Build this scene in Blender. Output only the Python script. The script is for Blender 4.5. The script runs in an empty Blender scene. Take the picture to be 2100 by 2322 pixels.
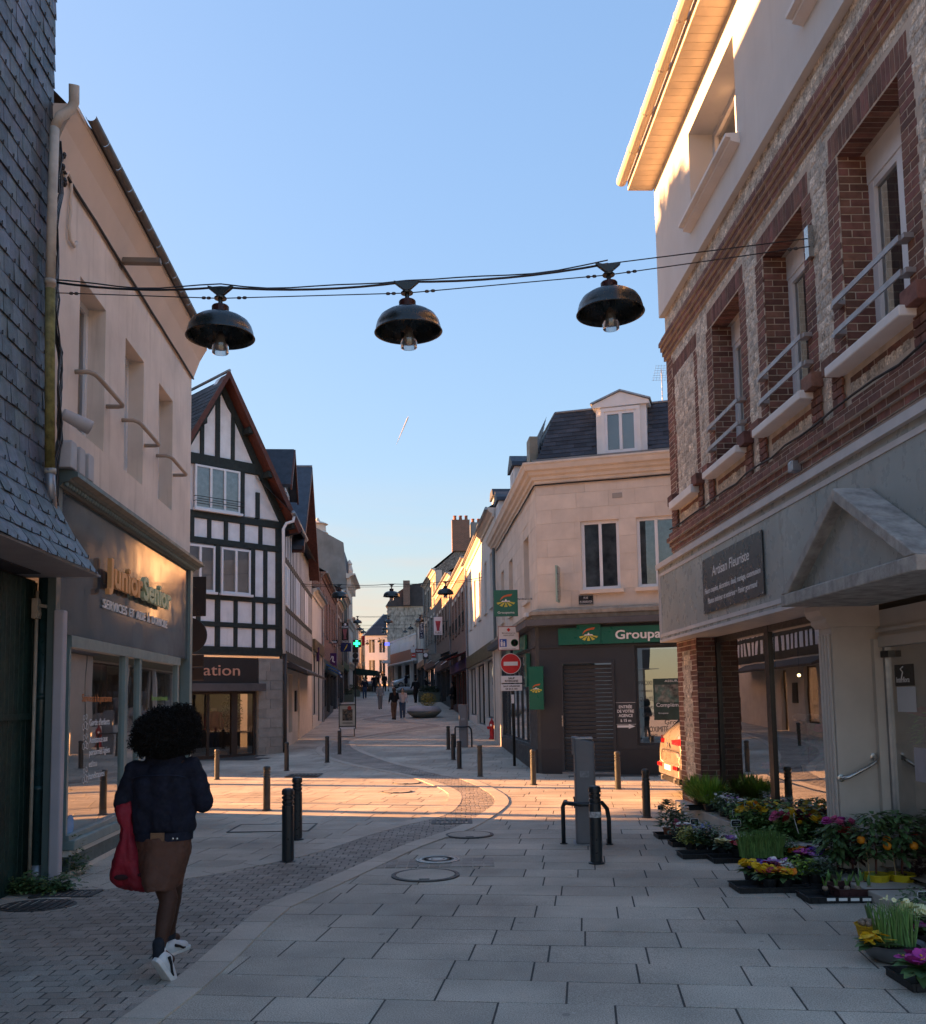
import bpy, math, random
import numpy as np
from mathutils import Vector, Matrix, noise
rnd = random.Random(7)
sc = bpy.context.scene
C = sc.collection
R = math.radians

# ---------------------------------------------------------------- camera
W_SRC, F_SRC, PPY = 2100., 2100., 1399.
PITCH, ROLL, HCAM = R(5.2), R(0.95), 1.72
_f = Vector((0, math.cos(PITCH), math.sin(PITCH)))
_r0 = Vector((1, 0, 0)); _u0 = Vector((0, -math.sin(PITCH), math.cos(PITCH)))
_r = _r0*math.cos(ROLL) - _u0*math.sin(ROLL)
_u = _u0*math.cos(ROLL) + _r0*math.sin(ROLL)
EYE = Vector((0, 0, HCAM))
cd = bpy.data.cameras.new('camera'); cam = bpy.data.objects.new('camera', cd); C.objects.link(cam)
cam.matrix_world = Matrix(((_r.x, _u.x, -_f.x, EYE.x), (_r.y, _u.y, -_f.y, EYE.y), (_r.z, _u.z, -_f.z, EYE.z), (0, 0, 0, 1)))
cd.sensor_fit = 'HORIZONTAL'; cd.sensor_width = 36; cd.lens = 36*F_SRC/W_SRC
cd.shift_y = (PPY-1161)/W_SRC
cd.clip_start = .1; cd.clip_end = 20000
sc.camera = cam
sc.render.resolution_x = 926; sc.render.resolution_y = 1024

# ---------------------------------------------------------------- sky and sun
SUN_EL, SUN_SLOPE = R(13), .30          # the sun stands low over the roofs on the left, a little ahead
sdir = Vector((-1, SUN_SLOPE, 0)).normalized()*math.cos(SUN_EL) + Vector((0, 0, math.sin(SUN_EL)))
wd = bpy.data.worlds.new('World'); sc.world = wd; wd.use_nodes = True
nt = wd.node_tree; nt.nodes.clear()
out = nt.nodes.new('ShaderNodeOutputWorld'); bg = nt.nodes.new('ShaderNodeBackground')
sky = nt.nodes.new('ShaderNodeTexSky'); sky.sky_type = 'NISHITA'; sky.sun_disc = False
sky.sun_elevation = SUN_EL; sky.sun_rotation = math.atan2(sdir.x, sdir.y)
sky.altitude = 50; sky.air_density = 1.0; sky.dust_density = 1.0; sky.ozone_density = 1.6
bg.inputs['Strength'].default_value = .15
tint = nt.nodes.new('ShaderNodeMix'); tint.data_type = 'RGBA'; tint.blend_type = 'MULTIPLY'; tint.inputs[0].default_value = 1
tint.inputs[7].default_value = (1.05, .955, .92, 1); nt.links.new(sky.outputs[0], tint.inputs[6])
bw = nt.nodes.new('ShaderNodeRGBToBW'); nt.links.new(tint.outputs[2], bw.inputs[0])      # soften the glare of the low sky
m1 = nt.nodes.new('ShaderNodeMath'); m1.operation = 'MULTIPLY_ADD'; m1.inputs[1].default_value = .95; m1.inputs[2].default_value = 1; nt.links.new(bw.outputs[0], m1.inputs[0])
m2 = nt.nodes.new('ShaderNodeVectorMath'); m2.operation = 'SCALE'; m3 = nt.nodes.new('ShaderNodeMath'); m3.operation = 'DIVIDE'; m3.inputs[0].default_value = 1.02; nt.links.new(m1.outputs[0], m3.inputs[1])
nt.links.new(tint.outputs[2], m2.inputs[0]); nt.links.new(m3.outputs[0], m2.inputs['Scale']); hsv = nt.nodes.new('ShaderNodeHueSaturation'); hsv.inputs['Saturation'].default_value = 1.12; nt.links.new(m2.outputs[0], hsv.inputs['Color'])
# thin veils of cloud low round the whole horizon
tcw = nt.nodes.new('ShaderNodeTexCoord'); sepw = nt.nodes.new('ShaderNodeSeparateXYZ'); nt.links.new(tcw.outputs['Generated'], sepw.inputs[0])
mpw = nt.nodes.new('ShaderNodeMapping'); mpw.inputs['Scale'].default_value = (2.2, 2.2, 16); nt.links.new(tcw.outputs['Generated'], mpw.inputs[0])
nzw = nt.nodes.new('ShaderNodeTexNoise'); nzw.inputs['Scale'].default_value = 1.6; nzw.inputs['Detail'].default_value = 6; nzw.inputs['Roughness'].default_value = .55; nt.links.new(mpw.outputs[0], nzw.inputs['Vector'])
def mr(x, a, b, c, d):
    q = nt.nodes.new('ShaderNodeMapRange'); q.interpolation_type = 'SMOOTHSTEP'; nt.links.new(x, q.inputs[0])
    for i, k in enumerate((a, b, c, d)): q.inputs[i+1].default_value = k
    return q.outputs[0]
el = mr(sepw.outputs[2], .05, .26, 1, 0); cn = mr(nzw.outputs['Fac'], .40, .66, .25, 1); mm = nt.nodes.new('ShaderNodeMath'); mm.operation = 'MULTIPLY'; nt.links.new(el, mm.inputs[0]); nt.links.new(cn, mm.inputs[1])
m4 = nt.nodes.new('ShaderNodeMath'); m4.operation = 'MULTIPLY'; m4.inputs[1].default_value = .8; nt.links.new(mm.outputs[0], m4.inputs[0])
cmix = nt.nodes.new('ShaderNodeMix'); cmix.data_type = 'RGBA'; cmix.inputs[7].default_value = (.95, .74, .61, 1); nt.links.new(m4.outputs[0], cmix.inputs[0]); nt.links.new(hsv.outputs[0], cmix.inputs[6]); nt.links.new(cmix.outputs[2], bg.inputs['Color']); nt.links.new(bg.outputs[0], out.inputs['Surface'])
sl = bpy.data.lights.new('sun', 'SUN'); sun = bpy.data.objects.new('sun', sl); C.objects.link(sun)
sl.energy = 5.0; sl.angle = R(.5); sl.color = (1, .47, .18)
sun.rotation_euler = (-sdir).to_track_quat('-Z', 'Y').to_euler()
vs = sc.view_settings
vs.view_transform = 'Standard'; vs.look = 'None'; vs.gamma = 1; vs.use_curve_mapping = False; vs.exposure = 2.72

# ---------------------------------------------------------------- helpers
def gz(y):                                # the street is level as far as the crossing, then climbs
    return 0. if y < 22 else .031*(y-22) if y < 50 else .868+.045*(y-50)
def ray(x, y): return _f + _r*((x-1050)/F_SRC) - _u*((y-PPY)/F_SRC)
def GP(x, y):                             # ground point under a place in the photograph
    d = ray(x, y); lo, hi = .5, 400.
    for _ in range(50):
        m = (lo+hi)/2; p = EYE+d*m
        if p.z > gz(p.y): lo = m
        else: hi = m
    return EYE+d*lo
def AT(x, y, Y): d = ray(x, y); return EYE+d*(Y/d.y)
class Fr:                                 # frame of a facade: u along it, v up, w out of it
    def __init__(s, o, u):
        s.o = Vector((o[0], o[1], o[2] if len(o) > 2 else 0)); s.u = Vector((u[0], u[1], 0)).normalized()
        s.v = Vector((0, 0, 1)); s.w = s.u.cross(s.v)
    def P(s, a, b, c=0): return s.o+s.u*a+s.v*b+s.w*c
    def uv(s, x, y, w=0):
        d = ray(x, y); t = (s.o+s.w*w-EYE).dot(s.w)/d.dot(s.w); q = EYE+d*t-s.o
        return q.dot(s.u), q.z
    def at(s, a, b, c=0, du=None):        # a frame shifted along this one
        n = Fr(s.P(a, b, c), s.u if du is None else du); return n
WORLDF = Fr((0, 0, 0), (1, 0))            # u=x, v=z, w=-y
WL = {}
def link(o, parent=None):
    C.objects.link(o)
    if parent: o.parent = parent
    return o
def tag(o, label=None, cat=None, group=None, kind=None):
    for k, val in (('label', label), ('category', cat), ('group', group), ('kind', kind)):
        if val: o[k] = val
    return o
def T(name, label, cat, loc=(0, 0, 0), group=None):
    o = bpy.data.objects.new(name, None); o.empty_display_size = .2; link(o); o.location = loc
    WL[o] = Vector(loc); return tag(o, label, cat, group)
class MB:
    def __init__(s): s.v = []; s.f = []
    def add(s, vs, fs):
        n = len(s.v); s.v += [Vector(p) for p in vs]; s.f += [tuple(i+n for i in f) for f in fs]; return s
    def poly(s, *pts): return s.add(pts, [tuple(range(len(pts)))])
    def box(s, fr, u0, u1, v0, v1, w0, w1):
        P = fr.P
        return s.add([P(u0, v0, w0), P(u1, v0, w0), P(u1, v1, w0), P(u0, v1, w0), P(u0, v0, w1), P(u1, v0, w1), P(u1, v1, w1), P(u0, v1, w1)],
                     [(0, 3, 2, 1), (4, 5, 6, 7), (0, 1, 5, 4), (1, 2, 6, 5), (2, 3, 7, 6), (3, 0, 4, 7)])
    def prism(s, fr, poly, w0, w1):
        n = len(poly); a = [fr.P(p[0], p[1], w0) for p in poly]; b = [fr.P(p[0], p[1], w1) for p in poly]
        return s.add(a+b, [tuple(range(n))[::-1], tuple(range(n, 2*n))]+[(i, (i+1) % n, n+(i+1) % n, n+i) for i in range(n)])
    def bar(s, a, b, w, h, up=(0, 0, 1)):   # a square beam from a to b
        a, b = Vector(a), Vector(b); d = (b-a).normalized(); up = Vector(up)
        x = d.cross(up)
        if x.length < 1e-4: x = d.cross(Vector((1, 0, 0)))
        x.normalize(); y = x.cross(d)
        q = [(-1, -1), (1, -1), (1, 1), (-1, 1)]
        return s.add([p+x*(i*w/2)+y*(j*h/2) for p in (a, b) for i, j in q],
                     [(0, 1, 2, 3), (7, 6, 5, 4)]+[(i, i+4, (i+1) % 4+4, (i+1) % 4) for i in range(4)])
    def tube(s, pts, r, n=8, caps=True):
        pts = [Vector(p) for p in pts]; m = len(pts); rs = r if isinstance(r, (list, tuple)) else [r]*m
        x = None; vs = []
        for i, p in enumerate(pts):
            t = (pts[min(i+1, m-1)]-pts[max(i-1, 0)]).normalized()
            if x is None: x = t.orthogonal().normalized()
            x = (x-t*x.dot(t)).normalized(); y = t.cross(x)
            vs += [p+(x*math.cos(2*math.pi*k/n)+y*math.sin(2*math.pi*k/n))*rs[i] for k in range(n)]
        fs = [(i*n+k, i*n+(k+1) % n, (i+1)*n+(k+1) % n, (i+1)*n+k) for i in range(m-1) for k in range(n)]
        if caps: fs += [tuple(range(n))[::-1], tuple(range((m-1)*n, m*n))]
        return s.add(vs, fs)
    def lathe(s, c, prof, n=20, ax=(0, 0, 1), sx=1, sy=1):
        c = Vector(c); ax = Vector(ax).normalized(); x = ax.orthogonal().normalized() if abs(ax.z) < .99 else Vector((1, 0, 0)); y = ax.cross(x)
        vs = [c+ax*z+(x*(math.cos(2*math.pi*k/n)*sx)+y*(math.sin(2*math.pi*k/n)*sy))*r for r, z in prof for k in range(n)]
        fs = [(i*n+k, i*n+(k+1) % n, (i+1)*n+(k+1) % n, (i+1)*n+k) for i in range(len(prof)-1) for k in range(n)]
        if prof[0][0] > 1e-4: fs.append(tuple(range(n))[::-1])
        if prof[-1][0] > 1e-4: fs.append(tuple(range((len(prof)-1)*n, len(prof)*n)))
        return s.add(vs, fs)
    def ball(s, c, r, n=10, m=7, sc=(1, 1, 1), rot=None):
        c = Vector(c); vs = []
        for i in range(m+1):
            a = math.pi*i/m
            for k in range(n):
                b = 2*math.pi*k/n; p = Vector((math.sin(a)*math.cos(b)*sc[0], math.sin(a)*math.sin(b)*sc[1], math.cos(a)*sc[2]))*r
                vs.append(c+(rot@p if rot else p))
        return s.add(vs, [(i*n+k, (i+1)*n+k, (i+1)*n+(k+1) % n, i*n+(k+1) % n) for i in range(m) for k in range(n)])
    def wall(s, fr, u0, u1, v0, v1, holes=(), depth=.2, w=0):   # a wall with reveals round its openings
        us = sorted({u0, u1}|{min(max(x, u0), u1) for h in holes for x in h[:2]}); vv = sorted({v0, v1}|{min(max(x, v0), v1) for h in holes for x in h[2:4]})
        for a, b in zip(us, us[1:]):
            for c, d in zip(vv, vv[1:]):
                m, n = (a+b)/2, (c+d)/2
                if any(h[0] < m < h[1] and h[2] < n < h[3] for h in holes): continue
                s.poly(fr.P(a, c, w), fr.P(b, c, w), fr.P(b, d, w), fr.P(a, d, w))
        for h in holes:
            q = [(h[0], h[2]), (h[1], h[2]), (h[1], h[3]), (h[0], h[3])]
            for i in range(4):
                a, b = q[i], q[(i+1) % 4]
                s.poly(fr.P(*a, w), fr.P(*a, w-depth), fr.P(*b, w-depth), fr.P(*b, w))
        return s
    def obj(s, name, m, parent=None, smooth=False, bevel=0, kind=None, label=None):
        base = WL.get(parent, Vector((0, 0, 0))) if parent else Vector((0, 0, 0))
        me = bpy.data.meshes.new(name); me.from_pydata([p-base for p in s.v], [], s.f); me.update()
        if m: me.materials.append(m)
        if smooth: me.shade_smooth()
        o = bpy.data.objects.new(name, me); link(o, parent); WL[o] = base
        if bevel:
            b = o.modifiers.new('bevel', 'BEVEL'); b.width = bevel; b.segments = 2; b.limit_method = 'ANGLE'; b.angle_limit = R(40)
        if kind: o['kind'] = kind
        if label: o['label'] = label
        return o
def B(name, m, parent, fr, u0, u1, v0, v1, w0, w1, bevel=0, **k): return MB().box(fr, u0, u1, v0, v1, w0, w1).obj(name, m, parent, bevel=bevel, **k)
def pieces(name, items, m, parent, limit=300, bevel=0):
    """items: (verts, faces) in world space; the largest in view become objects, the rest one joined part"""
    def score(it):
        vs = it[0]; c = sum(vs, Vector())/len(vs); d = max((c-EYE).length, .5)
        return -max((vs[0]-p).length for p in vs)/d if c.y > .3 else 1
    items = sorted(items, key=score)
    for vs, fs in items[:limit]: MB().add(vs, fs).obj(name, m, parent, bevel=bevel)
    if items[limit:]:
        mb = MB()
        for vs, fs in items[limit:]: mb.add(vs, fs)
        mb.obj(name+'_field', m, parent, kind='stuff')
def copy_tree(o, parent=None, loc=None, rz=None):
    c = o.copy(); C.objects.link(c); c.parent = parent
    if loc is not None: c.location = loc
    if rz is not None: c.rotation_euler = (0, 0, rz)
    for ch in o.children: copy_tree(ch, c)
    return c
# ---- text: the built-in font turned into meshes
_tx = {}
def textdata(body, depth, off=0):
    if (body, depth, off) in _tx: return _tx[(body, depth, off)]
    cu = bpy.data.curves.new('text', 'FONT'); cu.body = body; cu.size = 1; cu.extrude = depth; cu.resolution_u = 3; cu.offset = off
    ob = bpy.data.objects.new('text', cu); me = bpy.data.meshes.new_from_object(ob)
    vs = [tuple(p.co) for p in me.vertices]; fs = [tuple(p.vertices) for p in me.polygons]
    bpy.data.objects.remove(ob); bpy.data.curves.remove(cu); bpy.data.meshes.remove(me)
    _tx[(body, depth, off)] = (vs, fs); return vs, fs
def text(body, name, m, parent, fr, u, v, w, h=None, width=None, depth=.003, al='L', shear=0., rot=0., bold=0):
    """h: height of a capital, width: length of the line; (u, v) is the start of the base line"""
    vs, fs = textdata(body, 1.0, round(min(.03, bold/((h or .1)/.7)), 3) if bold else 0)
    x0 = min(p[0] for p in vs); x1 = max(p[0] for p in vs)
    sy = (h or .1)/.70; sx = (width/(x1-x0)) if width else sy
    L = (x1-x0)*sx; du = {'L': 0, 'C': -L/2, 'R': -L}[al]
    mb = MB(); cr, sr = math.cos(rot), math.sin(rot)
    for dx in (0,):
        pts = []
        for p in vs:
            a = (p[0]-x0)*sx+du+dx+shear*p[1]*sy; b = p[1]*sy
            pts.append(fr.P(u+a*cr-b*sr, v+a*sr+b*cr, w+p[2]*depth*(1 if dx <= 0 else .93)))
        mb.add(pts, fs)
    return mb.obj(name, m, parent)
# ---------------------------------------------------------------- materials
MT = {}
def nodes(name):
    m = bpy.data.materials.new(name); m.use_nodes = True; t = m.node_tree; t.nodes.clear()
    o = t.nodes.new('ShaderNodeOutputMaterial'); return m, t, o
def PM(name, col, rough=.7, metal=0., var=.18, scale=2.5, bump=.0, bscale=80., rand=0., hue=0., spec=.35, coat=0., streak=0., col2=None, speck=0., speck_scale=300., streak_col=(.05, .05, .045), sheen=0., bdist=.01, gum=0.):
    if name in MT: return MT[name]
    m, t, o = nodes(name); N = t.nodes.new; L = t.links.new
    p = N('ShaderNodeBsdfPrincipled'); L(p.outputs[0], o.inputs[0])
    geo = N('ShaderNodeNewGeometry'); pos = geo.outputs['Position']
    def noise_(scale, detail=4., vec=pos, rgh=.6):
        n = N('ShaderNodeTexNoise'); n.inputs['Scale'].default_value = scale; n.inputs['Detail'].default_value = detail; n.inputs['Roughness'].default_value = rgh
        L(vec, n.inputs['Vector']); return n.outputs['Fac']
    def mrange(x, a, b, c, d):
        n = N('ShaderNodeMapRange'); L(x, n.inputs[0])
        for i, q in enumerate((a, b, c, d)): n.inputs[i+1].default_value = q
        return n.outputs[0]
    def mix(f, a, b, mode='MIX'):
        n = N('ShaderNodeMix'); n.data_type = 'RGBA'; n.blend_type = mode
        for s_, q in ((0, f), (6, a), (7, b)):
            if isinstance(q, (int, float)): n.inputs[s_].default_value = q
            elif isinstance(q, tuple): n.inputs[s_].default_value = (*q, 1) if len(q) == 3 else q
            else: L(q, n.inputs[s_])
        return n.outputs[2]
    c = tuple(col)
    if col2: c = mix(mrange(noise_(scale*.7), .42, .6, 0, 1), c, tuple(col2))
    k = mrange(noise_(scale), .3, .7, 1-var, 1+var)
    def gray(x):
        n = N('ShaderNodeCombineColor'); L(x, n.inputs[0]); L(x, n.inputs[1]); L(x, n.inputs[2]); return n.outputs[0]
    c = mix(1., c, gray(k), 'MULTIPLY')
    if rand or hue:
        oi = N('ShaderNodeObjectInfo'); a = N('ShaderNodeMath'); a.operation = 'ADD'; L(oi.outputs['Random'], a.inputs[0]); L(geo.outputs['Random Per Island'], a.inputs[1])
        fr_ = N('ShaderNodeMath'); fr_.operation = 'FRACT'; L(a.outputs[0], fr_.inputs[0])
        c = mix(1., c, gray(mrange(fr_.outputs[0], 0, 1, 1-rand, 1+rand)), 'MULTIPLY')
        if hue:
            mu = N('ShaderNodeMath'); mu.operation = 'MULTIPLY'; mu.inputs[1].default_value = 7.31; L(fr_.outputs[0], mu.inputs[0])
            f2 = N('ShaderNodeMath'); f2.operation = 'FRACT'; L(mu.outputs[0], f2.inputs[0])
            hs = N('ShaderNodeHueSaturation'); L(mrange(f2.outputs[0], 0, 1, .5-hue, .5+hue), hs.inputs['Hue']); L(c, hs.inputs['Color']); c = hs.outputs[0]
    if speck:
        c = mix(1., c, gray(mrange(noise_(speck_scale, 2.), .3, .7, 1-speck, 1+speck)), 'MULTIPLY')
    if gum:                                # trodden chewing gum and drips
        vo = N('ShaderNodeTexVoronoi'); vo.inputs['Scale'].default_value = 2.1; L(pos, vo.inputs['Vector']); c = mix(mrange(vo.outputs['Distance'], .045, .06, gum, 0), c, (.16, .145, .13))
        vo = N('ShaderNodeTexVoronoi'); vo.inputs['Scale'].default_value = 3.7; L(pos, vo.inputs['Vector']); c = mix(mrange(vo.outputs['Distance'], .05, .065, gum*.6, 0), c, (.6, .56, .5))
        c = mix(mrange(noise_(.33, 5.), .5, .72, 0, .5), c, (.24, .205, .17))
    if streak:
        mp = N('ShaderNodeMapping'); mp.inputs['Scale'].default_value = (5, 5, .35); L(pos, mp.inputs[0])
        s1 = noise_(1.6, 5., mp.outputs[0]); c = mix(mrange(s1, .55, .8, 0, streak), c, tuple(streak_col))
    if isinstance(c, tuple): p.inputs['Base Color'].default_value = (*c, 1)
    else: L(c, p.inputs['Base Color'])
    rr = mrange(noise_(scale*3), .3, .7, max(rough-.1, .02), min(rough+.1, 1)); L(rr, p.inputs['Roughness'])
    p.inputs['Metallic'].default_value = metal; p.inputs['Specular IOR Level'].default_value = spec
    p.inputs['Coat Weight'].default_value = coat; p.inputs['Sheen Weight'].default_value = sheen
    if bump:
        b = N('ShaderNodeBump'); b.inputs['Strength'].default_value = bump; b.inputs['Distance'].default_value = bdist
        L(noise_(bscale, 4.), b.inputs['Height']); L(b.outputs[0], p.inputs['Normal'])
    MT[name] = m; return m
def GLASS(name, tint=(.8, .85, .85), ior=1.5, rough=.0, extra=.0, wave=0.):
    if name in MT: return MT[name]
    m, t, o = nodes(name); N = t.nodes.new; L = t.links.new
    tr = N('ShaderNodeBsdfTransparent'); tr.inputs[0].default_value = (*tint, 1)
    gl = N('ShaderNodeBsdfGlossy'); gl.inputs['Roughness'].default_value = rough; gl.inputs['Color'].default_value = (1, 1, 1, 1)
    fr = N('ShaderNodeFresnel'); fr.inputs[0].default_value = ior
    ad = N('ShaderNodeMath'); ad.operation = 'ADD'; ad.use_clamp = True; ad.inputs[1].default_value = extra; L(fr.outputs[0], ad.inputs[0])
    mx = N('ShaderNodeMixShader'); L(ad.outputs[0], mx.inputs[0]); L(tr.outputs[0], mx.inputs[1]); L(gl.outputs[0], mx.inputs[2]); L(mx.outputs[0], o.inputs[0])
    if wave:
        n = N('ShaderNodeTexNoise'); n.inputs['Scale'].default_value = 1.3; n.inputs['Detail'].default_value = 1; g = N('ShaderNodeNewGeometry'); L(g.outputs['Position'], n.inputs['Vector'])
        b = N('ShaderNodeBump'); b.inputs['Strength'].default_value = wave; b.inputs['Distance'].default_value = .05; L(n.outputs[0], b.inputs['Height']); L(b.outputs[0], gl.inputs['Normal']); L(b.outputs[0], fr.inputs['Normal'])
    MT[name] = m; return m
def EM(name, col, strength):
    if name in MT: return MT[name]
    m, t, o = nodes(name); e = t.nodes.new('ShaderNodeEmission'); e.inputs[0].default_value = (*col, 1); e.inputs[1].default_value = strength
    t.links.new(e.outputs[0], o.inputs[0]); MT[name] = m; return m
granite = PM('granite_slab', (.47, .415, .34), .75, var=.22, scale=.7, bump=.25, bscale=220, rand=.11, speck=.45, speck_scale=120, bdist=.004, col2=(.38, .33, .27), gum=.5)
sett = PM('granite_sett', (.34, .295, .25), .75, var=.15, scale=1.2, bump=.3, bscale=150, rand=.16, speck=.35, speck_scale=130, bdist=.005, col2=(.26, .225, .19), gum=.4)
kerbm = PM('granite_edging', (.46, .40, .33), .75, var=.14, scale=1.2, bump=.25, bscale=200, rand=.08, speck=.3, speck_scale=180, bdist=.004)
jointm = PM('joint_grit', (.075, .07, .065), .95, var=.3, scale=9, bump=.4, bscale=140)
iron = PM('cast_iron', (.075, .07, .068), .55, metal=.5, var=.25, scale=8, bump=.3, bscale=90)
plaster_beige = PM('beige_plaster', (.66, .58, .50), .85, var=.12, scale=1.4, bump=.12, bscale=160, streak=.5, streak_col=(.3, .24, .19))
white_pvc = PM('white_window_frame', (.72, .72, .73), .4, var=.04, scale=5)
white_paint = PM('white_paint', (.72, .71, .69), .6, var=.06, scale=3)
zinc = PM('zinc', (.3, .31, .33), .45, metal=.7, var=.18, scale=4)
slate_m = PM('slate', (.085, .095, .125), .5, var=.25, scale=5, rand=.42, hue=.02, bump=.25, bscale=60, spec=.5, col2=(.07, .085, .09))
slate_roof = PM('roof_slate', (.052, .058, .072), .55, var=.22, scale=4, rand=.28, bump=.25, bscale=60, spec=.2)
brick_m = PM('red_brick', (.18, .088, .068), .85, var=.3, scale=9, rand=.34, hue=.012, bump=.35, bscale=120, streak=.3, streak_col=(.05, .04, .035))
mortar = PM('lime_mortar', (.52, .45, .37), .9, var=.18, scale=6, bump=.4, bscale=130, streak=.3, streak_col=(.08, .07, .06))
flint_m = PM('flint', (.5, .44, .36), .55, var=.3, scale=16, rand=.38, bump=.5, bscale=60, speck=.5, speck_scale=40, streak=.35, streak_col=(.08, .075, .07))
teal = PM('teal_paint', (.075, .11, .11), .4, var=.1, scale=3, spec=.5)
teal_lt = PM('pale_teal_paint', (.18, .25, .25), .4, var=.1, scale=3, spec=.5)
dkgreen = PM('dark_green_planks', (.011, .034, .028), .5, var=.3, scale=6, rand=.25, bump=.2, bscale=40, streak=.25, streak_col=(.05, .06, .055))
anthracite = PM('anthracite_panel', (.036, .042, .05), .45, var=.1, scale=2)
black_m = PM('black_paint', (.008, .009, .011), .38, var=.2, scale=6, spec=.5)
bollard_m = PM('dark_bollard_paint', (.012, .017, .022), .35, var=.25, scale=8, spec=.55)
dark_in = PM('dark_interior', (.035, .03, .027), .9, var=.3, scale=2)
warm_in = PM('warm_interior', (.22, .16, .11), .8, var=.3, scale=2)
pale_in = PM('pale_interior', (.7, .68, .64), .85, var=.15, scale=1)
curtain_m = PM('net_curtain', (.48, .48, .5), .9, var=.2, scale=7)
glass_w = GLASS('window_glass', (.6, .62, .63), 1.55, extra=.08)
glass_s = GLASS('shop_glass', (.7, .73, .73), 1.55, extra=.30, wave=.02)
timber = PM('dark_green_timber', (.022, .03, .028), .7, var=.3, scale=8, bump=.4, bscale=40)
white_infill = PM('white_infill', (.78, .78, .79), .85, var=.1, scale=3, bump=.2, bscale=60, streak=.25, streak_col=(.35, .35, .36), rand=.03)
redwood = PM('red_brown_wood', (.10, .032, .022), .6, var=.3, scale=10, bump=.2, bscale=60)
limestone = PM('limestone', (.66, .57, .48), .8, var=.09, scale=2.2, bump=.15, bscale=140, rand=.06, streak=.12, streak_col=(.25, .21, .17))
stone_g = PM('grey_stone', (.30, .275, .245), .85, var=.15, scale=4, bump=.25, bscale=110, rand=.12)
wire_m = PM('cable', (.02, .02, .022), .6, var=.1)
steel = PM('brushed_steel', (.45, .44, .42), .3, metal=.9, var=.1, scale=6)
# ================================================================ GROUND
ys = [-40, 4, 22, 30, 40, 50, 60, 75, 90, 110, 130, 150, 200, 300, 700]
mb = MB()
def gzz(y): return gz(min(y, 150))
for a, b in zip(ys, ys[1:]):
    mb.poly((-600, a, gzz(a)-.0035), (600, a, gzz(a)-.0035), (600, b, gzz(b)-.0035), (-600, b, gzz(b)-.0035))
tag(mb.obj('ground', jointm), kind='structure')
mb = MB()
yy = [58, 66, 74, 82, 90, 100, 110, 120, 130, 140, 150]
for a, b in zip(yy, yy[1:]):
    mb.poly((-30, a, gz(a)-.001), (14, a, gz(a)-.001), (14, b, gz(b)-.001), (-30, b, gz(b)-.001))
for x0, x1, y0, y1 in ((-40, 40, -45, 4.35), (14, 60, 13.5, 24), (-60, -16, 13, 27)): mb.poly((x0, y0, -.001), (x1, y0, -.001), (x1, y1, -.001), (x0, y1, -.001))  # unseen paving added behind the camera and down the side street for bounced sunlight
street = tag(mb.obj('paving', granite), kind='structure'); WL[street] = Vector()

RB_ = [(311, 2322), (397, 2258), (480, 2190), (622, 2062), (700, 2026), (869, 1949.5), (946, 1915), (1057, 1876.5), (1126, 1834), (1138, 1815), (1118.6, 1796), (1061, 1769), (976, 1750), (900, 1732), (826, 1707), (800, 1690), (815, 1676), (946, 1656)]
LB_ = [(0, 2060), (200, 2020), (420, 1990), (560, 1965), (700, 1934), (815, 1896), (915, 1869), (992, 1850), (1022, 1830), (1032, 1811), (1026, 1796), (984, 1777), (915, 1757.5), (796, 1734), (738, 1715), (723, 1700), (742, 1688), (800, 1673), (946, 1648)]
def smooth(pts, n=6):
    q = []
    for i in range(len(pts)-1):
        p0, p1, p2, p3 = pts[max(i-1, 0)], pts[i], pts[i+1], pts[min(i+2, len(pts)-1)]
        for k in range(n):
            t = k/n; q.append(.5*((2*p1)+(p2-p0)*t+(2*p0-5*p1+4*p2-p3)*t*t+(3*p1-p0-3*p2+p3)*t**3))
    return q+[pts[-1]]
tailR = [Vector(p) for p in ((-1.0, 42.2, 0), (-2.2, 45.2, 0), (-4.2, 47.6, 0), (-4.6, 50, 0), (-3.2, 53.5, 0), (-3.8, 57, 0))]
tailL = [Vector(p) for p in ((-1.9, 43.2, 0), (-3.2, 45.0, 0), (-5.0, 47.4, 0), (-5.5, 50.2, 0), (-4.2, 53.8, 0), (-4.8, 57, 0))]
rb = smooth([Vector((-1.95, 3.6, 0))]+[Vector((*GP(*p).xy, 0)) for p in RB_]+tailR)
lb = smooth([Vector((-6.5, 6.6, 0))]+[Vector((*GP(*p).xy, 0)) for p in LB_]+tailL)
band = [p.xy for p in rb]+[p.xy for p in lb[::-1]]+[Vector((-6.5, 3.6))]
BX = np.array([p[0] for p in band]); BY = np.array([p[1] for p in band]); BX2 = np.roll(BX, -1); BY2 = np.roll(BY, -1)
def inband(x, y):
    c = (BY > y) != (BY2 > y)
    with np.errstate(divide='ignore', invalid='ignore'): xx = BX+(y-BY)*(BX2-BX)/(BY2-BY)
    return bool(np.count_nonzero(c & (x < xx)) % 2)
def leftlim(y): return -4.9 if y < 15 else -16 if y < 26.5 else -6.2-.085*(y-29)
def rightlim(y): return 4.1 if y < 14.2 else 14 if y < 20.6 else 2.3-.06*(y-22)
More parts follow.
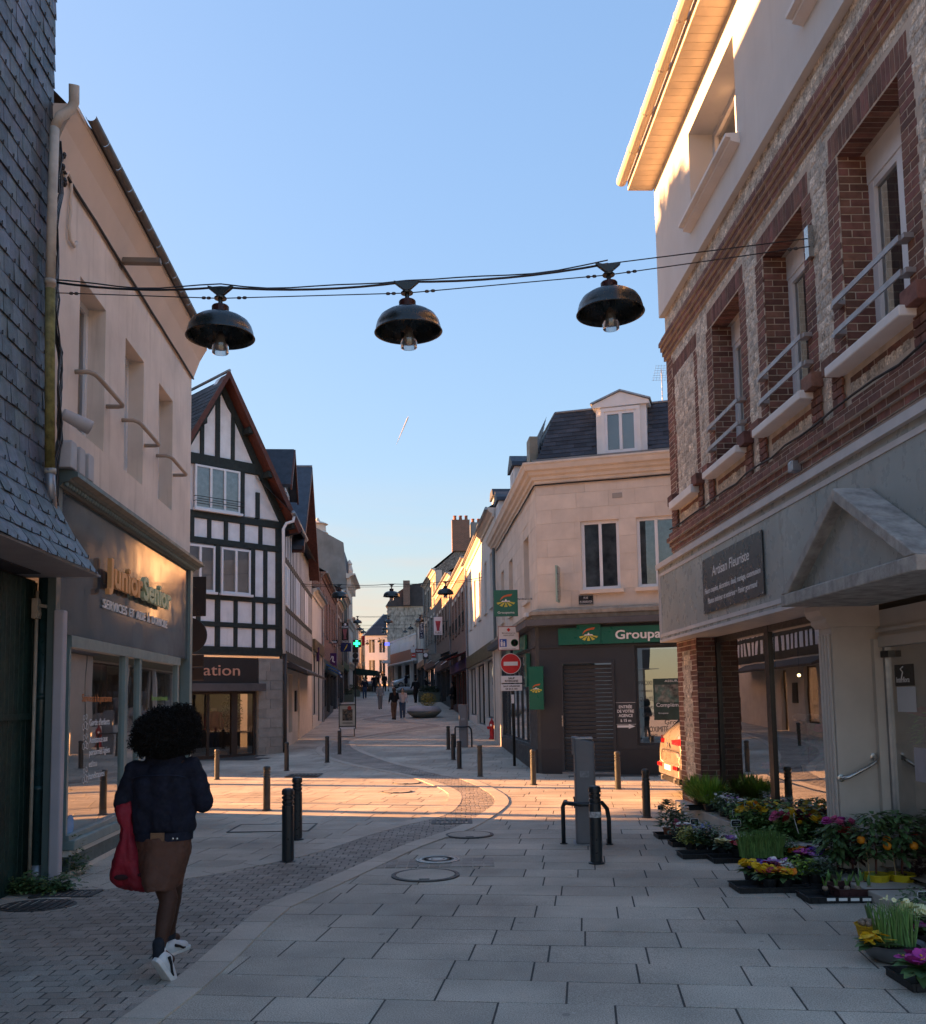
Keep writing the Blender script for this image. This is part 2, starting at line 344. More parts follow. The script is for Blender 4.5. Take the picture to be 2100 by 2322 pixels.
# slabs: rows square to the street, staggered, each with its own edges
gd = Vector((.13, 1, 0)).normalized(); ge = Vector((gd.y, -gd.x, 0))
items = []; ROWP, GAP = .42, .0065
for i in range(10, 150):
    u = -20+rnd.random()*.6; base = gd*(i*ROWP)
    L0 = .66
    while u < 20:
        L = L0*rnd.choice((1, 1, 1, .8, 1.15)); c = base+ge*(u+L/2)
        if 4.2 < c.y < 60 and leftlim(c.y) < c.x < rightlim(c.y):
            cs = [base+ge*(u+a)+gd*b for a, b in ((GAP, GAP), (L-GAP, GAP), (L-GAP, ROWP-GAP), (GAP, ROWP-GAP))]
            if not all(inband(p.x, p.y) for p in cs):
                dz = rnd.uniform(-.002, .001); top = [Vector((p.x, p.y, gz(p.y)+dz+rnd.uniform(-.0012, .0012))) for p in cs]
                cc = sum(top, Vector())/4
                inn = [p+(cc-p)*.006 for p in top]; mid = [p-Vector((0, 0, .0015)) for p in top]; bot = [p-Vector((0, 0, .03)) for p in top]
                items.append((inn+mid+bot, [(0, 1, 2, 3)]+[(j, 4+j, 4+(j+1) % 4, (j+1) % 4) for j in range(4)]+[(4+j, 8+j, 8+(j+1) % 4, 4+(j+1) % 4) for j in range(4)]))
        u += L
pieces('slab', items, granite, street)
# winding band of setts with an edging of long stones
mb = MB(); n = min(len(rb), len(lb))
def resample(pl, m):
    d = [0]
    for a, b in zip(pl, pl[1:]): d.append(d[-1]+(b-a).length)
    o = []
    for k in range(m):
        t = d[-1]*k/(m-1); j = max(0, min(len(d)-2, next((i for i in range(len(d)-1) if d[i+1] >= t), len(d)-2)))
        f = (t-d[j])/max(d[j+1]-d[j], 1e-6); o.append(pl[j].lerp(pl[j+1], f))
    return o
r2, l2 = resample(rb, 160), resample(lb, 160)
r3, l3 = rb, lb
vs = []
for a, b in zip(r2, l2): vs += [Vector((a.x, a.y, gz(a.y)+.0052)), Vector((b.x, b.y, gz(b.y)+.0052))]
setts = MB().add(vs, [(2*i, 2*i+2, 2*i+3, 2*i+1) for i in range(159)]).obj('sett_band', jointm); tag(setts, kind='structure'); WL[setts] = Vector()
items = []; SW, SD, sg = .15, .118, .0055
for i in range(28, 500):
    y0 = i*SD; k0 = -50; off = (i % 2)*SW*.5+rnd.uniform(-.012, .012)
    for k in range(-46, 10):
        x0 = k*SW+off
        cx, cy = x0+SW/2, y0+SD/2+.13*0
        if cy > 57: break
        if not (inband(cx, cy)): continue
        if cy > 34 and not inband(cx+.05, cy): continue
        cs = [(x0+sg, y0+sg), (x0+SW-sg, y0+sg), (x0+SW-sg, y0+SD-sg), (x0+sg, y0+SD-sg)]
        sk = rnd.uniform(-.006, .006); dz = rnd.uniform(.007, .011)
        top = [Vector((a+(sk if j > 1 else 0), b, gz(b)+dz+rnd.uniform(-.001, .001))) for j, (a, b) in enumerate(cs)]
        cc = sum(top, Vector())/4; inn = [p+(cc-p)*.07 for p in top]; mid = [p-Vector((0, 0, .003)) for p in top]; 
        items.append((inn+mid+[p-Vector((0, 0, .006)) for p in top], [(0, 1, 2, 3)]+[(j, 4+j, 4+(j+1) % 4, (j+1) % 4) for j in range(4)]+[(4+j, 8+j, 8+(j+1) % 4, 4+(j+1) % 4) for j in range(4)]))
pieces('sett', items, sett, setts)
items = []
for pl, sgn in ((rb, 1), (lb, -1)):
    tot = sum((b-a).length for a, b in zip(pl, pl[1:])); m = int(tot/.55); q = resample(pl, m)
    nr = []
    for i in range(m):
        t = (q[min(i+1, m-1)]-q[max(i-1, 0)]).normalized(); nr.append(Vector((t.y, -t.x, 0))*sgn)
    for i in range(m-1):
        a, b = q[i], q[i+1]; d = (b-a)*.012
        wd_ = .24 if a.y < 20 else .18
        cs = [a+d-nr[i]*wd_*.5, b-d-nr[i+1]*wd_*.5, b-d+nr[i+1]*wd_*.5, a+d+nr[i]*wd_*.5]
        if sgn < 0: cs = cs[::-1]
        top = [Vector((p.x, p.y, gz(p.y)+.0125)) for p in cs]
        items.append((top+[p-Vector((0, 0, .012)) for p in top], [(0, 1, 2, 3)]+[(j, 4+j, 4+(j+1) % 4, (j+1) % 4) for j in range(4)]))
pieces('edging_stone', items, kerbm, setts)
# manhole covers and gratings
def manhole(px, py, r, label, light=False):
    p = GP(px, py); t = T('manhole_cover', label, 'manhole cover', (p.x, p.y, gz(p.y)+.004))
    m2 = PM('worn_iron', (.3, .3, .29), .4, metal=.6, var=.2, scale=20) if light else iron
    mb = MB(); mb.lathe(WL[t], [(r, -.01), (r, .010), (r*.9, .012), (r*.89, .006), (0.001, .006)], 32); mb.obj('frame_ring', m2, t)
    mb = MB(); mb.lathe(WL[t]+Vector((0, 0, .004)), [(r*.86, 0), (r*.86, .008), (.001, .009)], 32); mb.obj('lid', m2 if light else granite, t)
    mb = MB()
    for k in range(3): mb.lathe(WL[t]+Vector((0, 0, .0125)), [(r*(.25+.2*k), 0), (r*(.25+.2*k)+.012, .002), (r*(.25+.2*k)+.02, 0)], 24)
    if light: mb.obj('rib_ring', iron, t)
    else:
        MB().box(WORLDF.at(p.x, gz(p.y), -p.y), -.05, .05, .011, .02, r*.72, r*.84).obj('lifting_eye', iron, t)
manhole(965, 1986, .34, 'round stone-filled manhole cover in the foreground paving')
manhole(993, 1951, .24, 'pale worn round manhole cover set in small stones', True)
manhole(1065, 1894, .31, 'round manhole cover beside the sett band, just before the sunlit strip')
manhole(922, 1776, .31, 'round manhole cover at the far side of the sunlit strip')
manhole(900, 1796, .30, 'round manhole cover in the middle of the sunlit strip')
def grate(cx, cy, w, d, label, name='drain_grating', bars=9, ang=0):
    t = T(name, label, 'drain grating', (cx, cy, gz(cy)+.003))
    f = WORLDF.at(cx, gz(cy)+.003, -cy)
    mb = MB(); mb.box(f, -w/2, w/2, 0, .003, -d/2, d/2); mb.obj('pit', PM('pit_black', (.006, .006, .006), .9), t)
    mb = MB()
    for a in (-1, 1):
        mb.box(f, -w/2, w/2, .004, .016, a*d/2-.015, a*d/2+.015); mb.box(f, a*w/2-.015, a*w/2+.015, .004, .0155, -d/2, d/2)
    mb.obj('frame', iron, t)
    for k in range(bars):
        x = -w/2+w*(k+.5)/bars; MB().box(f, x-.018, x+.018, .004, .015, -d/2+.015, d/2-.015).obj('bar', iron, t)
p = GP(690, 1759); grate(p.x, p.y, .75, .9, 'iron drain grating at the far edge of the sunlit strip', bars=8)
p = GP(1025, 1866); grate(p.x, p.y, .55, .4, 'iron drain grating lying across the sett band', bars=8)
p = GP(150, 2030); grate(p.x, p.y, .55, .28, 'dark drain grating under the downpipe by the green planks', bars=10)
p = GP(85, 2056)
t = T('manhole_cover', 'oval ribbed iron cover on the ground by the green plank wall', 'manhole cover', (p.x, p.y, .004))
MB().lathe(WL[t], [(.33, 0), (.33, .011), (.30, .012), (.30, .008), (.001, .008)], 28, sx=1, sy=.75).obj('frame_ring', iron, t)
for k in range(8):
    x = -.24+.07*k; h = .21*math.sqrt(1-(x/.31)**2); MB().box(WORLDF.at(p.x, .004, -p.y), x-.02, x+.02, .008, .0165, -h, h).obj('rib', iron, t)
p = GP(620, 1878); t = T('access_cover', 'rectangular stone-filled cover sunk in the paving left of the paired bollards', 'manhole cover', (p.x, p.y, .004))
f = WORLDF.at(p.x, .004, -p.y); mb = MB()
for a in (-1, 1): mb.box(f, -.55, .55, 0, .006, a*.38-.012, a*.38+.012); mb.box(f, a*.55-.012, a*.55+.012, 0, .0055, -.38, .38)
mb.obj('frame', iron, t); MB().box(f, -.53, .53, -.004, .003, -.36, .36).obj('infill', granite, t)
# small dark setts packed round the pale cover
p = GP(985, 1958); mb = []
for k in range(11):
    for j in range(3):
        x = p.x-.62+k*.115; y = p.y-.24+j*.17
        if (x-GP(993, 1951).x)**2+(y-GP(993, 1951).y)**2 < .28**2: continue
        top = [Vector((x+a, y+b, .006)) for a, b in ((0, 0), (.105, 0), (.105, .16), (0, .16))]
        mb.append((top+[q-Vector((0, 0, .006)) for q in top], [(0, 1, 2, 3)]+[(i, 4+i, 4+(i+1) % 4, (i+1) % 4) for i in range(4)]))
pieces('sett', mb, sett, street)
# ================================================================ LEFT: slate-clad building and beige shop
A0 = Vector((-4.1, 9.65, 0)); C0 = AT(432, 1100, 15.2); C0.z = 0
LF = Fr(A0, C0-A0); LLEN = (C0-A0).length
ue = LF.uv(103, 900)[0]                                   # right edge of the slates
def zz(x, y): return x*.3968, 700+y*.3968                # zoom helpers used while measuring
# ---------------- slate-clad building
SB = T('slate_clad_building', 'tall building clad in blue-grey slates with a flared slate skirt over green planks', 'building', LF.P(ue-1, 0, 0))
SF = LF.at(ue, 0, 0)                                      # u<0 towards the viewer
mb = MB(); mb.box(SF, -7, -.004, 3.0, 11.4, -6, .0); mb.obj('wall', PM('slate_backing', (.03, .033, .04), .8), SB)
def flare(v):                                             # how far the skirt stands out at height v
    t = max(0, min(1, (4.15-v)/1.12)); return .46*t**1.7
vb = 3.03
items = []; row = 0; s = 0.
prof = [(4.15-.02*i, flare(4.15-.02*i)) for i in range(int((4.15-vb)/.02)+1)]
# arc-length up the skirt
arc = [(prof[-1][0], prof[-1][1])]; L = [0]
for p, q in zip(prof[::-1], prof[::-1][1:]): L.append(L[-1]+math.hypot(p[0]-q[0], p[1]-q[1])); arc.append(q)
def onarc(t):
    if t >= L[-1]: return arc[-1][0]+(t-L[-1]), 0.
    j = next(i for i in range(len(L)-1) if L[i+1] >= t); f = (t-L[j])/(L[j+1]-L[j])
    return arc[j][0]+(arc[j+1][0]-arc[j][0])*f, arc[j][1]+(arc[j+1][1]-arc[j][1])*f
EXP, SLW = .185, .21
while onarc(row*EXP)[0] < 11.2:
    a, b = onarc(row*EXP), onarc(row*EXP+EXP*1.25); off = (row % 2)*SLW/2
    for k in range(-11, 1):
        u1 = k*SLW+off+SLW; u0 = u1-SLW
        ext = flare(a[0])*.9                              # the skirt also splays at its end
        lim = ext*.75
        if u0 > lim+.02: continue
        if u1 > lim: u1 = lim
        if u1-u0 < .05: continue
        g = .003; j = rnd.uniform(-.004, .004); th = rnd.uniform(.012, .026)
        q = [SF.P(u0+g, a[0]+j, a[1]+th), SF.P(u1-g, a[0]+j+rnd.uniform(-.003, .003), a[1]+th), SF.P(u1-g, b[0], b[1]+.006), SF.P(u0+g, b[0], b[1]+.006)]
        q2 = [p-SF.w*.008 for p in q]
        items.append((q+q2, [(0, 1, 2, 3), (0, 4, 5, 1), (1, 5, 6, 2), (3, 7, 4, 0), (2, 6, 7, 3)]))
    row += 1
pieces('slate', items, slate_m, SB, 300)
# soffit under the skirt
mb = MB(); mb.prism(SF, [(-7, vb-.02), (.33, vb-.02), (.33, vb), (-7, vb)], -.35, .455); mb.obj('soffit', PM('soffit_grey', (.30, .29, .29), .7, var=.1), SB)
# slate hooks
mb = MB()
for vs_, fs_ in items[:420]:
    c = (vs_[0]+vs_[1])/2; mb.box(Fr(c, SF.u), -.003, .003, -.006, .03, .002, .012)
mb.obj('slate_hook', iron, SB, kind='stuff')
# green planks below
pw = -.22; uL = SF.uv(75, 1700, pw)[0]
mb = MB(); mb.box(SF, -7, uL, 0, 3.0, pw-.3, pw-.02); mb.obj('plank_backing', black_m, SB)
for k in range(16):
    u1 = uL-k*.105; 
    B('plank', dkgreen, SB, SF, u1-.1, u1, .0, 1.62, pw-.018, pw+rnd.uniform(-.003, .003), bevel=.004)
    B('plank', dkgreen, SB, SF, u1-.1, u1, 1.66, 2.98, pw-.018, pw+.004+rnd.uniform(-.003, .003), bevel=.004)
B('ledge', dkgreen, SB, SF, uL-1.7, uL+.01, 1.61, 1.67, pw, pw+.03)
# conduits, junction box, drain pipe in front of the joint of the two houses
beige_pipe = PM('beige_pipe', (.36, .31, .25), .6, var=.2, scale=9)
dk_teal = PM('dark_teal_pipe', (.015, .05, .055), .35, var=.3, scale=12, spec=.5)
def vline(px, y0, y1, w): 
    a, b = SF.uv(px[0], y0, w), SF.uv(px[1], y1, w); return SF.P(a[0], a[1], w), SF.P(b[0], max(b[1], .0), w)
a, b = vline((85, 66), 1340, 1990, -.16); MB().tube([a, b], .018, 8).obj('conduit', beige_pipe, SB, smooth=True)
a, b = vline((88, 76), 1420, 1960, -.17); MB().tube([a, b], .012, 8).obj('conduit', beige_pipe, SB, smooth=True)
a, b = vline((105, 83), 1275, 1965, -.13); pipe_lo = b
mb = MB(); mb.tube([a+Vector((0, 0, .1)), b], .065, 14); mb.obj('downpipe', dk_teal, SB, smooth=True)
mb = MB()
for t in (.45, .75): c = a.lerp(b, t); mb.tube([c-Vector((0, 0, .03)), c+Vector((0, 0, .03))], .074, 14)
mb.obj('pipe_collar', dk_teal, SB, smooth=True)
mb = MB(); mb.tube([Vector((b.x, b.y, .0)), Vector((b.x, b.y, b.z+.02))], .075, 14); mb.obj('pipe_shoe', zinc, SB, smooth=True)
q = SF.uv(82, 1380, -.15); f = SF.at(q[0], q[1], -.15)
mb = MB(); mb.prism(f, [(-.05, -.1), (.05, -.1), (.06, -.06), (.06, .05), (.03, .1), (-.05, .1)], -.03, .03); jb = mb.obj('junction_box', beige_pipe, SB, bevel=.008)
MB().tube([f.P(.0, .03, .03), f.P(.0, .02, .1)], .018, 8).obj('cable_gland', beige_pipe, jb); MB().lathe(f.P(0, -.05, .03), [(.03, 0), (.03, .012), (.001, .012)], 12, ax=f.w).obj('knockout', beige_pipe, jb)
# tall downpipe between the two houses, mossy in the middle
DP = T('drain_pipe', 'cream rain pipe with a green mossy stretch running down between slates and beige wall', 'drain pipe', LF.P(-.62, 3.2, .06))
def pp(x, y, w=.10): a = LF.uv(x, y, w); return LF.P(a[0], a[1], w)
cream = PM('cream_pipe', (.42, .38, .32), .6, var=.2, scale=6, streak=.3, streak_col=(.2, .18, .12))
moss = PM('mossy_pipe', (.17, .15, .05), .8, var=.45, scale=12, bump=.3, bscale=60, streak=.4, streak_col=(.3, .27, .2))
top = [pp(168, 192, .27), pp(168, 232, .25), pp(160, 250, .22), pp(135, 265, .14), pp(124, 290)]
MB().tube(top, [.05, .05, .05, .048, .045], 12).obj('swan_neck', cream, DP, smooth=True)
MB().tube([pp(124, 290), pp(118, 480), pp(114, 655)], .045, 12).obj('upper_pipe', cream, DP, smooth=True)
MB().tube([pp(114, 655), pp(113, 860), pp(113, 1062)], .046, 12).obj('mossy_pipe', moss, DP, smooth=True)
MB().tube([pp(113, 1062), pp(115, 1110), pp(119, 1155)], .046, 12).obj('lower_pipe', zinc, DP, smooth=True)
mb = MB()
for y in (640, 1068): mb.tube([pp(114, y-6), pp(114, y+6)], .055, 12)
mb.obj('collar', cream, DP, smooth=True)
# bundle of black cables beside the pipe
CB = T('cable_bundle', 'bundle of black cables hanging down beside the rain pipe on the beige wall', 'cable', LF.P(-.5, 4, .05))
for k in range(5):
    pts = []
    for y in range(320, 1170, 40):
        x = 128+5*math.sin(y*.03+k)+(8 if 780 < y < 1010 else 0)+rnd.uniform(-2, 2) if 460 < y else 130+rnd.uniform(0, 14)
        pts.append(pp(x, y, .05+.012*k))
    MB().tube(pts, .009, 6).obj('cable', black_m, CB, smooth=True)
mb = MB()
for k in range(16): c = pp(134+rnd.uniform(-7, 12), 318+rnd.uniform(0, 120), .06); mb.ball(c, .03, 6, 4, (1, 1, 1.3))
mb.obj('cable_clamp', black_m, CB)

# ---------------- beige plaster building
BB = T('beige_plaster_shop', 'beige plastered house with three tall windows over a teal shopfront', 'building', LF.P(2.5, 0, 0))
u0 = ue-.02
def rect(p): 
    a = [LF.uv(*q) for q in p]; return a
wins = []
for tl, tr, bl, br in (((182, 611), (240, 698), (176, 968), (235, 1017)), ((283, 760), (326, 826), (282, 1071), (323, 1099)), ((359, 873), (391, 920), (359, 1140), (390, 1165))):
    q = [LF.uv(*p) for p in (tl, tr, bl, br)]
    wins.append(((q[0][0]+q[2][0])/2, (q[1][0]+q[3][0])/2))
vt, vbm = 6.40, 4.69
holes = [(a, b, vbm, vt) for a, b in wins]
mb = MB(); mb.wall(LF, u0, LLEN, 4.05, 7.6, holes, .3); mb.obj('wall', plaster_beige, BB)
# end wall on the cross street, back and roof
EF = Fr(C0, (-1, .13)); mb = MB(); mb.wall(EF, 0, 8, 0, 7.7); mb.obj('end_wall', plaster_beige, BB)
for i, (a, b) in enumerate(wins):
    f = LF.at(0, 0, -.2); mb = MB()
    for x0, x1 in ((a, a+.07), (b-.07, b), ((a+b)/2-.05, (a+b)/2+.05)): mb.box(f, x0, x1, vbm, vt, -.06, 0)
    mb.box(f, a+.07, b-.07, vbm, vbm+.08, -.06, 0); mb.box(f, a+.07, b-.07, vt-.08, vt, -.06, 0)
    w_ = mb.obj('window', white_pvc, BB)
    for x0, x1 in ((a+.07, (a+b)/2-.05), ((a+b)/2+.05, b-.07)): MB().poly(f.P(x0, vbm+.08, -.03), f.P(x1, vbm+.08, -.03), f.P(x1, vt-.08, -.03), f.P(x0, vt-.08, -.03)).obj('pane', glass_w, w_)
    B('curtain', curtain_m, BB, LF, a, b, vbm, vt, -.42, -.4)
    r = .026; vr = 5.27; pts = [LF.P(a-.1, vr+.02, 0), LF.P(a-.1, vr+.02, .14), LF.P(a-.06, vr+.01, .19), LF.P(a, vr, .21), LF.P(b, vr-.01, .21), LF.P(b+.06, vr-.01, .19), LF.P(b+.08, vr-.01, .14), LF.P(b+.08, vr-.01, 0)]
    MB().tube(pts, r, 10).obj('safety_rail', PM('beige_rail', (.36, .29, .23), .5, var=.12), BB, smooth=True)
# coved cornice, cable under it, gutter, roof
plaster_c = PM('cornice_plaster', (.60, .51, .43), .85, var=.05, scale=1.5, bump=.08, bscale=140)
mb = MB(); mb.prism(Fr(LF.P(u0, 0, 0), -LF.w), [(-0.0, 7.22), (-.025, 7.22), (-.04, 7.27), (-.13, 7.52), (-.135, 7.53), (-.235, 7.71), (-.245, 7.71), (-.245, 7.76), (0, 7.76)], 0, LLEN-u0+.02); mb.obj('cornice', plaster_c, BB)
MB().tube([LF.P(u0+.3, 7.215, .03)]+[LF.P(u0+.3+k*.5, 7.215+rnd.uniform(-.01, .01), .03) for k in range(1, 12)]+[LF.P(LLEN, 7.215, .03)], .016, 8).obj('cornice_cable', wire_m, BB, smooth=True)
mb = MB()
for k in range(14):
    a = u0+.25+k*(LLEN-u0-.2)/14; b = a+(LLEN-u0-.2)/14-.004
    pr = [(.055*math.cos(t), .055*math.sin(t)) for t in [math.pi+i*math.pi/7 for i in range(8)]]
    for (x0, y0), (x1, y1) in zip(pr, pr[1:]): mb.poly(LF.P(a, 7.80+y0, .30+x0), LF.P(b, 7.80+y0, .30+x0), LF.P(b, 7.80+y1, .30+x1), LF.P(a, 7.80+y1, .30+x1))
mb.obj('gutter', PM('dark_gutter', (.12, .12, .12), .5, metal=.4, var=.2), BB)
mb = MB(); rp = LF.P
u9 = u0+.55; mb.poly(rp(u9, 7.79, .27), rp(LLEN+.05, 7.79, .27), rp(LLEN+.05, 12.2, -3.9), rp(u9, 12.2, -3.9)); mb.poly(rp(u0, 12.2, -3.9), rp(LLEN+.05, 12.2, -3.9), rp(LLEN+.05, 7.8, -8), rp(u0, 7.8, -8)); mb.poly(rp(u0, 0, -7.9), rp(LLEN, 0, -7.9), rp(LLEN, 8, -7.9), rp(u0, 8, -7.9)); mb.poly(rp(u0, 8.3, -.3), rp(u9, 8.3, -.3), rp(u9, 12.2, -3.9), rp(u0, 12.2, -3.9))
mb.poly(rp(LLEN+.03, 7.6, 0), rp(LLEN+.03, 12.2, -3.9), rp(LLEN+.03, 7.7, -8)); mb.obj('roof', slate_roof, BB)  # unseen ridge set high so its shadow covers the florist's front
# wall fittings: S-shaped tie, bracket, floodlight, transformer boxes
q = [pp(x*.3968, y*.3968, .03) for x, y in ((385, 1055), (372, 1010), (388, 985), (405, 1020), (408, 1090), (402, 1160), (405, 1210), (395, 1290), (400, 1370), (425, 1408), (437, 1385))]
MB().tube(q, .018, 6).obj('wall_tie', plaster_c, BB, smooth=True)
a, b = pp(276, 592, 0), pp(276, 592, 0)
q = LF.uv(272, 592); f = LF.at(q[0], q[1]); mb = MB(); mb.box(f, -.05, .05, -.03, .03, 0, .5); mb.box(f, -.06, .06, -.09, .09, 0, .012); mb.obj('bracket', PM('dull_bracket', (.2, .17, .14), .6, metal=.3, var=.2), BB)
q = LF.uv(142, 955); f = LF.at(q[0]-.02, q[1]); mb = MB(); c0 = f.P(-.05, .06, .02); c1 = f.P(.1, -.05, .26); ax = (c1-c0).normalized()
mb.lathe(c0, [(.055, 0), (.06, .02), (.075, .26), (.075, .3), (.06, .3), (.055, .27), (.001, .27)], 16, ax=ax); mb.obj('floodlight', PM('pale_grey_metal', (.4, .38, .38), .5, var=.1), BB, smooth=True)
for k in range(3):
    q = LF.uv(150+k*20, 1033+k*14, .1); f = LF.at(q[0], q[1]); mb = MB(); mb.prism(f, [(-.085, -.14), (.085, -.14), (.085, .12), (.06, .14), (-.06, .14), (-.085, .12)], .02, .18); mb.obj('transformer_box', PM('pale_grey_metal', (.4, .38, .38)), BB, bevel=.01)
# ---------------- the shopfront
panel_m = PM('glossy_sign_panel', (.04, .058, .07), .09, var=.05, scale=.6, spec=.42, coat=.12, bump=.03, bscale=1.7, bdist=.05)
mb = MB(); sc_ = -.55
mb.prism(Fr(LF.P(sc_, 0, 0), -LF.w), [(0, 3.93), (-.05, 3.93), (-.07, 3.97), (-.14, 3.985), (-.15, 4.01), (-.22, 4.03), (-.22, 4.075), (-.02, 4.13), (0, 4.13)], 0, LLEN-sc_+.1); mb.obj('shop_cornice', teal, BB)
mb = MB(); n = 70
for k in range(n):
    c = LF.P(sc_+.05+k*(LLEN-sc_)/n, 3.965, .095); mb.ball(c, .028, 6, 4)
mb.obj('bead_moulding', teal_lt, BB, smooth=True)
px0, px1 = -.42, LF.uv(423, 1400)[0]
fv = 2.44
for a, b in ((px0, 2.2), (2.205, px1)): B('sign_panel', panel_m, BB, LF, a, b, fv+.03, 3.925, -.02, .02)
B('pilaster', teal_lt, BB, LF, px1, LLEN-.02, 0, 3.93, -.1, .06); B('pilaster', teal, BB, LF, px0-.12, px0, 0, 3.93, -.05, .03)
gx0 = LF.uv(157, 1600)[0]; m1, m1b = LF.uv(281, 1600)[0], LF.uv(288, 1600)[0]; m2, m2b = LF.uv(314, 1600)[0], LF.uv(319, 1600)[0]; gx1 = LF.uv(401, 1560)[0]; gv0 = .42
mb = MB(); mb.box(LF, gx0-.05, gx1+.1, fv-.09, fv+.03, -.06, .03)
for a, b in ((gx0-.05, gx0), (m1, m1b), (m2, m2b), (gx1, gx1+.1)): mb.box(LF, a, b, gv0, fv-.09, -.06, .008)
mb.box(LF, gx0-.05, gx1+.1, gv0-.05, gv0, -.06, .04); sw = mb.obj('shop_window', teal_lt, BB)
for a, b in ((gx0, m1), (m1b, m2), (m2b, gx1)): MB().poly(LF.P(a, gv0, -.03), LF.P(b, gv0, -.03), LF.P(b, fv-.09, -.03), LF.P(a, fv-.09, -.03)).obj('pane', glass_s, sw)
B('sill', teal_lt, BB, LF, gx0-.05, gx1+.1, .27, .37, -.1, .1, bevel=.01); B('sill_strip', white_paint, BB, LF, gx0, gx1+.1, .20, .262, -.1, .035)
B('plinth', teal, BB, LF, gx0, gx1+.1, .05, .195, -.1, .03); B('footing', plaster_beige, BB, LF, gx0, LLEN, 0, .05, -.1, .045)
q = LF.uv(131, 1700, .07); fp = LF.at(q[0], 0, .07)
B('cable_cover', PM('pale_cover', (.40, .38, .42), .5, var=.08), BB, fp, -.055, .055, .02, LF.uv(131, 1382, .07)[1], -.05, .05, bevel=.015)
# room behind the glass
mb = MB(); mb.poly(LF.P(-.4, .1, -3), LF.P(LLEN-.1, .1, -3), LF.P(LLEN-.1, 2.6, -3), LF.P(-.4, 2.6, -3)); mb.poly(LF.P(-.4, .1, 0-.13), LF.P(LLEN-.1, .1, -.13), LF.P(LLEN-.1, .1, -3), LF.P(-.4, .1, -3))
mb.poly(LF.P(LLEN-.1, .1, -.13), LF.P(LLEN-.1, 2.6, -.13), LF.P(LLEN-.1, 2.6, -3), LF.P(LLEN-.1, .1, -3)); mb.poly(LF.P(-.4, .1, -.13), LF.P(-.4, 2.6, -.13), LF.P(-.4, 2.6, -3), LF.P(-.4, .1, -3)); mb.poly(LF.P(-.4, 2.6, -.13), LF.P(LLEN-.1, 2.6, -.13), LF.P(LLEN-.1, 2.6, -3), LF.P(-.4, 2.6, -3))
mb.obj('room', pale_in, BB)
B('counter', warm_in, BB, LF, 2.6, 4.6, .1, 1.1, -2.2, -1.6); B('door_leaf', anthracite, BB, LF, 1.0, 1.9, .1, 2.3, -2.98, -2.9)
B('window_poster', PM('poster_pale', (.5, .5, .3), .8, var=.2, scale=10), BB, LF, LF.uv(322, 1620)[0], LF.uv(333, 1620)[0], 1.35, 1.85, -.075, -.07)
# lettering
orange_l = PM('orange_letter', (.72, .35, .13), .45, var=.05); green_l = PM('green_letter', (.50, .55, .33), .45, var=.05); white_l = PM('white_letter', (.75, .75, .75), .5, var=.04); orange_t = PM('orange_vinyl', (.6, .2, .06), .5); green_t = PM('green_vinyl', (.2, .4, .1), .5)
ja, jb_ = LF.uv(243, 1330, .1), LF.uv(320, 1360, .1); sa, sb = LF.uv(322, 1358, .1), LF.uv(384, 1384, .1)
vj = 3.12
text('Junior', 'letters', orange_l, BB, LF, ja[0], vj, .1, h=.31, width=jb_[0]-ja[0], depth=.025, bold=.012)
text('Senior', 'letters', green_l, BB, LF, sa[0], vj, .1, h=.29, width=sb[0]-sa[0], depth=.025, bold=.012)
a, b = LF.uv(234, 1395, .04), LF.uv(379, 1424, .04)
W_ = b[0]-a[0]
for w_, t0, t1 in (('SERVICES', 0, .315), ('ET', .355, .42), ('AIDE', .46, .60), ('À', .64, .68), ('DOMICILE', .72, 1.)): text(w_, 'letters', white_l, BB, LF, a[0]+t0*W_, 2.86, .035, h=.105, width=(t1-t0)*W_, depth=.008, bold=.0012)
def wtext(s, x0, x1, y, h, m=white_l):
    a, b = LF.uv(x0, y, -.04), LF.uv(x1, y, -.04); text(s, 'window_lettering', m, BB, LF, a[0], a[1], -.026, h=h, width=b[0]-a[0], depth=.001)
wtext('Services à la personne', 184, 251, 1591, .085, orange_t); wtext('Services à domicile', 342, 378, 1588, .07, green_t)
wtext("Garde d'enfants", 200, 246, 1646, .075); wtext('Assistance aux', 200, 241, 1686, .075); wtext('personnes âgées', 199, 246, 1714, .075); wtext('et/ou', 199, 216, 1740, .07); wtext('handicapées', 198, 234, 1768, .075); wtext('www.juniorsenior.fr', 184, 236, 1893, .085)
mb = MB()
for yc in (1640, 1684, 1760):
    a = LF.uv(191, yc, -.04)
    for du, dv, r in ((-.05, .06, .022), (.03, .07, .022), (0, -.02, .035), (-.06, -.04, .03), (.06, -.04, .03)):
        for k in range(10):
            t0, t1 = 2*math.pi*k/10, 2*math.pi*(k+1)/10
            mb.poly(LF.P(a[0]+du+r*math.cos(t0), a[1]+dv+r*math.sin(t0), -.026), LF.P(a[0]+du+r*math.cos(t1), a[1]+dv+r*math.sin(t1), -.026), LF.P(a[0]+du+(r+.008)*math.cos(t1), a[1]+dv+(r+.008)*math.sin(t1), -.026), LF.P(a[0]+du+(r+.008)*math.cos(t0), a[1]+dv+(r+.008)*math.sin(t0), -.026))
mb.obj('window_pictogram', white_l, BB)
a = LF.uv(154, 1873, -.04); mb = MB(); mb.lathe(LF.P(a[0]+.03, a[1], -.028), [(.11, 0), (.11, .002), (.001, .002)], 20, ax=LF.w); mb.obj('window_sticker', PM('blue_sticker', (.16, .32, .55), .5), BB)
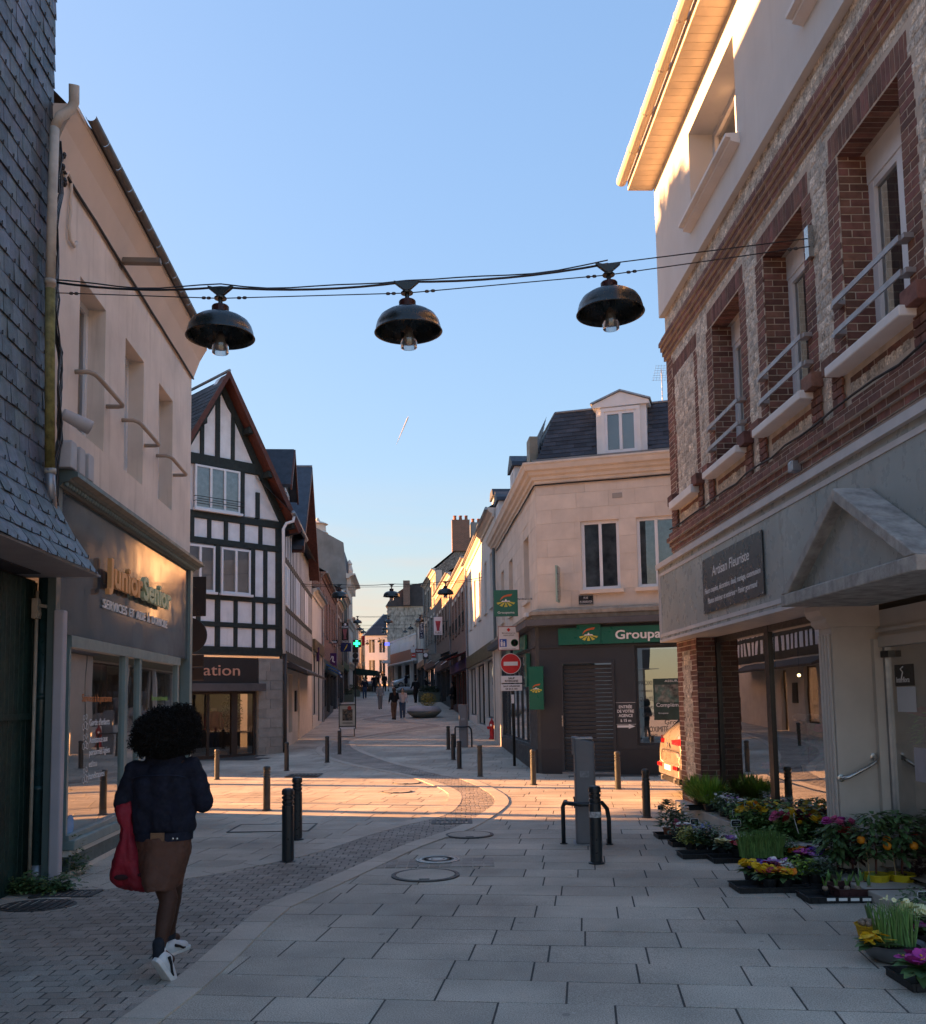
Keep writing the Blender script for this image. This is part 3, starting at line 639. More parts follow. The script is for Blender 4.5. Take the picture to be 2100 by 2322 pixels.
# ================================================================ RIGHT: florist's corner house of brick and flint
RF = Fr((3.33, 14.43), (.031, -1))                        # u runs from the street corner towards the viewer
FB = T('brick_and_flint_corner_house', 'brick and flint house with a white top storey above the grey florist shopfront', 'building', RF.P(4, 0, -1))
def boxpiece(fr, u0, u1, v0, v1, w0, w1, j=.0):
    q = [fr.P(u0, v0, w1+rnd.uniform(-j, j)), fr.P(u1, v0, w1+rnd.uniform(-j, j)), fr.P(u1, v1, w1+rnd.uniform(-j, j)), fr.P(u0, v1, w1+rnd.uniform(-j, j))]
    q2 = [fr.P(u0, v0, w0), fr.P(u1, v0, w0), fr.P(u1, v1, w0), fr.P(u0, v1, w0)]
    return (q+q2, [(0, 1, 2, 3), (0, 4, 5, 1), (1, 5, 6, 2), (2, 6, 7, 3), (3, 7, 4, 0)])
def inr(u, v, rects): return any(r[0] < u < r[1] and r[2] < v < r[3] for r in rects)
def bricks(items, fr, u0, u1, v0, v1, w, th=.014, bl=.215, bh=.062, jt=.013, tooth=0, toothside=1, holes=(), soldier=False):
    if soldier:
        u = u0
        while u < u1-.02:
            items.append(boxpiece(fr, u, min(u+bh, u1), v0, v1, w-.02, w+min(th, .004)+rnd.uniform(-.001, .001), .001)); u += bh+jt
        return
    r = 0; v = v0
    while v < v1-.02:
        vt_ = min(v+bh, v1); u = u0-(r % 2)*(bl+jt)/2; ur = u1+(tooth if (r//2) % 2 and toothside > 0 else 0); ul = u0-(tooth if (r//2) % 2 and toothside < 0 else 0)
        u = ul-(r % 2)*(bl+jt)/2
        while u < ur-.02:
            a, b = max(u, ul), min(u+bl, ur)
            if b-a > .03 and not inr((a+b)/2, (v+vt_)/2, holes): items.append(boxpiece(fr, a, b, v, vt_, w-.02, w+min(th, .003)+rnd.uniform(-.001, .0015), .001))
            u += bl+jt
        v += bh+jt; r += 1
def flints(items, fr, u0, u1, v0, v1, w, holes=(), s=.115, th=.012):
    nv = max(1, round((v1-v0)/(s*.85))); dv = (v1-v0)/nv
    for i in range(nv):
        u = u0-rnd.random()*s
        while u < u1:
            L_ = s*rnd.uniform(.7, 1.25); a, b = max(u, u0)+.007, min(u+L_, u1)-.007; va, vb_ = v0+i*dv+.007, v0+(i+1)*dv-.007; u += L_
            if b-a < .03 or inr((a+b)/2, (va+vb_)/2, holes): continue
            q = [fr.P(x+rnd.uniform(-.008, .008), y+rnd.uniform(-.008, .008), w+.004*rnd.uniform(.2, .9)) for x, y in ((a, va), (b, va), (b, vb_), (a, vb_))]
            c = fr.P((a+b)/2+rnd.uniform(-.02, .02), (va+vb_)/2+rnd.uniform(-.015, .015), w+.005+rnd.uniform(0, .009)); q2 = [p+(p-c)*.04-fr.w*.02 for p in q]
            items.append((q+[c]+q2, [(0, 1, 4), (1, 2, 4), (2, 3, 4), (3, 0, 4)]+[(k, 5+k, 5+(k+1) % 4, (k+1) % 4) for k in range(4)]))
WV0, WV1 = 4.72, 6.68
RW = [(2.36, 3.5), (4.32, 5.46), (6.28, 7.42), (8.24, 9.38)]
holes = [(a, b, WV0, WV1) for a, b in RW]
UE = 10.
mb = MB(); mb.wall(RF, 0, UE, 3.7, 7.85, holes, .36); mb.wall(RF, 0, 1.06, 0, 2.7); mb.obj('wall', mortar, FB)
mb = MB(); mb.box(RF, .01, 1.05, 0, 2.7, -.3, -.001); mb.obj('pier_core', mortar, FB)
bi, fi = [], []
bz = []                                                    # zones that are not flint
for a, b in RW:
    for x0, x1, ts in ((a-.235, a, -1), (b, b+.235, 1)):
        bricks(bi, RF, x0, x1, WV0-.05, WV1+.02, 0, tooth=0, toothside=ts); bz.append((x0-.02, x1+.02, 3.7, WV1+.02))
    bricks(bi, RF, a-.16, b+.16, WV1+.02, WV1+.25, 0, th=.02, soldier=True); bz.append((a-.2, b+.2, WV1, WV1+.27)); bz.append((a, b, WV0-.15, WV1))
    # brick reveals
    JF = Fr(RF.P(a, 0, 0), RF.w*-1)                        # the jamb that faces the viewer's side
    for (uu, dirn) in ((a, 1),):
        JR = Fr(RF.P(uu, 0, 0), -RF.w) if dirn > 0 else None
        r = 0; v = WV0
        while v < WV1-.03:
            for x0, x1 in (((.01, .215), (.228, .355)) if r % 2 else ((.01, .1), (.112, .33))):
                bi.append(boxpiece(Fr(RF.P(uu, 0, 0), -RF.w), x0, x1, v, min(v+.062, WV1), -.02, .004+rnd.uniform(0, .004)))
            v += .074; r += 1
# underside of the lintels
for a, b in RW:
    LFm = MB(); u = a
    while u < b-.03:
        q = [RF.P(u, WV1-.004, -.005), RF.P(u+.062, WV1-.004, -.005), RF.P(u+.062, WV1-.004, -.215), RF.P(u, WV1-.004, -.215)]; bi.append((q+[p+Vector((0, 0, .01)) for p in q], [(0, 1, 2, 3), (0, 4, 5, 1), (1, 5, 6, 2), (2, 6, 7, 3), (3, 7, 4, 0)])); u += .074
# blind window, quoins, string courses
bricks(bi, RF, .0, .30, 4.32, 7.1, 0, th=.02, tooth=.1); bz.append((-.1, .34, 4.3, 7.12))
for x0, x1 in ((.34, .46), (1.5, 1.66)): bricks(bi, RF, x0, x1, 4.72, 6.68, 0, th=.018); bz.append((x0-.01, x1+.01, 4.7, 6.7))
bricks(bi, RF, .36, 1.66, 6.68, 6.90, 0, th=.018, soldier=True); bz.append((.34, 1.68, 6.68, 6.92))
for k, (v0, w_) in enumerate(((7.10, .03), (7.175, .055), (7.25, .085), (7.325, .11), (7.40, .07))): bricks(bi, RF, -.03, UE, v0, v0+.062, w_, th=.016); B('band_course', mortar, FB, RF, -.02, UE, v0-.006, v0+.068, 0, w_+.001)
bz.append((-1, UE, 7.08, 7.48))
for k, (v0, w_) in enumerate(((4.0, .02), (4.075, .05), (4.15, .09), (4.225, .05))): bricks(bi, RF, -.03, UE, v0, v0+.062, w_, th=.014); B('band_course', mortar, FB, RF, -.02, UE, v0-.006, v0+.068, 0, w_+.001)
bz.append((-1, UE, 3.7, 4.3))
# brick feet under the sills
allw = [(.5, 1.5)]+RW
for a, b in allw:
    for x0 in (a-.28, b+.06): bricks(bi, RF, x0, x0+.22, 4.31, 4.68, .03, th=.02, bl=.2); bz.append((x0-.02, x0+.24, 4.3, 4.72))
    for x0 in (a-.30, b+.04): B('corbel', brick_m, FB, RF, x0, x0+.26, 4.68, 4.83, 0, .12, bevel=.008)
    bricks(bi, RF, a+.04, b, 4.31, 4.36, 0, th=.014); bricks(bi, RF, a+.04, b, 4.5, 4.56, 0, th=.014); bz.append((a, b, 4.3, 4.37)); bz.append((a, b, 4.49, 4.57))
flints(fi, RF, .02, 9.6, 4.32, 7.09, 0, bz+holes); flints(fi, RF, .02, 9.6, 7.49, 7.84, 0)
# corner pier of the shop: bricks round a flint panel, and its return towards the glass
bricks(bi, RF, .0, .26, .02, 2.62, 0, th=.018, tooth=.08); bricks(bi, RF, .80, 1.06, .02, 2.62, 0, th=.018, tooth=.08, toothside=-1); bricks(bi, RF, .26, .80, 2.42, 2.62, 0, th=.016); bricks(bi, RF, .26, .8, .02, .2, 0, th=.016)
flints(fi, RF, .29, .77, .2, 2.42, 0, s=.085, th=.02)
r = 0; v = .02
while v < 2.6:
    for x0, x1 in (((.0, .1), (.112, .3)) if r % 2 else ((.0, .215), (.228, .3))): bi.append(boxpiece(Fr(RF.P(1.062, 0, 0), -RF.w), x0, x1, v, v+.062, -.02, .003+rnd.uniform(0, .003)))
    v += .074; r += 1
pieces('brick', bi, brick_m, FB); pieces('flint', fi, flint_m, FB)
# windows, sills, rails
for a, b in RW:
    f = RF.at(0, 0, -.30); mb = MB()
    for x0, x1 in ((a, a+.10), (b-.10, b), ((a+b)/2-.045, (a+b)/2+.045)): mb.box(f, x0, x1, WV0, WV1-.28, -.05, .02)
    mb.box(f, a, b, WV1-.28, WV1, -.05, .03); mb.box(f, a+.1, b-.1, WV0, WV0+.09, -.05, .02); mb.box(f, a+.1, b-.1, WV1-.35, WV1-.28, -.05, .015); w_ = mb.obj('window', white_pvc, FB)
    for x0, x1 in ((a+.1, (a+b)/2-.045), ((a+b)/2+.045, b-.1)): MB().poly(f.P(x0, WV0+.09, -.02), f.P(x1, WV0+.09, -.02), f.P(x1, WV1-.35, -.02), f.P(x0, WV1-.35, -.02)).obj('pane', glass_w, w_)
    B('curtain', PM('grey_curtain', (.22, .23, .24), .9, var=.25, scale=9), FB, RF, a, b, WV0, WV1, -.5, -.46)
    B('sill', white_paint, FB, RF, a-.12, b+.12, WV0-.10, WV0-.01, -.3, .17, bevel=.012)
    for v in (4.98, 5.26):
        mb = MB(); mb.box(RF, a-.04, b+.04, v, v+.05, .085, .1); mb.box(RF, a-.1, a+.02, v-.0, v+.04, .0, .085); mb.box(RF, b-.02, b+.1, v-.0, v+.04, .0, .085); mb.obj('guard_rail', PM('pale_rail', (.33, .31, .31), .45, metal=.4, var=.15), FB)
B('sill', white_paint, FB, RF, .38, 1.62, WV0-.13, WV0-.01, -.02, .15, bevel=.012)
# white top storey
render_w = PM('white_render', (.60, .60, .59), .85, var=.05, scale=1.2, bump=.1, bscale=150, streak=.14, streak_col=(.32, .31, .29))
ho = [(1.98, 3.95, 8.42, 9.66), (6.0, 7.9, 8.42, 9.66)]
mb = MB(); mb.wall(RF, -.02, UE, 7.82, 10.06, ho, .42, w=.09); mb.poly(RF.P(-.02, 7.82, 0), RF.P(UE, 7.82, 0), RF.P(UE, 7.82, .09), RF.P(-.02, 7.82, .09)); mb.obj('top_storey', render_w, FB)
for a, b, c, d in ho:
    f = RF.at(0, 0, -.3); mb = MB()
    for x0, x1 in ((a, a+.08), (b-.08, b), ((a+b)/2-.05, (a+b)/2+.05)): mb.box(f, x0, x1, c, d, -.05, .04)
    mb.box(f, a, b, c, c+.08, -.05, .035); mb.box(f, a, b, d-.08, d, -.05, .035); w_ = mb.obj('window', white_pvc, FB)
    for x0, x1 in ((a+.08, (a+b)/2-.05), ((a+b)/2+.05, b-.08)): MB().poly(f.P(x0, c+.08, -.02), f.P(x1, c+.08, -.02), f.P(x1, d-.08, -.02), f.P(x0, d-.08, -.02)).obj('pane', glass_w, w_)
    B('room_back', dark_in, FB, RF, a, b, c, d, -.6, -.55)
    mb = MB(); mb.prism(Fr(RF.P(a-.08, 0, 0), -RF.w), [(.3, c-.02), (-.26, c-.06), (-.26, c-.1), (-.2, c-.11), (-.2, c-.15), (-.09, c-.18), (.3, c-.18)], 0, b-a+.16); mb.obj('sill', white_paint, FB)
# boarded soffit and gutter
mb = MB(); mb.box(RF, -.12, UE, 10.06, 10.22, -.2, .50); mb.obj('eave_board', PM('cream_fascia', (.6, .55, .47), .6, var=.06), FB)
sof = PM('soffit_board', (.58, .49, .38), .7, var=.1, scale=4, rand=.06)
u = -.12
while u < 8.5: B('soffit_board', sof, FB, RF, u, u+.142, 10.035, 10.06, .09, .50); u += .15
mb = MB()
for k in range(11):
    a = -.14+k*.93; b = a+.915; pr = [(.085*math.cos(t), .085*math.sin(t)) for t in [math.pi*.95+i*math.pi*1.15/8 for i in range(9)]]
    for (x0, y0), (x1, y1) in zip(pr, pr[1:]): mb.poly(RF.P(a, 10.2+y0, .6+x0), RF.P(b, 10.2+y0, .6+x0), RF.P(b, 10.2+y1, .6+x1), RF.P(a, 10.2+y1, .6+x1))
    mb.lathe(RF.P(b, 10.2, .6), [(.088, -.02), (.095, 0), (.088, .02)], 16, ax=RF.u)
mb.poly(*[RF.P(-.14, 10.2+.085*math.sin(t), .6+.085*math.cos(t)) for t in [math.pi+i*math.pi/8 for i in range(9)]])
mb.obj('gutter', PM('cream_gutter', (.5, .44, .36), .5, var=.12, scale=3), FB)
mb = MB(); mb.poly(RF.P(-.1, 10.22, .5), RF.P(UE, 10.22, .5), RF.P(UE, 11.4, -4), RF.P(-.1, 11.4, -4)); mb.poly(RF.P(0, 0, -.31), RF.P(0, 10.2, -.31), RF.P(0, 10.2, -8), RF.P(0, 0, -8)); mb.poly(RF.P(0, 2.65, .0), RF.P(0, 10.2, .0), RF.P(0, 10.2, -.32), RF.P(0, 2.65, -.32)); mb.obj('back_walls', mortar, FB)
# plaster strip over the fascia with a cable and little box
mb = MB(); mb.box(RF, 0, UE, 3.72, 3.99, -.01, .012); mb.obj('plaster_strip', PM('pinkish_plaster', (.33, .245, .2), .85, var=.15, scale=4, streak=.4, streak_col=(.12, .1, .09)), FB)
MB().tube([RF.P(.1+k*.4, 4.33+rnd.uniform(-.02, .02), .07) for k in range(24)], .012, 6).obj('facade_cable', wire_m, FB, smooth=True)
q = RF.uv(1400+1050*.3968, 700+875*.3968); B('cable_box', zinc, FB, RF, q[0]-.06, q[0]+.06, 4.0, 4.11, .02, .12, bevel=.01)
# ---------------- shopfront
fascia_m = PM('grey_green_fascia', (.29, .325, .315), .3, var=.14, scale=1.6, streak=.45, streak_col=(.045, .055, .05), spec=.45)
trim_m = PM('pale_trim', (.5, .5, .5), .5, var=.1, scale=4)
for k in range(5): B('fascia_panel', fascia_m, FB, RF, .0+k*2.0, 2.0+k*2.0-.006, 2.62, 3.72, .0, .24)
mb = MB(); mb.box(RF, .0, UE, 3.60, 3.65, .24, .25); mb.box(RF, .0, UE, 2.66, 2.71, .24, .25); mb.box(RF, .03, .08, 2.71, 3.6, .24, .25); mb.obj('fascia_stripe', trim_m, FB)
mb = MB(); mb.box(RF, -.03, UE, 3.72, 3.80, -.01, .29); mb.box(RF, -.02, UE, 2.58, 2.62, -.3, .26); mb.box(RF, -.03, .0, 2.6, 3.72, .0, .255); mb.obj('fascia_frame', trim_m, FB)
q = [RF.uv(*p, .25) for p in ((1594, 1271), (1731, 1201), (1737, 1350), (1600, 1392))]
s0, s1, sv0, sv1 = 2.40, 4.62, 2.80, 3.50
sb_ = B('sign_board', PM('dark_sign', (.03, .032, .036), .3, var=.1, scale=2, spec=.5), FB, RF, s0, s1, sv0, sv1, .25, .262)
for s_, v_, h_, a_, b_, sh in (('Artisan Fleuriste', 3.24, .125, .42, 1.80, .12), ('Fleurs coupées, décoration, deuil, mariage, communion', 3.045, .07, .08, 2.14, .12), ('Plantes intérieur et extérieur • Panier gourmand', 2.91, .07, .2, 2.02, .12)):
    text(s_, 'lettering', white_l, sb_, RF, s0+a_, v_, .264, h=h_, width=b_-a_, depth=.001, shear=sh, bold=.0006)
mb = MB()
for a in (.03, 1.1, 2.19):
    for b in (.02, .68): mb.lathe(RF.P(s0+a, sv0+b, .262), [(.012, 0), (.012, .006), (.001, .008)], 8, ax=RF.w)
mb.obj('screw', steel, sb_)
# pediment over the door
ped = PM('weathered_concrete', (.34, .335, .315), .9, var=.35, scale=7, bump=.5, bscale=50, streak=.5, streak_col=(.05, .055, .045))
pc, ph, pv, pa = 7.08, 1.22, 2.60, 3.36; pw0, pw1 = .25, .56
mb = MB(); mb.prism(RF, [(pc-ph, pv-.06), (pc+ph, pv-.06), (pc+ph, pv+.05), (pc-ph, pv+.05)], -.3, pw1); mb.obj('pediment_base', ped, FB, bevel=.01)
mb = MB(); mb.prism(RF, [(pc-ph, pv+.05), (pc-ph+.16, pv+.05), (pc, pa-.09), (pc, pa+.02)], pw0, pw1); mb.obj('pediment_rake', ped, FB, bevel=.01)
mb = MB(); mb.prism(RF, [(pc+ph-.16, pv+.05), (pc+ph, pv+.05), (pc, pa+.02), (pc, pa-.09)], pw0, pw1); mb.obj('pediment_rake', ped, FB, bevel=.01)
mb = MB(); mb.prism(RF, [(pc-ph+.15, pv+.05), (pc+ph-.15, pv+.05), (pc, pa-.085)], pw0, pw0+.2); mb.obj('tympanum', fascia_m, FB)
# glass front: black frames, panes
gw = -.30
xs = [1.06]+[RF.uv(1400+x*.4077, 1500+500*.4077, gw)[0] for x in (857, 880)]+[5.42]
mb = MB()
for a, b in ((1.06, 1.14), (xs[1], xs[2]), (5.34, 5.42)): mb.box(RF, a, b, .16, 2.58, gw-.05, gw+.03)
mb.box(RF, 1.14, 5.34, .16, .22, gw-.05, gw+.025); mb.box(RF, 1.14, 5.34, 2.50, 2.58, gw-.05, gw+.025); sw = mb.obj('shop_window', black_m, FB)
for a, b in ((1.14, xs[1]), (xs[2], 5.34)): MB().poly(RF.P(a, .22, gw), RF.P(b, .22, gw), RF.P(b, 2.5, gw), RF.P(a, 2.5, gw)).obj('pane', glass_s, sw)
B('plinth', PM('pale_stone_plinth', (.38, .36, .33), .85, var=.15, scale=4, bump=.2, bscale=90), FB, RF, -.02, 5.42, .0, .155, gw-.05, .12, bevel=.012)
# pilaster with flutes, return panel, door
pcol = PM('cream_pilaster', (.47, .435, .39), .6, var=.07, scale=3, streak=.12, streak_col=(.25, .22, .18))
mb = MB(); mb.box(RF, 5.42, 5.70, 0, 2.36, -.42, .03); mb.obj('pilaster', pcol, FB)
for k in range(4): B('flute', pcol, FB, RF, 5.435+k*.066, 5.435+k*.066+.046, .05, 2.30, .03, .052, bevel=.012)
mb = MB(); mb.prism(Fr(RF.P(5.38, 0, 0), -RF.w), [(.42, 2.36), (-.05, 2.36), (-.09, 2.40), (-.09, 2.44), (-.13, 2.47), (-.15, 2.52), (-.15, 2.57), (.42, 2.57)], 0, .36); mb.obj('capital', pcol, FB)
dw = -.44
mb = MB(); mb.box(RF, 5.70, 5.76, 0, 2.24, dw-.05, dw+.1); mb.box(RF, 5.76, 8.4, 2.16, 2.26, dw-.05, dw+.06); mb.box(RF, 5.70, 8.4, 2.26, 2.51, dw-.05, dw+.02); mb.box(RF, 5.70, 8.4, 2.30, 2.335, dw+.02, dw+.05); mb.obj('door_surround', pcol, FB)
mb = MB(); mb.box(RF, 5.76, 5.80, .1, 2.16, dw-.04, dw+.02); mb.box(RF, 5.80, 6.9, .1, .16, dw-.04, dw+.02); dr = mb.obj('glass_door', zinc, FB)
MB().poly(RF.P(5.80, .16, dw), RF.P(6.9, .16, dw), RF.P(6.9, 2.16, dw), RF.P(5.80, 2.16, dw)).obj('pane', glass_s, dr)
MB().poly(RF.P(6.9, .1, dw), RF.P(8.4, .1, dw), RF.P(8.4, 2.16, dw), RF.P(6.9, 2.16, dw)).obj('pane', glass_s, dr)
B('door_closer', black_m, dr, RF, 5.80, 5.95, 2.06, 2.12, dw, dw+.06)
d0, d1 = RF.uv(2028, 1530, dw+.01), RF.uv(2070, 1530, dw+.01)
st = B('door_sticker', PM('black_sticker', (.012, .012, .014), .35), dr, RF, d0[0], d1[0], RF.uv(2030, 1556, dw)[1], RF.uv(2030, 1508, dw)[1], dw+.003, dw+.005)
text('Interflora', 'lettering', white_l, dr, RF, d0[0]+.03, RF.uv(2030, 1548, dw)[1], dw+.007, h=.05, width=(d1[0]-d0[0])*.7, depth=.001)
MB().tube([RF.P(d0[0]+.12, RF.uv(2030, 1540, dw)[1], dw+.008), RF.P(d0[0]+.15, RF.uv(2030, 1525, dw)[1], dw+.008), RF.P(d0[0]+.11, RF.uv(2030, 1518, dw)[1], dw+.008), RF.P(d0[0]+.16, RF.uv(2030, 1513, dw)[1], dw+.008)], .006, 5).obj('sticker_figure', white_l, dr)
B('door_notice', PM('paper', (.5, .52, .55), .8, var=.05), dr, RF, d0[0]+.02, d1[0]+.02, RF.uv(2035, 1614, dw)[1], RF.uv(2035, 1558, dw)[1], dw+.003, dw+.005)
a, b = RF.uv(2072, 1695, dw+.02), RF.uv(2100, 1775, dw+.02); hg = B('opening_hours_board', PM('board_grey', (.36, .34, .38), .6), dr, RF, a[0], a[0]+.3, b[1], a[1], dw+.004, dw+.02)
# grab rail on the return of the pilaster
RR = Fr(RF.P(5.70, 0, 0.03), -RF.w); 
MB().tube([RR.P(.02, .95, 0), RR.P(.02, .95, .05), RR.P(.06, .96, .075), RR.P(.26, 1.06, .075), RR.P(.32, 1.10, .075), RR.P(.34, 1.13, .05), RR.P(.34, 1.14, 0)], .017, 10).obj('grab_rail', steel, FB, smooth=True)
mb = MB()
for p_ in (RR.P(.02, .95, 0), RR.P(.34, 1.14, 0)): mb.lathe(p_, [(.036, 0), (.036, .008), (.02, .012), (.001, .012)], 14, ax=RR.w)
mb.obj('rail_flange', steel, FB)
# shop floor, back wall, ceiling
mb = MB(); wb = -4.2
mb.poly(RF.P(.3, .14, gw), RF.P(9, .14, gw), RF.P(9, .14, wb), RF.P(.3, .14, wb)); mb.poly(RF.P(.3, .14, wb), RF.P(9, .14, wb), RF.P(9, 2.7, wb), RF.P(.3, 2.7, wb)); mb.poly(RF.P(.3, 2.7, gw), RF.P(9, 2.7, gw), RF.P(9, 2.7, wb), RF.P(.3, 2.7, wb)); mb.poly(RF.P(.3, 0, gw), RF.P(.3, 2.7, gw), RF.P(.3, 2.7, wb), RF.P(.3, 0, wb)); mb.obj('room', warm_in, FB)
for k in range(5): B('display_shelf', PM('shelf_wood', (.16, .1, .06), .7, var=.3, scale=9), FB, RF, 1.6+k*1.2, 2.5+k*1.2, .14, .7+.25*(k % 3), -1.6-.5*(k % 2), -1.1-.5*(k % 2))
# ================================================================ LEFT CORNER: half-timbered house
K0 = Vector((-5.72, 29., 0)); TF = Fr(K0, (1.02, 1)); TS = Fr(K0, (-.085, 1))
TH = T('half_timbered_house', 'half-timbered corner house with white panels, dark green beams and a steep slate gable', 'building', (K0.x-1, K0.y+1, gz(29)))
def tu(zx, y=1300): return TF.uv(zx*.3968, y)[0]
RB, PAN = .0, -.03
mb = MB(); mb.wall(TF, -5.4, 0, 3.2, 7.4, [], w=-.05); mb.prism(TF, [(-4.6, 7.35), (.3, 7.35), (-2.14, 11.7)], -.3, -.05); mb.obj('wall', white_infill, TH)
def beam(u0, u1, v0, v1, w=.045): B('beam', timber, TH, TF, u0, u1, v0, v1, -.05, w+rnd.uniform(-.004, .004), bevel=.008)
HB = [(3.22, 3.46), (4.05, 4.19), (4.86, 5.03), (6.50, 6.68), (7.25, 7.46)]
for a, b in HB: beam(-5.4, .02, a, b, .055)
def panel(u0, u1, v0, v1): B('panel', white_infill, TH, TF, u0, u1, v0, v1, -.049, -.004+rnd.uniform(-.004, .004), bevel=.006)
def rowp(xs, v0, v1, y):
    q = [(tu(a, y), tu(b, y)) for a, b in xs]
    for a, b in q: panel(a+.005, b-.005, v0+.005, v1-.005)
    for (a, b), (c, d) in zip(q, q[1:]): beam(b, c, v0, v1)
    return q
low = [(1040, 1120), (1143, 1228), (1255, 1335), (1355, 1440), (1455, 1505), (1525, 1575)]
for v0, v1 in ((3.46, 4.05), (4.19, 4.86)): q = rowp(low, v0, v1, 1420); beam(q[-1][1], .02, v0, v1)
q = rowp([(1455, 1505), (1525, 1575)], 5.03, 6.50, 1300); beam(q[-1][1], .02, 5.03, 6.50); beam(tu(1428), q[0][0], 5.03, 6.50)
q = rowp([(1030, 1085), (1107, 1185), (1205, 1280), (1300, 1372), (1395, 1478), (1497, 1575)], 6.68, 7.25, 1210); beam(q[-1][1], .02, 6.68, 7.25)
# gable: centre u=-2.14, rises 61 degrees
gc, gt = -2.14, 11.55
def gw_(v): return max(0., (gt-v)/(gt-7.35)*2.36)
def gpanel(poly):
    mb = MB(); mb.prism(TF, poly, -.049, -.006); mb.obj('panel', white_infill, TH)
beam(-4.4, -.75, 8.86, 9.18, .06)
x0, x1 = tu(1395, 1110), tu(1460, 1110); gpanel([(x0, 7.5), (x1, 7.5), (x1, min(8.84, gt-(x1-gc)/2.36*4.2-.25)), (x0+.12, 8.84), (x0, 8.84)]); beam(tu(1368, 1110), x0, 7.48, 8.86); beam(x1, x1+.14, 7.48, 8.3)
gpanel([(x1+.16, 7.5), (gc+gw_(7.5)-.22, 7.5), (x1+.16, 8.05)])
for a, b in ((1165, 1230), (1255, 1320)):
    a, b = tu(a, 980), tu(b, 980); f = lambda u: gt-abs(u-gc)/2.36*4.2-.34
    gpanel([(a, 9.2), (b, 9.2), (b, f(b)), (a, f(a))])
a = tu(1340, 1000); gpanel([(a, 9.2), (gc+gw_(9.2)-.24, 9.2), (a, gt-abs(a-gc)/2.36*4.2-.34)]); a = tu(1143, 1000); gpanel([(gc-gw_(9.2)+.24, 9.2), (a, 9.2), (a, gt-abs(a-gc)/2.36*4.2-.34)])
for z0, z1 in ((1143, 1165), (1230, 1255), (1320, 1340)):
    a, b = tu(z0, 980), tu(z1, 980); beam(a, b, 9.18, gt-abs((a+b)/2-gc)/2.36*4.2-.25)
gpanel([(gc-gw_(7.5)+.25, 7.5), (tu(1085, 1110), 7.5), (tu(1085, 1110), 8.84), (gc-gw_(8.84)+.25, 8.84)])
for s in (-1, 1):                                          # raking timbers, verge boards with blocks, eave underside
    mb = MB(); mb.prism(TF, [(gc+s*2.40, 7.3), (gc+s*2.18, 7.3), (gc, gt-.34), (gc, gt)][::s], -.05, .06); mb.obj('raking_beam', timber, TH)
    mb = MB(); mb.prism(TF, [(gc+s*2.62, 7.22), (gc+s*2.50, 7.10), (gc, gt+.02), (gc, gt+.26)][::-s], .40, .47); mb.obj('verge_board', redwood, TH)
    mb = MB(); mb.prism(TF, [(gc+s*2.6, 7.25), (gc+s*2.5, 7.15), (gc, gt+.06), (gc, gt+.16)][::-s], -.05, .40); mb.obj('eave_lining', redwood, TH)
    for t in (.0, .36, .66):
        v = 7.35+t*4.2; u = gc+s*gw_(v); B('purlin_end', timber, TH, TF, u-.1, u+.1, v-.10, v+.08, -.05, .42)
# slates of the gable roof, the slope that faces the street corner
items = []
sl_ = math.hypot(2.55, 4.45); du, dv = 2.55/sl_, 4.45/sl_
for s in (-1, 1):
    n_ = int(sl_/.19)
    for i in range(n_):
        t0, t1 = i*.19, i*.19+.24
        k = 0.
        w0 = .46
        while w0 > -8:
            L_ = .26; w1 = max(w0-L_, -8)
            P_ = lambda t, w, h: TF.P(gc+s*(2.62-du*t)+s*dv*h, 7.12+dv*t+du*h, w)
            if s < 0 and w0 > -4.6:
                a_, b_ = w0-.004, w1+.004; off = .13*(i % 2); a_, b_ = min(a_+off, .46), b_+off
                q = [P_(t0, a_, .04+rnd.uniform(0, .006)), P_(t0, b_, .04+rnd.uniform(0, .006)), P_(min(t1, sl_), b_, .022), P_(min(t1, sl_), a_, .022)]
                items.append((q+[p-Vector((0, 0, .02)) for p in q], [(0, 1, 2, 3), (0, 4, 5, 1), (1, 5, 6, 2), (3, 7, 4, 0)]))
            w0 = w1
    mb = MB(); mb.poly(*[TF.P(gc+s*(2.62-du*t), 7.12+dv*t, w) for t, w in ((0, .46), (sl_, .46), (sl_, -8), (0, -8))]); mb.obj('roof_slope', slate_roof, TH)
pieces('slate', items, slate_roof, TH, 120)
MB().tube([TF.P(gc, gt+.24, .47), TF.P(gc, gt+.24, -8)], .05, 6).obj('ridge_cap', zinc, TH)
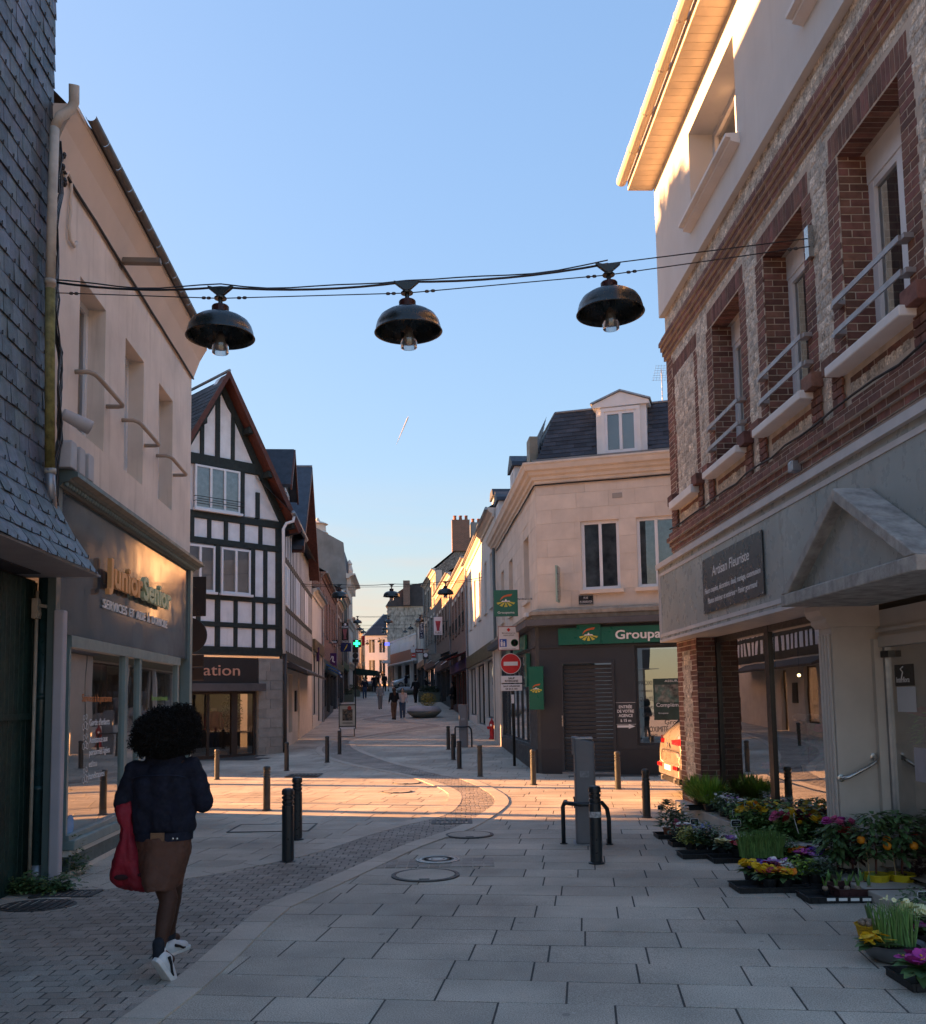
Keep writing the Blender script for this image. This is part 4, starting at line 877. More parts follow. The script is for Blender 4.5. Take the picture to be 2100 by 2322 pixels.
def win(parent, fr, u0, u1, v0, v1, w, nm=2, m=white_pvc, fw=.06, mw=.07, back=None, sill=0, g=glass_w, inner=dark_in, depth=.35):
    mb = MB()
    mb.box(fr, u0, u0+fw, v0, v1, w-.05, w); mb.box(fr, u1-fw, u1, v0, v1, w-.05, w); mb.box(fr, u0+fw, u1-fw, v0, v0+fw, w-.05, w); mb.box(fr, u0+fw, u1-fw, v1-fw, v1, w-.05, w)
    xs = [u0+fw+(u1-u0-2*fw)*k/nm for k in range(nm+1)]
    for x in xs[1:-1]: mb.box(fr, x-mw/2, x+mw/2, v0+fw, v1-fw, w-.045, w+.01)
    o = mb.obj('window', m, parent)
    for k in range(nm):
        a, b = xs[k]+(mw/2 if k else 0), xs[k+1]-(mw/2 if k < nm-1 else 0)
        MB().poly(fr.P(a, v0+fw, w-.025), fr.P(b, v0+fw, w-.025), fr.P(b, v1-fw, w-.025), fr.P(a, v1-fw, w-.025)).obj('pane', g, o)
    if inner: MB().poly(fr.P(u0, v0, w-depth), fr.P(u1, v0, w-depth), fr.P(u1, v1, w-depth), fr.P(u0, v1, w-depth)).obj('curtain' if inner is not dark_in else 'room_back', inner, o)
    if sill: B('sill', m, parent, fr, u0-.05, u1+.05, v0-.07, v0, w-.05, w+sill)
    return o
win(TH, TF, tu(1107, 1110), tu(1365, 1110), 7.52, 8.84, .09, 3, sill=.1, inner=curtain_m, depth=.12)
a, b = tu(1107, 1110), tu(1365, 1110)
for v in (7.72, 7.86): MB().tube([TF.P(a-.05, v, .1), TF.P(a-.05, v, .22), TF.P(b+.05, v, .22), TF.P(b+.05, v, .1)], .012, 6).obj('window_rail', wire_m, TH)
win(TH, TF, tu(1258), tu(1425), 5.06, 6.44, .09, 2, sill=.08, inner=PM('shade_blind', (.16, .155, .15), .9, var=.3, scale=3), depth=.15)
win(TH, TF, tu(1050), tu(1222), 5.06, 6.44, .09, 2, sill=.08, inner=MT['shade_blind'], depth=.15); beam(tu(1225), tu(1255), 5.03, 6.50)
# ground floor: sign fascia, door glass, stone pier
zb = gz(28)-.05
brown = PM('dark_brown_fascia', (.034, .028, .026), .55, var=.1, scale=3)
du0, du1 = TF.uv(432, 1600)[0]-1.5, TF.uv(590, 1640)[0]
B('sign_fascia', brown, TH, TF, du0, TF.uv(583, 1500)[0], 2.36, 3.14, -.1, .06)
B('canopy', PM('grey_canopy', (.10, .09, .09), .6), TH, TF, du0, TF.uv(592, 1545)[0], 2.13, 2.36, -.1, .30, bevel=.01)
a, b = TF.uv(461, 1520, .07), TF.uv(544, 1520, .07)
text('ation', 'letters', PM('copper_letter', (.62, .32, .22), .4), TH, TF, a[0], 2.60, .07, h=.33, width=b[0]-a[0], depth=.012)
gl0, gl1 = TF.uv(474, 1640)[0], TF.uv(533, 1640)[0]; gl2 = TF.uv(580, 1640)[0]
mb = MB(); fz = zb
for x in (du0, gl0-.03, gl1-.1, gl2-.05): mb.box(TF, x, x+.07, fz, 2.13, -.12, -.05)
mb.box(TF, gl1-.1, gl1+.1, fz, 2.13, -.12, -.03); mb.box(TF, du0, gl2, fz, fz+.12, -.12, -.045); mb.box(TF, du0, gl2, 2.05, 2.13, -.12, -.045); dd = mb.obj('shop_window', PM('brown_frame', (.045, .032, .026), .5), TH)
for a, b in ((du0+.07, gl0-.03), (gl0+.04, gl1-.1), (gl1+.1, gl2-.05)): MB().poly(TF.P(a, fz+.12, -.08), TF.P(b, fz+.12, -.08), TF.P(b, 2.05, -.08), TF.P(a, 2.05, -.08)).obj('pane', glass_w, dd)
mb = MB(); mb.poly(TF.P(du0, zb, -2.4), TF.P(0, zb, -2.4), TF.P(0, 3.1, -2.4), TF.P(du0, 3.1, -2.4)); mb.poly(TF.P(du0, zb+.01, -.12), TF.P(0, zb+.01, -.12), TF.P(0, zb+.01, -2.4), TF.P(du0, zb+.01, -2.4)); mb.poly(TF.P(du0, 3.1, -.12), TF.P(0, 3.1, -.12), TF.P(0, 3.1, -2.4), TF.P(du0, 3.1, -2.4)); mb.obj('room', dark_in, TH)
# stone pier: blocks
items = []
pu0 = TF.uv(584, 1640)[0]
mb = MB(); mb.box(TF, pu0+.01, -.02, zb, 3.14, -.6, .03); mb.obj('pier_core', stone_g, TH)
v = zb; r = 0
while v < 3.10:
    h = .29; v1 = min(v+h, 3.13); xs = [pu0, pu0+(.42 if r % 2 else .26), -.0]
    for a, b in zip(xs, xs[1:]): items.append(boxpiece(TF, a+.004, b-.004, v+.004, v1-.004, -.05, .06+rnd.uniform(-.006, .008), .003))
    items.append(boxpiece(TS, .0, (.5 if r % 2 else .34), v+.004, v1-.004, -.05, .05+rnd.uniform(-.006, .006), .003))
    v = v1; r += 1
pieces('stone_block', items, stone_g, TH)
# street side
SL = 12.2
win_s = [(.9, 2.2, 4.95, 6.2), (5.0, 6.3, 4.95, 6.2), (8.6, 9.9, 4.95, 6.2)]
mb = MB(); mb.wall(TS, 0, SL, 3.2, 8.0, [], .15, w=0); mb.obj('side_wall', white_infill, TH)
for a, b in ((3.14, 3.46), (4.03, 4.2), (4.78, 4.95), (6.36, 6.56), (7.75, 7.98)): B('beam', timber, TH, TS, .0, SL, a, b, -.05, .016)
u = .0
while u < SL:
    for v0, v1 in ((3.46, 4.03), (4.2, 4.78), (4.95, 6.36), (6.56, 7.75)):
        if v0 == 4.95 and any(a-.15 < u < b+.02 for a, b, *_ in win_s): continue
        B('beam', timber, TH, TS, u, u+.2, v0, v1, -.05, .009)
    u += .55
for h in win_s: win(TH, TS, *h[:2], 4.98, 6.33, .014, 2, m=white_pvc, depth=.02)
# side roof, gutter with swan neck, dormer and the second gable
mb = MB(); mb.poly(TS.P(-.6, 7.72, .36), TS.P(SL, 7.72, .36), TS.P(SL, 11.3, -3.2), TS.P(-.6, 11.3, -3.2)); mb.poly(TS.P(-.2, 7.9, .25), TS.P(SL, 7.9, .25), TS.P(SL, 7.86, -.05), TS.P(-.2, 7.86, -.05)); mb.obj('side_roof', slate_roof, TH)
MB().tube([TS.P(-.5, 7.68, .42), TS.P(4.4, 7.68, .42)], .075, 10).obj('gutter', zinc, TH, smooth=True)
MB().tube([TS.P(-.25, 7.62, .42), TS.P(-.28, 7.45, .40), TS.P(-.32, 7.38, .2), TS.P(-.32, 7.2, .1), TS.P(-.05, 3.3, .1)], .05, 10).obj('downpipe', white_pvc, TH, smooth=True)
MB().tube([TS.P(.06, 3.3, .12), TS.P(.06, gz(29), .12)], .055, 10).obj('lower_downpipe', PM('brown_pipe', (.05, .04, .035), .5), TH, smooth=True)
def dormer(parent, fr, uc, hw, v0, v1, va, w, back, roofm=slate_roof, face=None, board=redwood, over=.25, panes=2):
    face = face or timber
    mb = MB(); mb.prism(fr, [(uc-hw, v0), (uc+hw, v0), (uc+hw, v1), (uc, va-.1), (uc-hw, v1)], w-back, w); d = mb.obj('dormer', face, parent)
    for s in (-1, 1):
        mb = MB(); mb.prism(fr, [(uc+s*(hw+.18), v1-.16), (uc, va), (uc, va+.09), (uc+s*(hw+.2), v1-.06)][::s], w-back, w+over); mb.obj('dormer_roof', roofm, d)
        mb = MB(); mb.prism(fr, [(uc+s*(hw+.19), v1-.24), (uc, va-.1), (uc, va+.07), (uc+s*(hw+.21), v1-.08)][::s], w+over, w+over+.05); mb.obj('bargeboard', board, d)
    win(d, fr, uc-hw*.7, uc+hw*.7, v0+.15, v1-.05, w+.03, panes)
    return d
dormer(TH, TS, 1.06, .95, 7.7, 8.75, 10.05, .05, 4.)
g2c, g2h, g2a = 7.2, 3.6, 11.0
mb = MB(); mb.prism(TS, [(g2c-g2h, 7.5), (g2c+g2h, 7.5), (g2c, g2a-.15)], -.3, .0); mb.obj('gable_wall', white_infill, TH)
for k in range(11):
    u = g2c-3.0+k*.6; B('beam', timber, TH, TS, u-.09, u+.09, 7.95, 7.5+(g2a-.3-7.5)*(1-abs(u-g2c)/g2h), -.05, .009)
B('beam', timber, TH, TS, g2c-1.9, g2c+1.9, 9.1, 9.28, -.05, .016)
for s in (-1, 1):
    mb = MB(); mb.prism(TS, [(g2c+s*(g2h+.25), 7.16), (g2c, g2a), (g2c, g2a+.14), (g2c+s*(g2h+.27), 7.30)][::s], -5, .42); mb.obj('gable_roof', slate_roof, TH)
    mb = MB(); mb.prism(TS, [(g2c+s*(g2h+.24), 7.02), (g2c, g2a-.14), (g2c, g2a+.1), (g2c+s*(g2h+.28), 7.26)][::s], .36, .43); mb.obj('verge_board', redwood, TH)
    mb = MB(); mb.prism(TS, [(g2c+s*(g2h+.2), 7.05), (g2c, g2a-.1), (g2c, g2a-.02), (g2c+s*(g2h+.2), 7.14)][::s], -.05, .36); mb.obj('eave_lining', redwood, TH)
win(TH, TS, g2c-1.2, g2c+1.2, 7.98, 9.1, .06, 3)
MB().tube([TS.P(g2c, g2a+.14, .42), TS.P(g2c, g2a+.14, -5)], .05, 6).obj('ridge_cap', zinc, TH)
# side ground floor: stone, display windows, awning box
sz = [gz(29+k) for k in range(14)]
hs = [(.75, 1.75, .75, 2.75), (2.35, 3.6, .75, 2.75), (5.6, 6.3, .2, 2.7)]
mb = MB(); mb.wall(TS, .5, SL, 0, 3.14, hs, .2, w=.0); mb.obj('side_base_wall', limestone, TH)
for h in hs: win(TH, TS, h[0], h[1], h[2], h[3], -.12, 1, m=MT['brown_frame'], inner=warm_in if h[0] < 5 else dark_in, depth=.7)
mb = MB(); mb.prism(Fr(TS.P(.6, 0, 0), -TS.w), [(0, 3.05), (-.25, 3.05), (-.75, 2.78), (-.75, 2.70), (-.2, 2.9), (0, 2.9)], 0, 9.5); mb.obj('awning', PM('brown_awning', (.06, .045, .04), .7, var=.15), TH)
B('menu_case', black_m, TH, TS, 4.3, 4.8, 1.45, 2.2, 0, .06)
# clothes dummy and ficus behind the glass
HW = T('display_dummy', 'dressed dummy in a red jacket and jeans behind the glass door of the timbered house', 'mannequin', TF.P(gl1-.42, zb, -.5))
o = WL[HW]; mb = MB()
for s in (-1, 1): mb.tube([o+TF.u*(.1*s)+Vector((0, 0, .08)), o+TF.u*(.1*s)+Vector((0, 0, .5)), o+TF.u*(.09*s)+Vector((0, 0, .88))], [.05, .07, .1], 8)
mb.obj('jeans', PM('dark_denim', (.02, .028, .055), .9), HW, smooth=True)
mb = MB(); mb.tube([o+Vector((0, 0, z)) for z in (.82, .95, 1.15, 1.35, 1.42)], [.17, .18, .19, .2, .1], 12)
for s in (-1, 1): mb.tube([o+TF.u*(.18*s)+Vector((0, 0, 1.36)), o+TF.u*(.27*s)+Vector((0, 0, 1.1)), o+TF.u*(.26*s)+Vector((0, 0, .85))], [.07, .06, .05], 8)
mb.obj('jacket', PM('raspberry_jacket', (.18, .02, .035), .85), HW, smooth=True)
MB().tube([o+Vector((0, 0, 1.4)), o+Vector((0, 0, 1.5))], [.09, .1], 10).obj('scarf', PM('patterned_scarf', (.35, .25, .22), .9, var=.6, scale=40), HW, smooth=True)
def leafmesh(center, rx, ry, rz, n, size, seed=1, shell=.5):
    r_ = random.Random(seed); mb = MB(); c = Vector(center)
    for _ in range(n):
        while True:
            p = Vector((r_.uniform(-1, 1), r_.uniform(-1, 1), r_.uniform(-1, 1)))
            if shell < p.length < 1+.15*r_.random(): break
        p = Vector((p.x*rx, p.y*ry, p.z*rz)); s = size*r_.uniform(.6, 1.3)
        d = Vector((r_.gauss(0, 1), r_.gauss(0, 1), r_.gauss(0, .8))).normalized(); n_ = d.orthogonal().normalized()*.42
        if r_.random() < .5: n_ = d.cross(n_).normalized()*.42
        b = c+p; mb.add([b-d*s*.5, b+n_*s*.5, b+d*s*.5, b-n_*s*.5], [(0, 1, 2, 3)])
    return mb
IP = T('potted_ficus', 'pale green potted tree standing behind the shop glass of the timbered house', 'plant', TF.P(gl2-.55, zb, -.45))
o = WL[IP]; MB().lathe(o, [(.14, 0), (.18, .35), (.19, .36), (.16, .36), (.15, .3), (.001, .3)], 14).obj('pot', warm_in, IP); MB().tube([o+Vector((0, 0, .3)), o+Vector((.02, 0, 1.0))], .02, 6).obj('stem', redwood, IP)
leafmesh(o+Vector((0, 0, 1.3)), .32, .32, .6, 500, .09, 5).obj('foliage', PM('pale_leaf', (.15, .2, .12), .6, var=.3, rand=.4), IP)

# ================================================================ RIGHT CORNER: limestone house with the insurance office
GF = Fr((1.81, 21.99), (3.36, -1)); GS = Fr((1.81, 21.99), (.06, -1))      # GS: u negative going up the street
GB = T('limestone_corner_house', 'pale limestone corner house with a slate mansard above a dark grey insurance office', 'building', (3, 24, 0))
FL, SLN = 6.0, 10.6
fw1, fw2 = (1.06, 1.96, 4.28, 5.92), (2.36, 3.26, 4.28, 5.92)
sw_ = [(-2.55, -1.5, 4.3, 5.95), (-6.2, -5.2, 4.3, 5.95), (-8.6, -7.7, 4.3, 5.95)]
mb = MB(); mb.wall(GF, 0, FL, 3.5, 7.0, [fw1, fw2], .14); mb.wall(GS, -SLN, 0, 3.5, 7.0, sw_, .22); mb.obj('wall', limestone, GB)
# ashlar blocks, proud of the wall by their joints
items = []
def ashlar(fr, u0, u1, rows, holes, bl):
    for r, (v0, v1) in enumerate(rows):
        u = u0-(r % 2)*bl*.45
        while u < u1:
            L_ = bl*rnd.uniform(.75, 1.25); a, b = max(u, u0), min(u+L_, u1); u += L_
            segs = [(a, b)]
            for h in holes:
                if h[2] < v1-.02 and h[3] > v0+.02:
                    ns = []
                    for c, d in segs:
                        if d <= h[0] or c >= h[1]: ns.append((c, d))
                        else:
                            if c < h[0]: ns.append((c, h[0]))
                            if d > h[1]: ns.append((h[1], d))
                    segs = ns
            for c, d in segs:
                if d-c > .05: items.append(boxpiece(fr, c+.003, d-.003, v0+.003, v1-.003, -.01, .008+rnd.uniform(-.001, .0015)))
rows = [(3.88, 4.28), (4.28, 4.70), (4.70, 5.10), (5.10, 5.52), (5.52, 5.92), (5.92, 6.25), (6.25, 6.62), (6.62, 6.92)]
ashlar(GF, .0, FL, rows, [fw1, fw2], .8); ashlar(GS, -SLN, 0, rows, sw_, .9)
pieces('stone_block', items, limestone, GB)
for h, cu in ((fw1, None), (fw2, curtain_m)):
    win(GB, GF, *h, -.06, 2, fw=.075, inner=PM('mottled_blind', (.3, .3, .31), .9, var=.6, scale=3), depth=.2); B('sill', limestone, GB, GF, h[0]-.06, h[1]+.08, h[2]-.1, h[2]-.003, -.1, .1, bevel=.01)
for h in sw_: win(GB, GS, *h, -.18, 2); B('sill', limestone, GB, GS, h[0]-.05, h[1]+.05, h[2]-.1, h[2]-.003, -.1, .08)
# cornice: a moulded profile run round the corner
def cornice(parent, fr, u0, u1, prof, m, name='cornice', mit0=0, mit1=0):
    mb = MB(); n = len(prof)
    a = [fr.P(u0-mit0*x, y, x) for x, y in prof]; b = [fr.P(u1+mit1*x, y, x) for x, y in prof]
    mb.add(a+b, [tuple(range(n)), tuple(range(n, 2*n))[::-1]]+[(i, n+i, n+(i+1) % n, (i+1) % n) for i in range(n)]); return mb.obj(name, m, parent)
cp = [(0, 6.90), (.04, 6.90), (.05, 6.97), (.10, 6.99), (.11, 7.06), (.18, 7.10), (.20, 7.17), (.27, 7.20), (.30, 7.30), (.33, 7.34), (.33, 7.38), (-.3, 7.44), (-.3, 6.9)]
corn = PM('painted_cornice', (.64, .57, .49), .7, var=.08, scale=3, streak=.15, streak_col=(.25, .21, .17))
cornice(GB, GF, 0, FL, cp, corn, mit0=.72); cornice(GB, GS, -SLN, 0, cp, corn, mit1=.72)
MB().tube([GF.P(-.02+k*.5, 6.86+rnd.uniform(-.012, .012), .05) for k in range(13)], .017, 6).obj('facade_cable', wire_m, GB); MB().tube([GS.P(-k*.6, 6.86+rnd.uniform(-.02, .02), .05) for k in range(17)], .02, 6).obj('facade_cable', wire_m, GB)
B('parapet', PM('lead_grey', (.22, .21, .2), .7, var=.2), GB, GF, -.05, FL, 7.38, 7.47, -.3, .16)
# mansard
ms = [(0, 7.40), (-.28, 8.70)]                              # (w, v) of the steep slope
items = []
MR = 12
for fr, u0, u1, mit in ((GF, .0, FL, 0), (GS, -SLN, .0, 1)):
    for i in range(MR):
        t0, t1 = i/MR, min((i+1.25)/MR, 1.0); f = lambda t, h=0: (7.44+1.26*t, -.05-.32*t+h)
        (va, wa), (vb_, wb_) = f(t0, .02), f(t1, .006); ins0 = .02+.42*t0
        a0, a1 = (u0+ins0, u1) if fr is GF else (u0, u1-ins0)
        if fr is GF and False: pass
        u = a0-(i % 2)*.16
        while u < a1:
            b_ = u+.32; c, d = max(u, a0)+.003, min(b_, a1)-.003; u = b_
            if d-c < .03: continue
            if fr is GF and (1.50 < (c+d)/2 < 2.68): continue
            q = [fr.P(c, va, wa), fr.P(d, va, wa), fr.P(d, vb_, wb_), fr.P(c, vb_, wb_)]; items.append((q+[p-fr.w*.006 for p in q], [(0, 1, 2, 3), (0, 4, 5, 1), (1, 5, 6, 2), (3, 7, 4, 0)]))
pieces('slate', items, slate_roof, GB, 220)
Pm = [GF.P(.02, 7.42, -.06), GF.P(FL, 7.42, -.06), GF.P(FL, 8.72, -.38), GF.P(.44, 8.72, -.38)]
mb = MB(); mb.poly(*Pm); q0, q1 = GS.P(-SLN, 7.42, -.06), GS.P(-SLN, 8.72, -.38); mb.poly(q0, Pm[0], Pm[3], q1)
top_c = GF.P(3, 9.15, -4.5); mb.poly(Pm[3], Pm[2], GF.P(FL, 9.2, -4), top_c); mb.poly(q1, Pm[3], top_c, GS.P(-SLN, 9.2, -4)); mb.obj('roof', slate_roof, GB)
MB().tube([GF.P(.44, 8.735, -.37), GF.P(FL, 8.735, -.37)], .03, 6).obj('roof_edging', zinc, GB); MB().tube([Pm[3], q1], .03, 6).obj('roof_edging', zinc, GB)
# white dormer with a little pediment
D = MB(); D.box(GF, 1.50, 2.68, 7.44, 8.66, -.9, -.02); dm = D.obj('dormer', white_paint, GB)
mb = MB(); mb.prism(GF, [(1.42, 8.62), (2.76, 8.62), (2.76, 8.70), (2.09, 8.96), (1.42, 8.70)], -1.2, .05); mb.obj('pediment', white_paint, dm); mb = MB(); mb.prism(GF, [(1.38, 8.70), (2.09, 8.97), (2.80, 8.70), (2.80, 8.74), (2.09, 9.01), (1.38, 8.74)], -1.3, .09); mb.obj('dormer_roof', zinc, dm)
win(dm, GF, 1.70, 2.46, 7.50, 8.50, .04, 2, fw=.07, inner=PM('dusk_blue', (.16, .19, .26), .8), depth=.06)
mb = MB(); mb.box(GF, 1.62, 1.70, 7.46, 8.56, -.02, .06); mb.box(GF, 2.46, 2.54, 7.46, 8.56, -.02, .06); mb.box(GF, 1.62, 2.54, 8.50, 8.58, -.02, .065); mb.obj('casing', white_paint, dm)
for uc, wv in ((-4.6, 8.3), (-9.2, 8.25)):
    D = MB(); D.box(GS, uc-.5, uc+.5, 7.5, 8.45, -1.2, .02); d2 = D.obj('dormer', white_paint, GB); mb = MB(); mb.prism(GS, [(uc-.62, 8.42), (uc+.62, 8.42), (uc+.55, 8.55), (uc, 8.85), (uc-.55, 8.55)], -1.4, .1); mb.obj('dormer_roof', slate_roof, d2); win(d2, GS, uc-.35, uc+.35, 7.6, 8.35, .05, 2)
B('roof_light', PM('greenish_frame', (.2, .19, .15), .6), GB, GS, -.75, -.2, 7.55, 8.15, -.1, .1)
# ledge over the office and the office front
lp = [(0, 3.62), (.16, 3.62), (.18, 3.70), (.22, 3.72), (.22, 3.80), (.16, 3.84), (.0, 3.88), (-.1, 3.88), (-.1, 3.62)]
ledge = PM('stained_ledge', (.33, .28, .22), .85, var=.25, scale=6, streak=.5, streak_col=(.08, .075, .06))
cornice(GB, GF, 0, FL, lp, ledge, 'ledge', mit0=.72); cornice(GB, GS, -SLN, 0, lp, ledge, 'ledge', mit1=.72)
cnp = [(0, 3.44), (.34, 3.46), (.36, 3.60), (0, 3.62)]
cornice(GB, GF, .0, FL, cnp, PM('slate_grey_metal', (.09, .10, .12), .5), 'office_canopy', mit0=.72); cornice(GB, GS, -SLN, 0, cnp, MT['slate_grey_metal'], 'office_canopy', mit1=.72)
gh = [(.51, 1.75, .06, 2.57), (2.24, 5.6, .66, 2.92)]
mb = MB(); mb.wall(GF, 0, FL, 0, 3.46, gh, .12, w=.10); mb.wall(GS, -SLN, 0, 0, 3.46, [(-8.0, -1.35, .62, 2.95)], .12, w=.10); mb.poly(GF.P(0, 0, .1), GF.P(0, 3.46, .1), GS.P(0, 3.46, .1), GS.P(0, 0, .1)); mb.obj('office_front', anthracite, GB)
B('plinth', PM('dark_plinth', (.03, .033, .038), .5, var=.1), GB, GF, .02, .50, 0, .55, .10, .14); B('plinth', MT['dark_plinth'], GB, GF, 1.76, FL, 0, .57, .10, .14); B('plinth', MT['dark_plinth'], GB, GS, -SLN, -.02, 0, .56, .10, .14)
B('front_band', anthracite, GB, GF, .01, FL, 2.93, 2.97, .10, .13); B('front_band', anthracite, GB, GS, -SLN, -.01, 2.96, 3.0, .10, .13)
# roller shutter: slats
sm = PM('shutter_grey', (.035, .039, .044), .45, var=.15, scale=6)
for k in range(26): B('shutter_slat', sm, GB, GF, .56, 1.70, .08+k*.094, .08+k*.094+.085, .02, .045, bevel=.012)
mb = MB(); mb.box(GF, .50, .56, .05, 2.6, .02, .14); mb.box(GF, 1.70, 1.76, .05, 2.6, .02, .14); mb.box(GF, .5, 1.76, 2.55, 2.61, .02, .135); mb.obj('shutter_guide', anthracite, GB)
B('threshold', zinc, GB, GF, .5, 1.76, .0, .05, .0, .16); B('lock_plate', steel, GB, GF, .515, .545, 1.1, 1.35, .14, .15)
# windows of the office
win(GB, GF, 2.24, 5.6, .66, 2.92, .02, 2, m=anthracite, fw=.05, inner=PM('office_back', (.14, .15, .15), .8, var=.4, scale=1.5), depth=1.6, g=glass_s)
wo = win(GB, GS, -8.0, -1.35, .62, 2.95, .02, 6, m=anthracite, fw=.05, mw=.05, inner=MT['office_back'], depth=1.6, g=glass_s)
etch = PM('etched_vinyl', (.04, .045, .05), .6)
for s_, x_, v_, wd_, h_ in (('PROXI', 2.30, 2.02, .3, .1), ('CONFIANCE', 2.30, 1.86, .3, .05), ('QUALITÉ', 2.31, 1.66, .3, .09), ('CONFIANCE', 2.34, 1.48, .28, .06), ('QUALITÉ', 2.36, 1.30, .3, .09), ('Groupama', 2.85, 1.12, .7, .11), ('PROXIMITÉ', 2.38, .95, .55, .13), ('CONFIANCE', 2.4, .84, .28, .06), ('EN', 3.1, .80, .2, .13)):
    text(s_, 'window_lettering', etch, GB, GF, x_, v_, .012, h=h_, width=wd_, depth=.001)
ph = B('poster', PM('poster_green', (.03, .06, .05), .5, var=.5, scale=2.5), GB, GF, 2.62, 3.6, 1.22, 2.16, .008, .012)
B('poster_photo', PM('poster_photo', (.22, .2, .17), .5, var=.9, scale=5, col2=(.06, .12, .1)), ph, GF, 2.66, 3.6, 1.62, 2.02, .0125, .0135); text('ASSURANCES', 'lettering', white_l, ph, GF, 2.88, 2.08, .014, h=.05, width=.6, depth=.001); text('Complémentaire', 'lettering', white_l, ph, GF, 2.68, 1.52, .015, h=.09, width=.85, depth=.001); text('Groupama', 'lettering', white_l, ph, GF, 2.72, 1.36, .015, h=.035, width=.22, depth=.001)
# green sign with the emblem of a house on striped fields
gsm = PM('green_sign', (.006, .115, .075), .35, var=.05, spec=.5); ylw = PM('yellow_field', (.55, .48, .07), .5); org = PM('orange_swoosh', (.62, .13, .04), .5)
def emblem(parent, fr, uc, vc, s, w):
    for k in range(5):
        a = R(-64+32*k); c, sn = math.sin(a), -math.cos(a)
        p0 = (uc+.28*s*c*1.1, vc+.12*s+.12*s*sn); r0, r1 = .10*s, .44*s; h = R(10)
        pts = [(uc+r*math.sin(a+e)*1.25, vc+.12*s-r*math.cos(a+e)*.78) for r, e in ((r0, -h), (r1, -h), (r1, h), (r0, h))]
        mb = MB(); mb.prism(fr, pts, w, w+.002); mb.obj('emblem_field', ylw, parent)
    mb = MB(); mb.prism(fr, [(uc-.26*s, vc+.08*s), (uc+.26*s, vc+.08*s), (uc+.2*s, vc+.14*s), (uc+.05*s, vc+.13*s), (uc+.05*s, vc+.18*s), (uc, vc+.24*s), (uc-.05*s, vc+.18*s), (uc-.05*s, vc+.13*s), (uc-.2*s, vc+.14*s)], w, w+.003); mb.obj('emblem_village', white_l, parent)
    arc = [(uc-.34*s, vc+.14*s), (uc-.25*s, vc+.32*s), (uc-.08*s, vc+.44*s), (uc+.16*s, vc+.50*s), (uc+.38*s, vc+.52*s)]; arc2 = [(uc+.30*s, vc+.40*s), (uc+.1*s, vc+.38*s), (uc-.08*s, vc+.34*s), (uc-.22*s, vc+.25*s)]
    mb = MB(); mb.prism(fr, arc[::-1]+arc2[::-1] if False else arc+arc2, w, w+.003); mb.obj('emblem_swoosh', org, parent)
sg_ = B('sign_band', gsm, GB, GF, .49, 5.2, 2.99, 3.38, .14, .19); sq = B('sign_square', gsm, GB, GF, .93, 1.48, 2.99, 3.47, .14, .21)
emblem(sq, GF, 1.205, 3.16, .42, .212); text('Groupama', 'lettering', white_l, sg_, GF, 1.82, 3.09, .2, h=.20, width=1.44, depth=.006, bold=.006)
s2 = B('sign_square', gsm, GB, GS, -1.25, -.85, 2.45-.4, 2.45+.42, .12, .22)
sd = B('wall_sign', gsm, GB, GF, -.20, .14, 1.5, 2.5, .30, .37); emblem(sd, GF, -.03, 1.95, .28, .372)
B('sign_band', gsm, GB, GS, -6, -1.4, 3.0, 3.36, .12, .17)
# direction sign, street plate, side panel
ar = B('direction_board', anthracite, GB, GF, 1.77, 2.22, 1.14, 1.62, .101, .112)
for s_, v_, wd_ in (('ENTRÉE', 1.50, .3), ('DE VOTRE', 1.40, .38), ('AGENCE', 1.30, .32), ('à 15 m', 1.19, .24)): text(s_, 'lettering', white_l, ar, GF, 1.99, v_, .113, h=.065, width=wd_, depth=.001, al='C', bold=.002)
mb = MB(); mb.prism(GF, [(1.79, 1.06), (2.05, 1.06), (2.05, 1.03), (2.2, 1.085), (2.05, 1.14), (2.05, 1.11), (1.79, 1.11)], .101, .108); mb.obj('arrow', white_l, ar)
mb = MB(); mb.box(GF, 1.77, 2.22, 1.625, 1.632, .101, .113); mb.box(GF, 1.77, 2.22, 1.13, 1.137, .101, .113); mb.obj('rule', white_l, ar)
ns = B('street_name_plate', PM('enamel_black', (.012, .013, .017), .3, spec=.5), GB, GF, .97, 1.31, 3.93, 4.16, .012, .03, bevel=.004)
text('RUE', 'lettering', white_l, ns, GF, 1.14, 4.07, .0315, h=.05, width=.1, depth=.001, al='C'); text("DE L'INONDATION", 'lettering', white_l, ns, GF, 1.14, 3.975, .0315, h=.05, width=.29, depth=.001, al='C')
mb = MB(); mb.box(GF, .975, 1.305, 4.145, 4.15, .03, .0315); mb.box(GF, .975, 1.305, 3.94, 3.945, .03, .0315); mb.obj('plate_rim', white_l, ns)
mb = MB(); mb.box(GF, .50, .54, 4.0, 4.85, .08, .42); mb.obj('projecting_panel', PM('pale_green_panel', (.3, .42, .36), .5, var=.1), GB); mb = MB(); mb.box(GF, .545, .56, 4.05, 4.82, .1, .4); mb.tube([GF.P(.52, 4.2, .0), GF.P(.52, 4.2, .1)], .02, 6); mb.obj('panel_bracket', steel, GB)
B('vent_grille', stone_g, GB, GF, 1.83, 2.06, 6.42, 6.54, .012, .018)
B('camera_housing', white_paint, GB, GS, -.5, -.2, 3.72, 3.82, .1, .3)
MB().tube([GS.P(-9.9, 7.0, .12), GS.P(-9.9, .4, .12)], .055, 10).obj('downpipe', PM('grey_green_pipe', (.10, .12, .12), .5), GB, smooth=True)
B('end_pier', limestone, GB, GS, -SLN, -8.1, 0, 3.44, .0, .16)
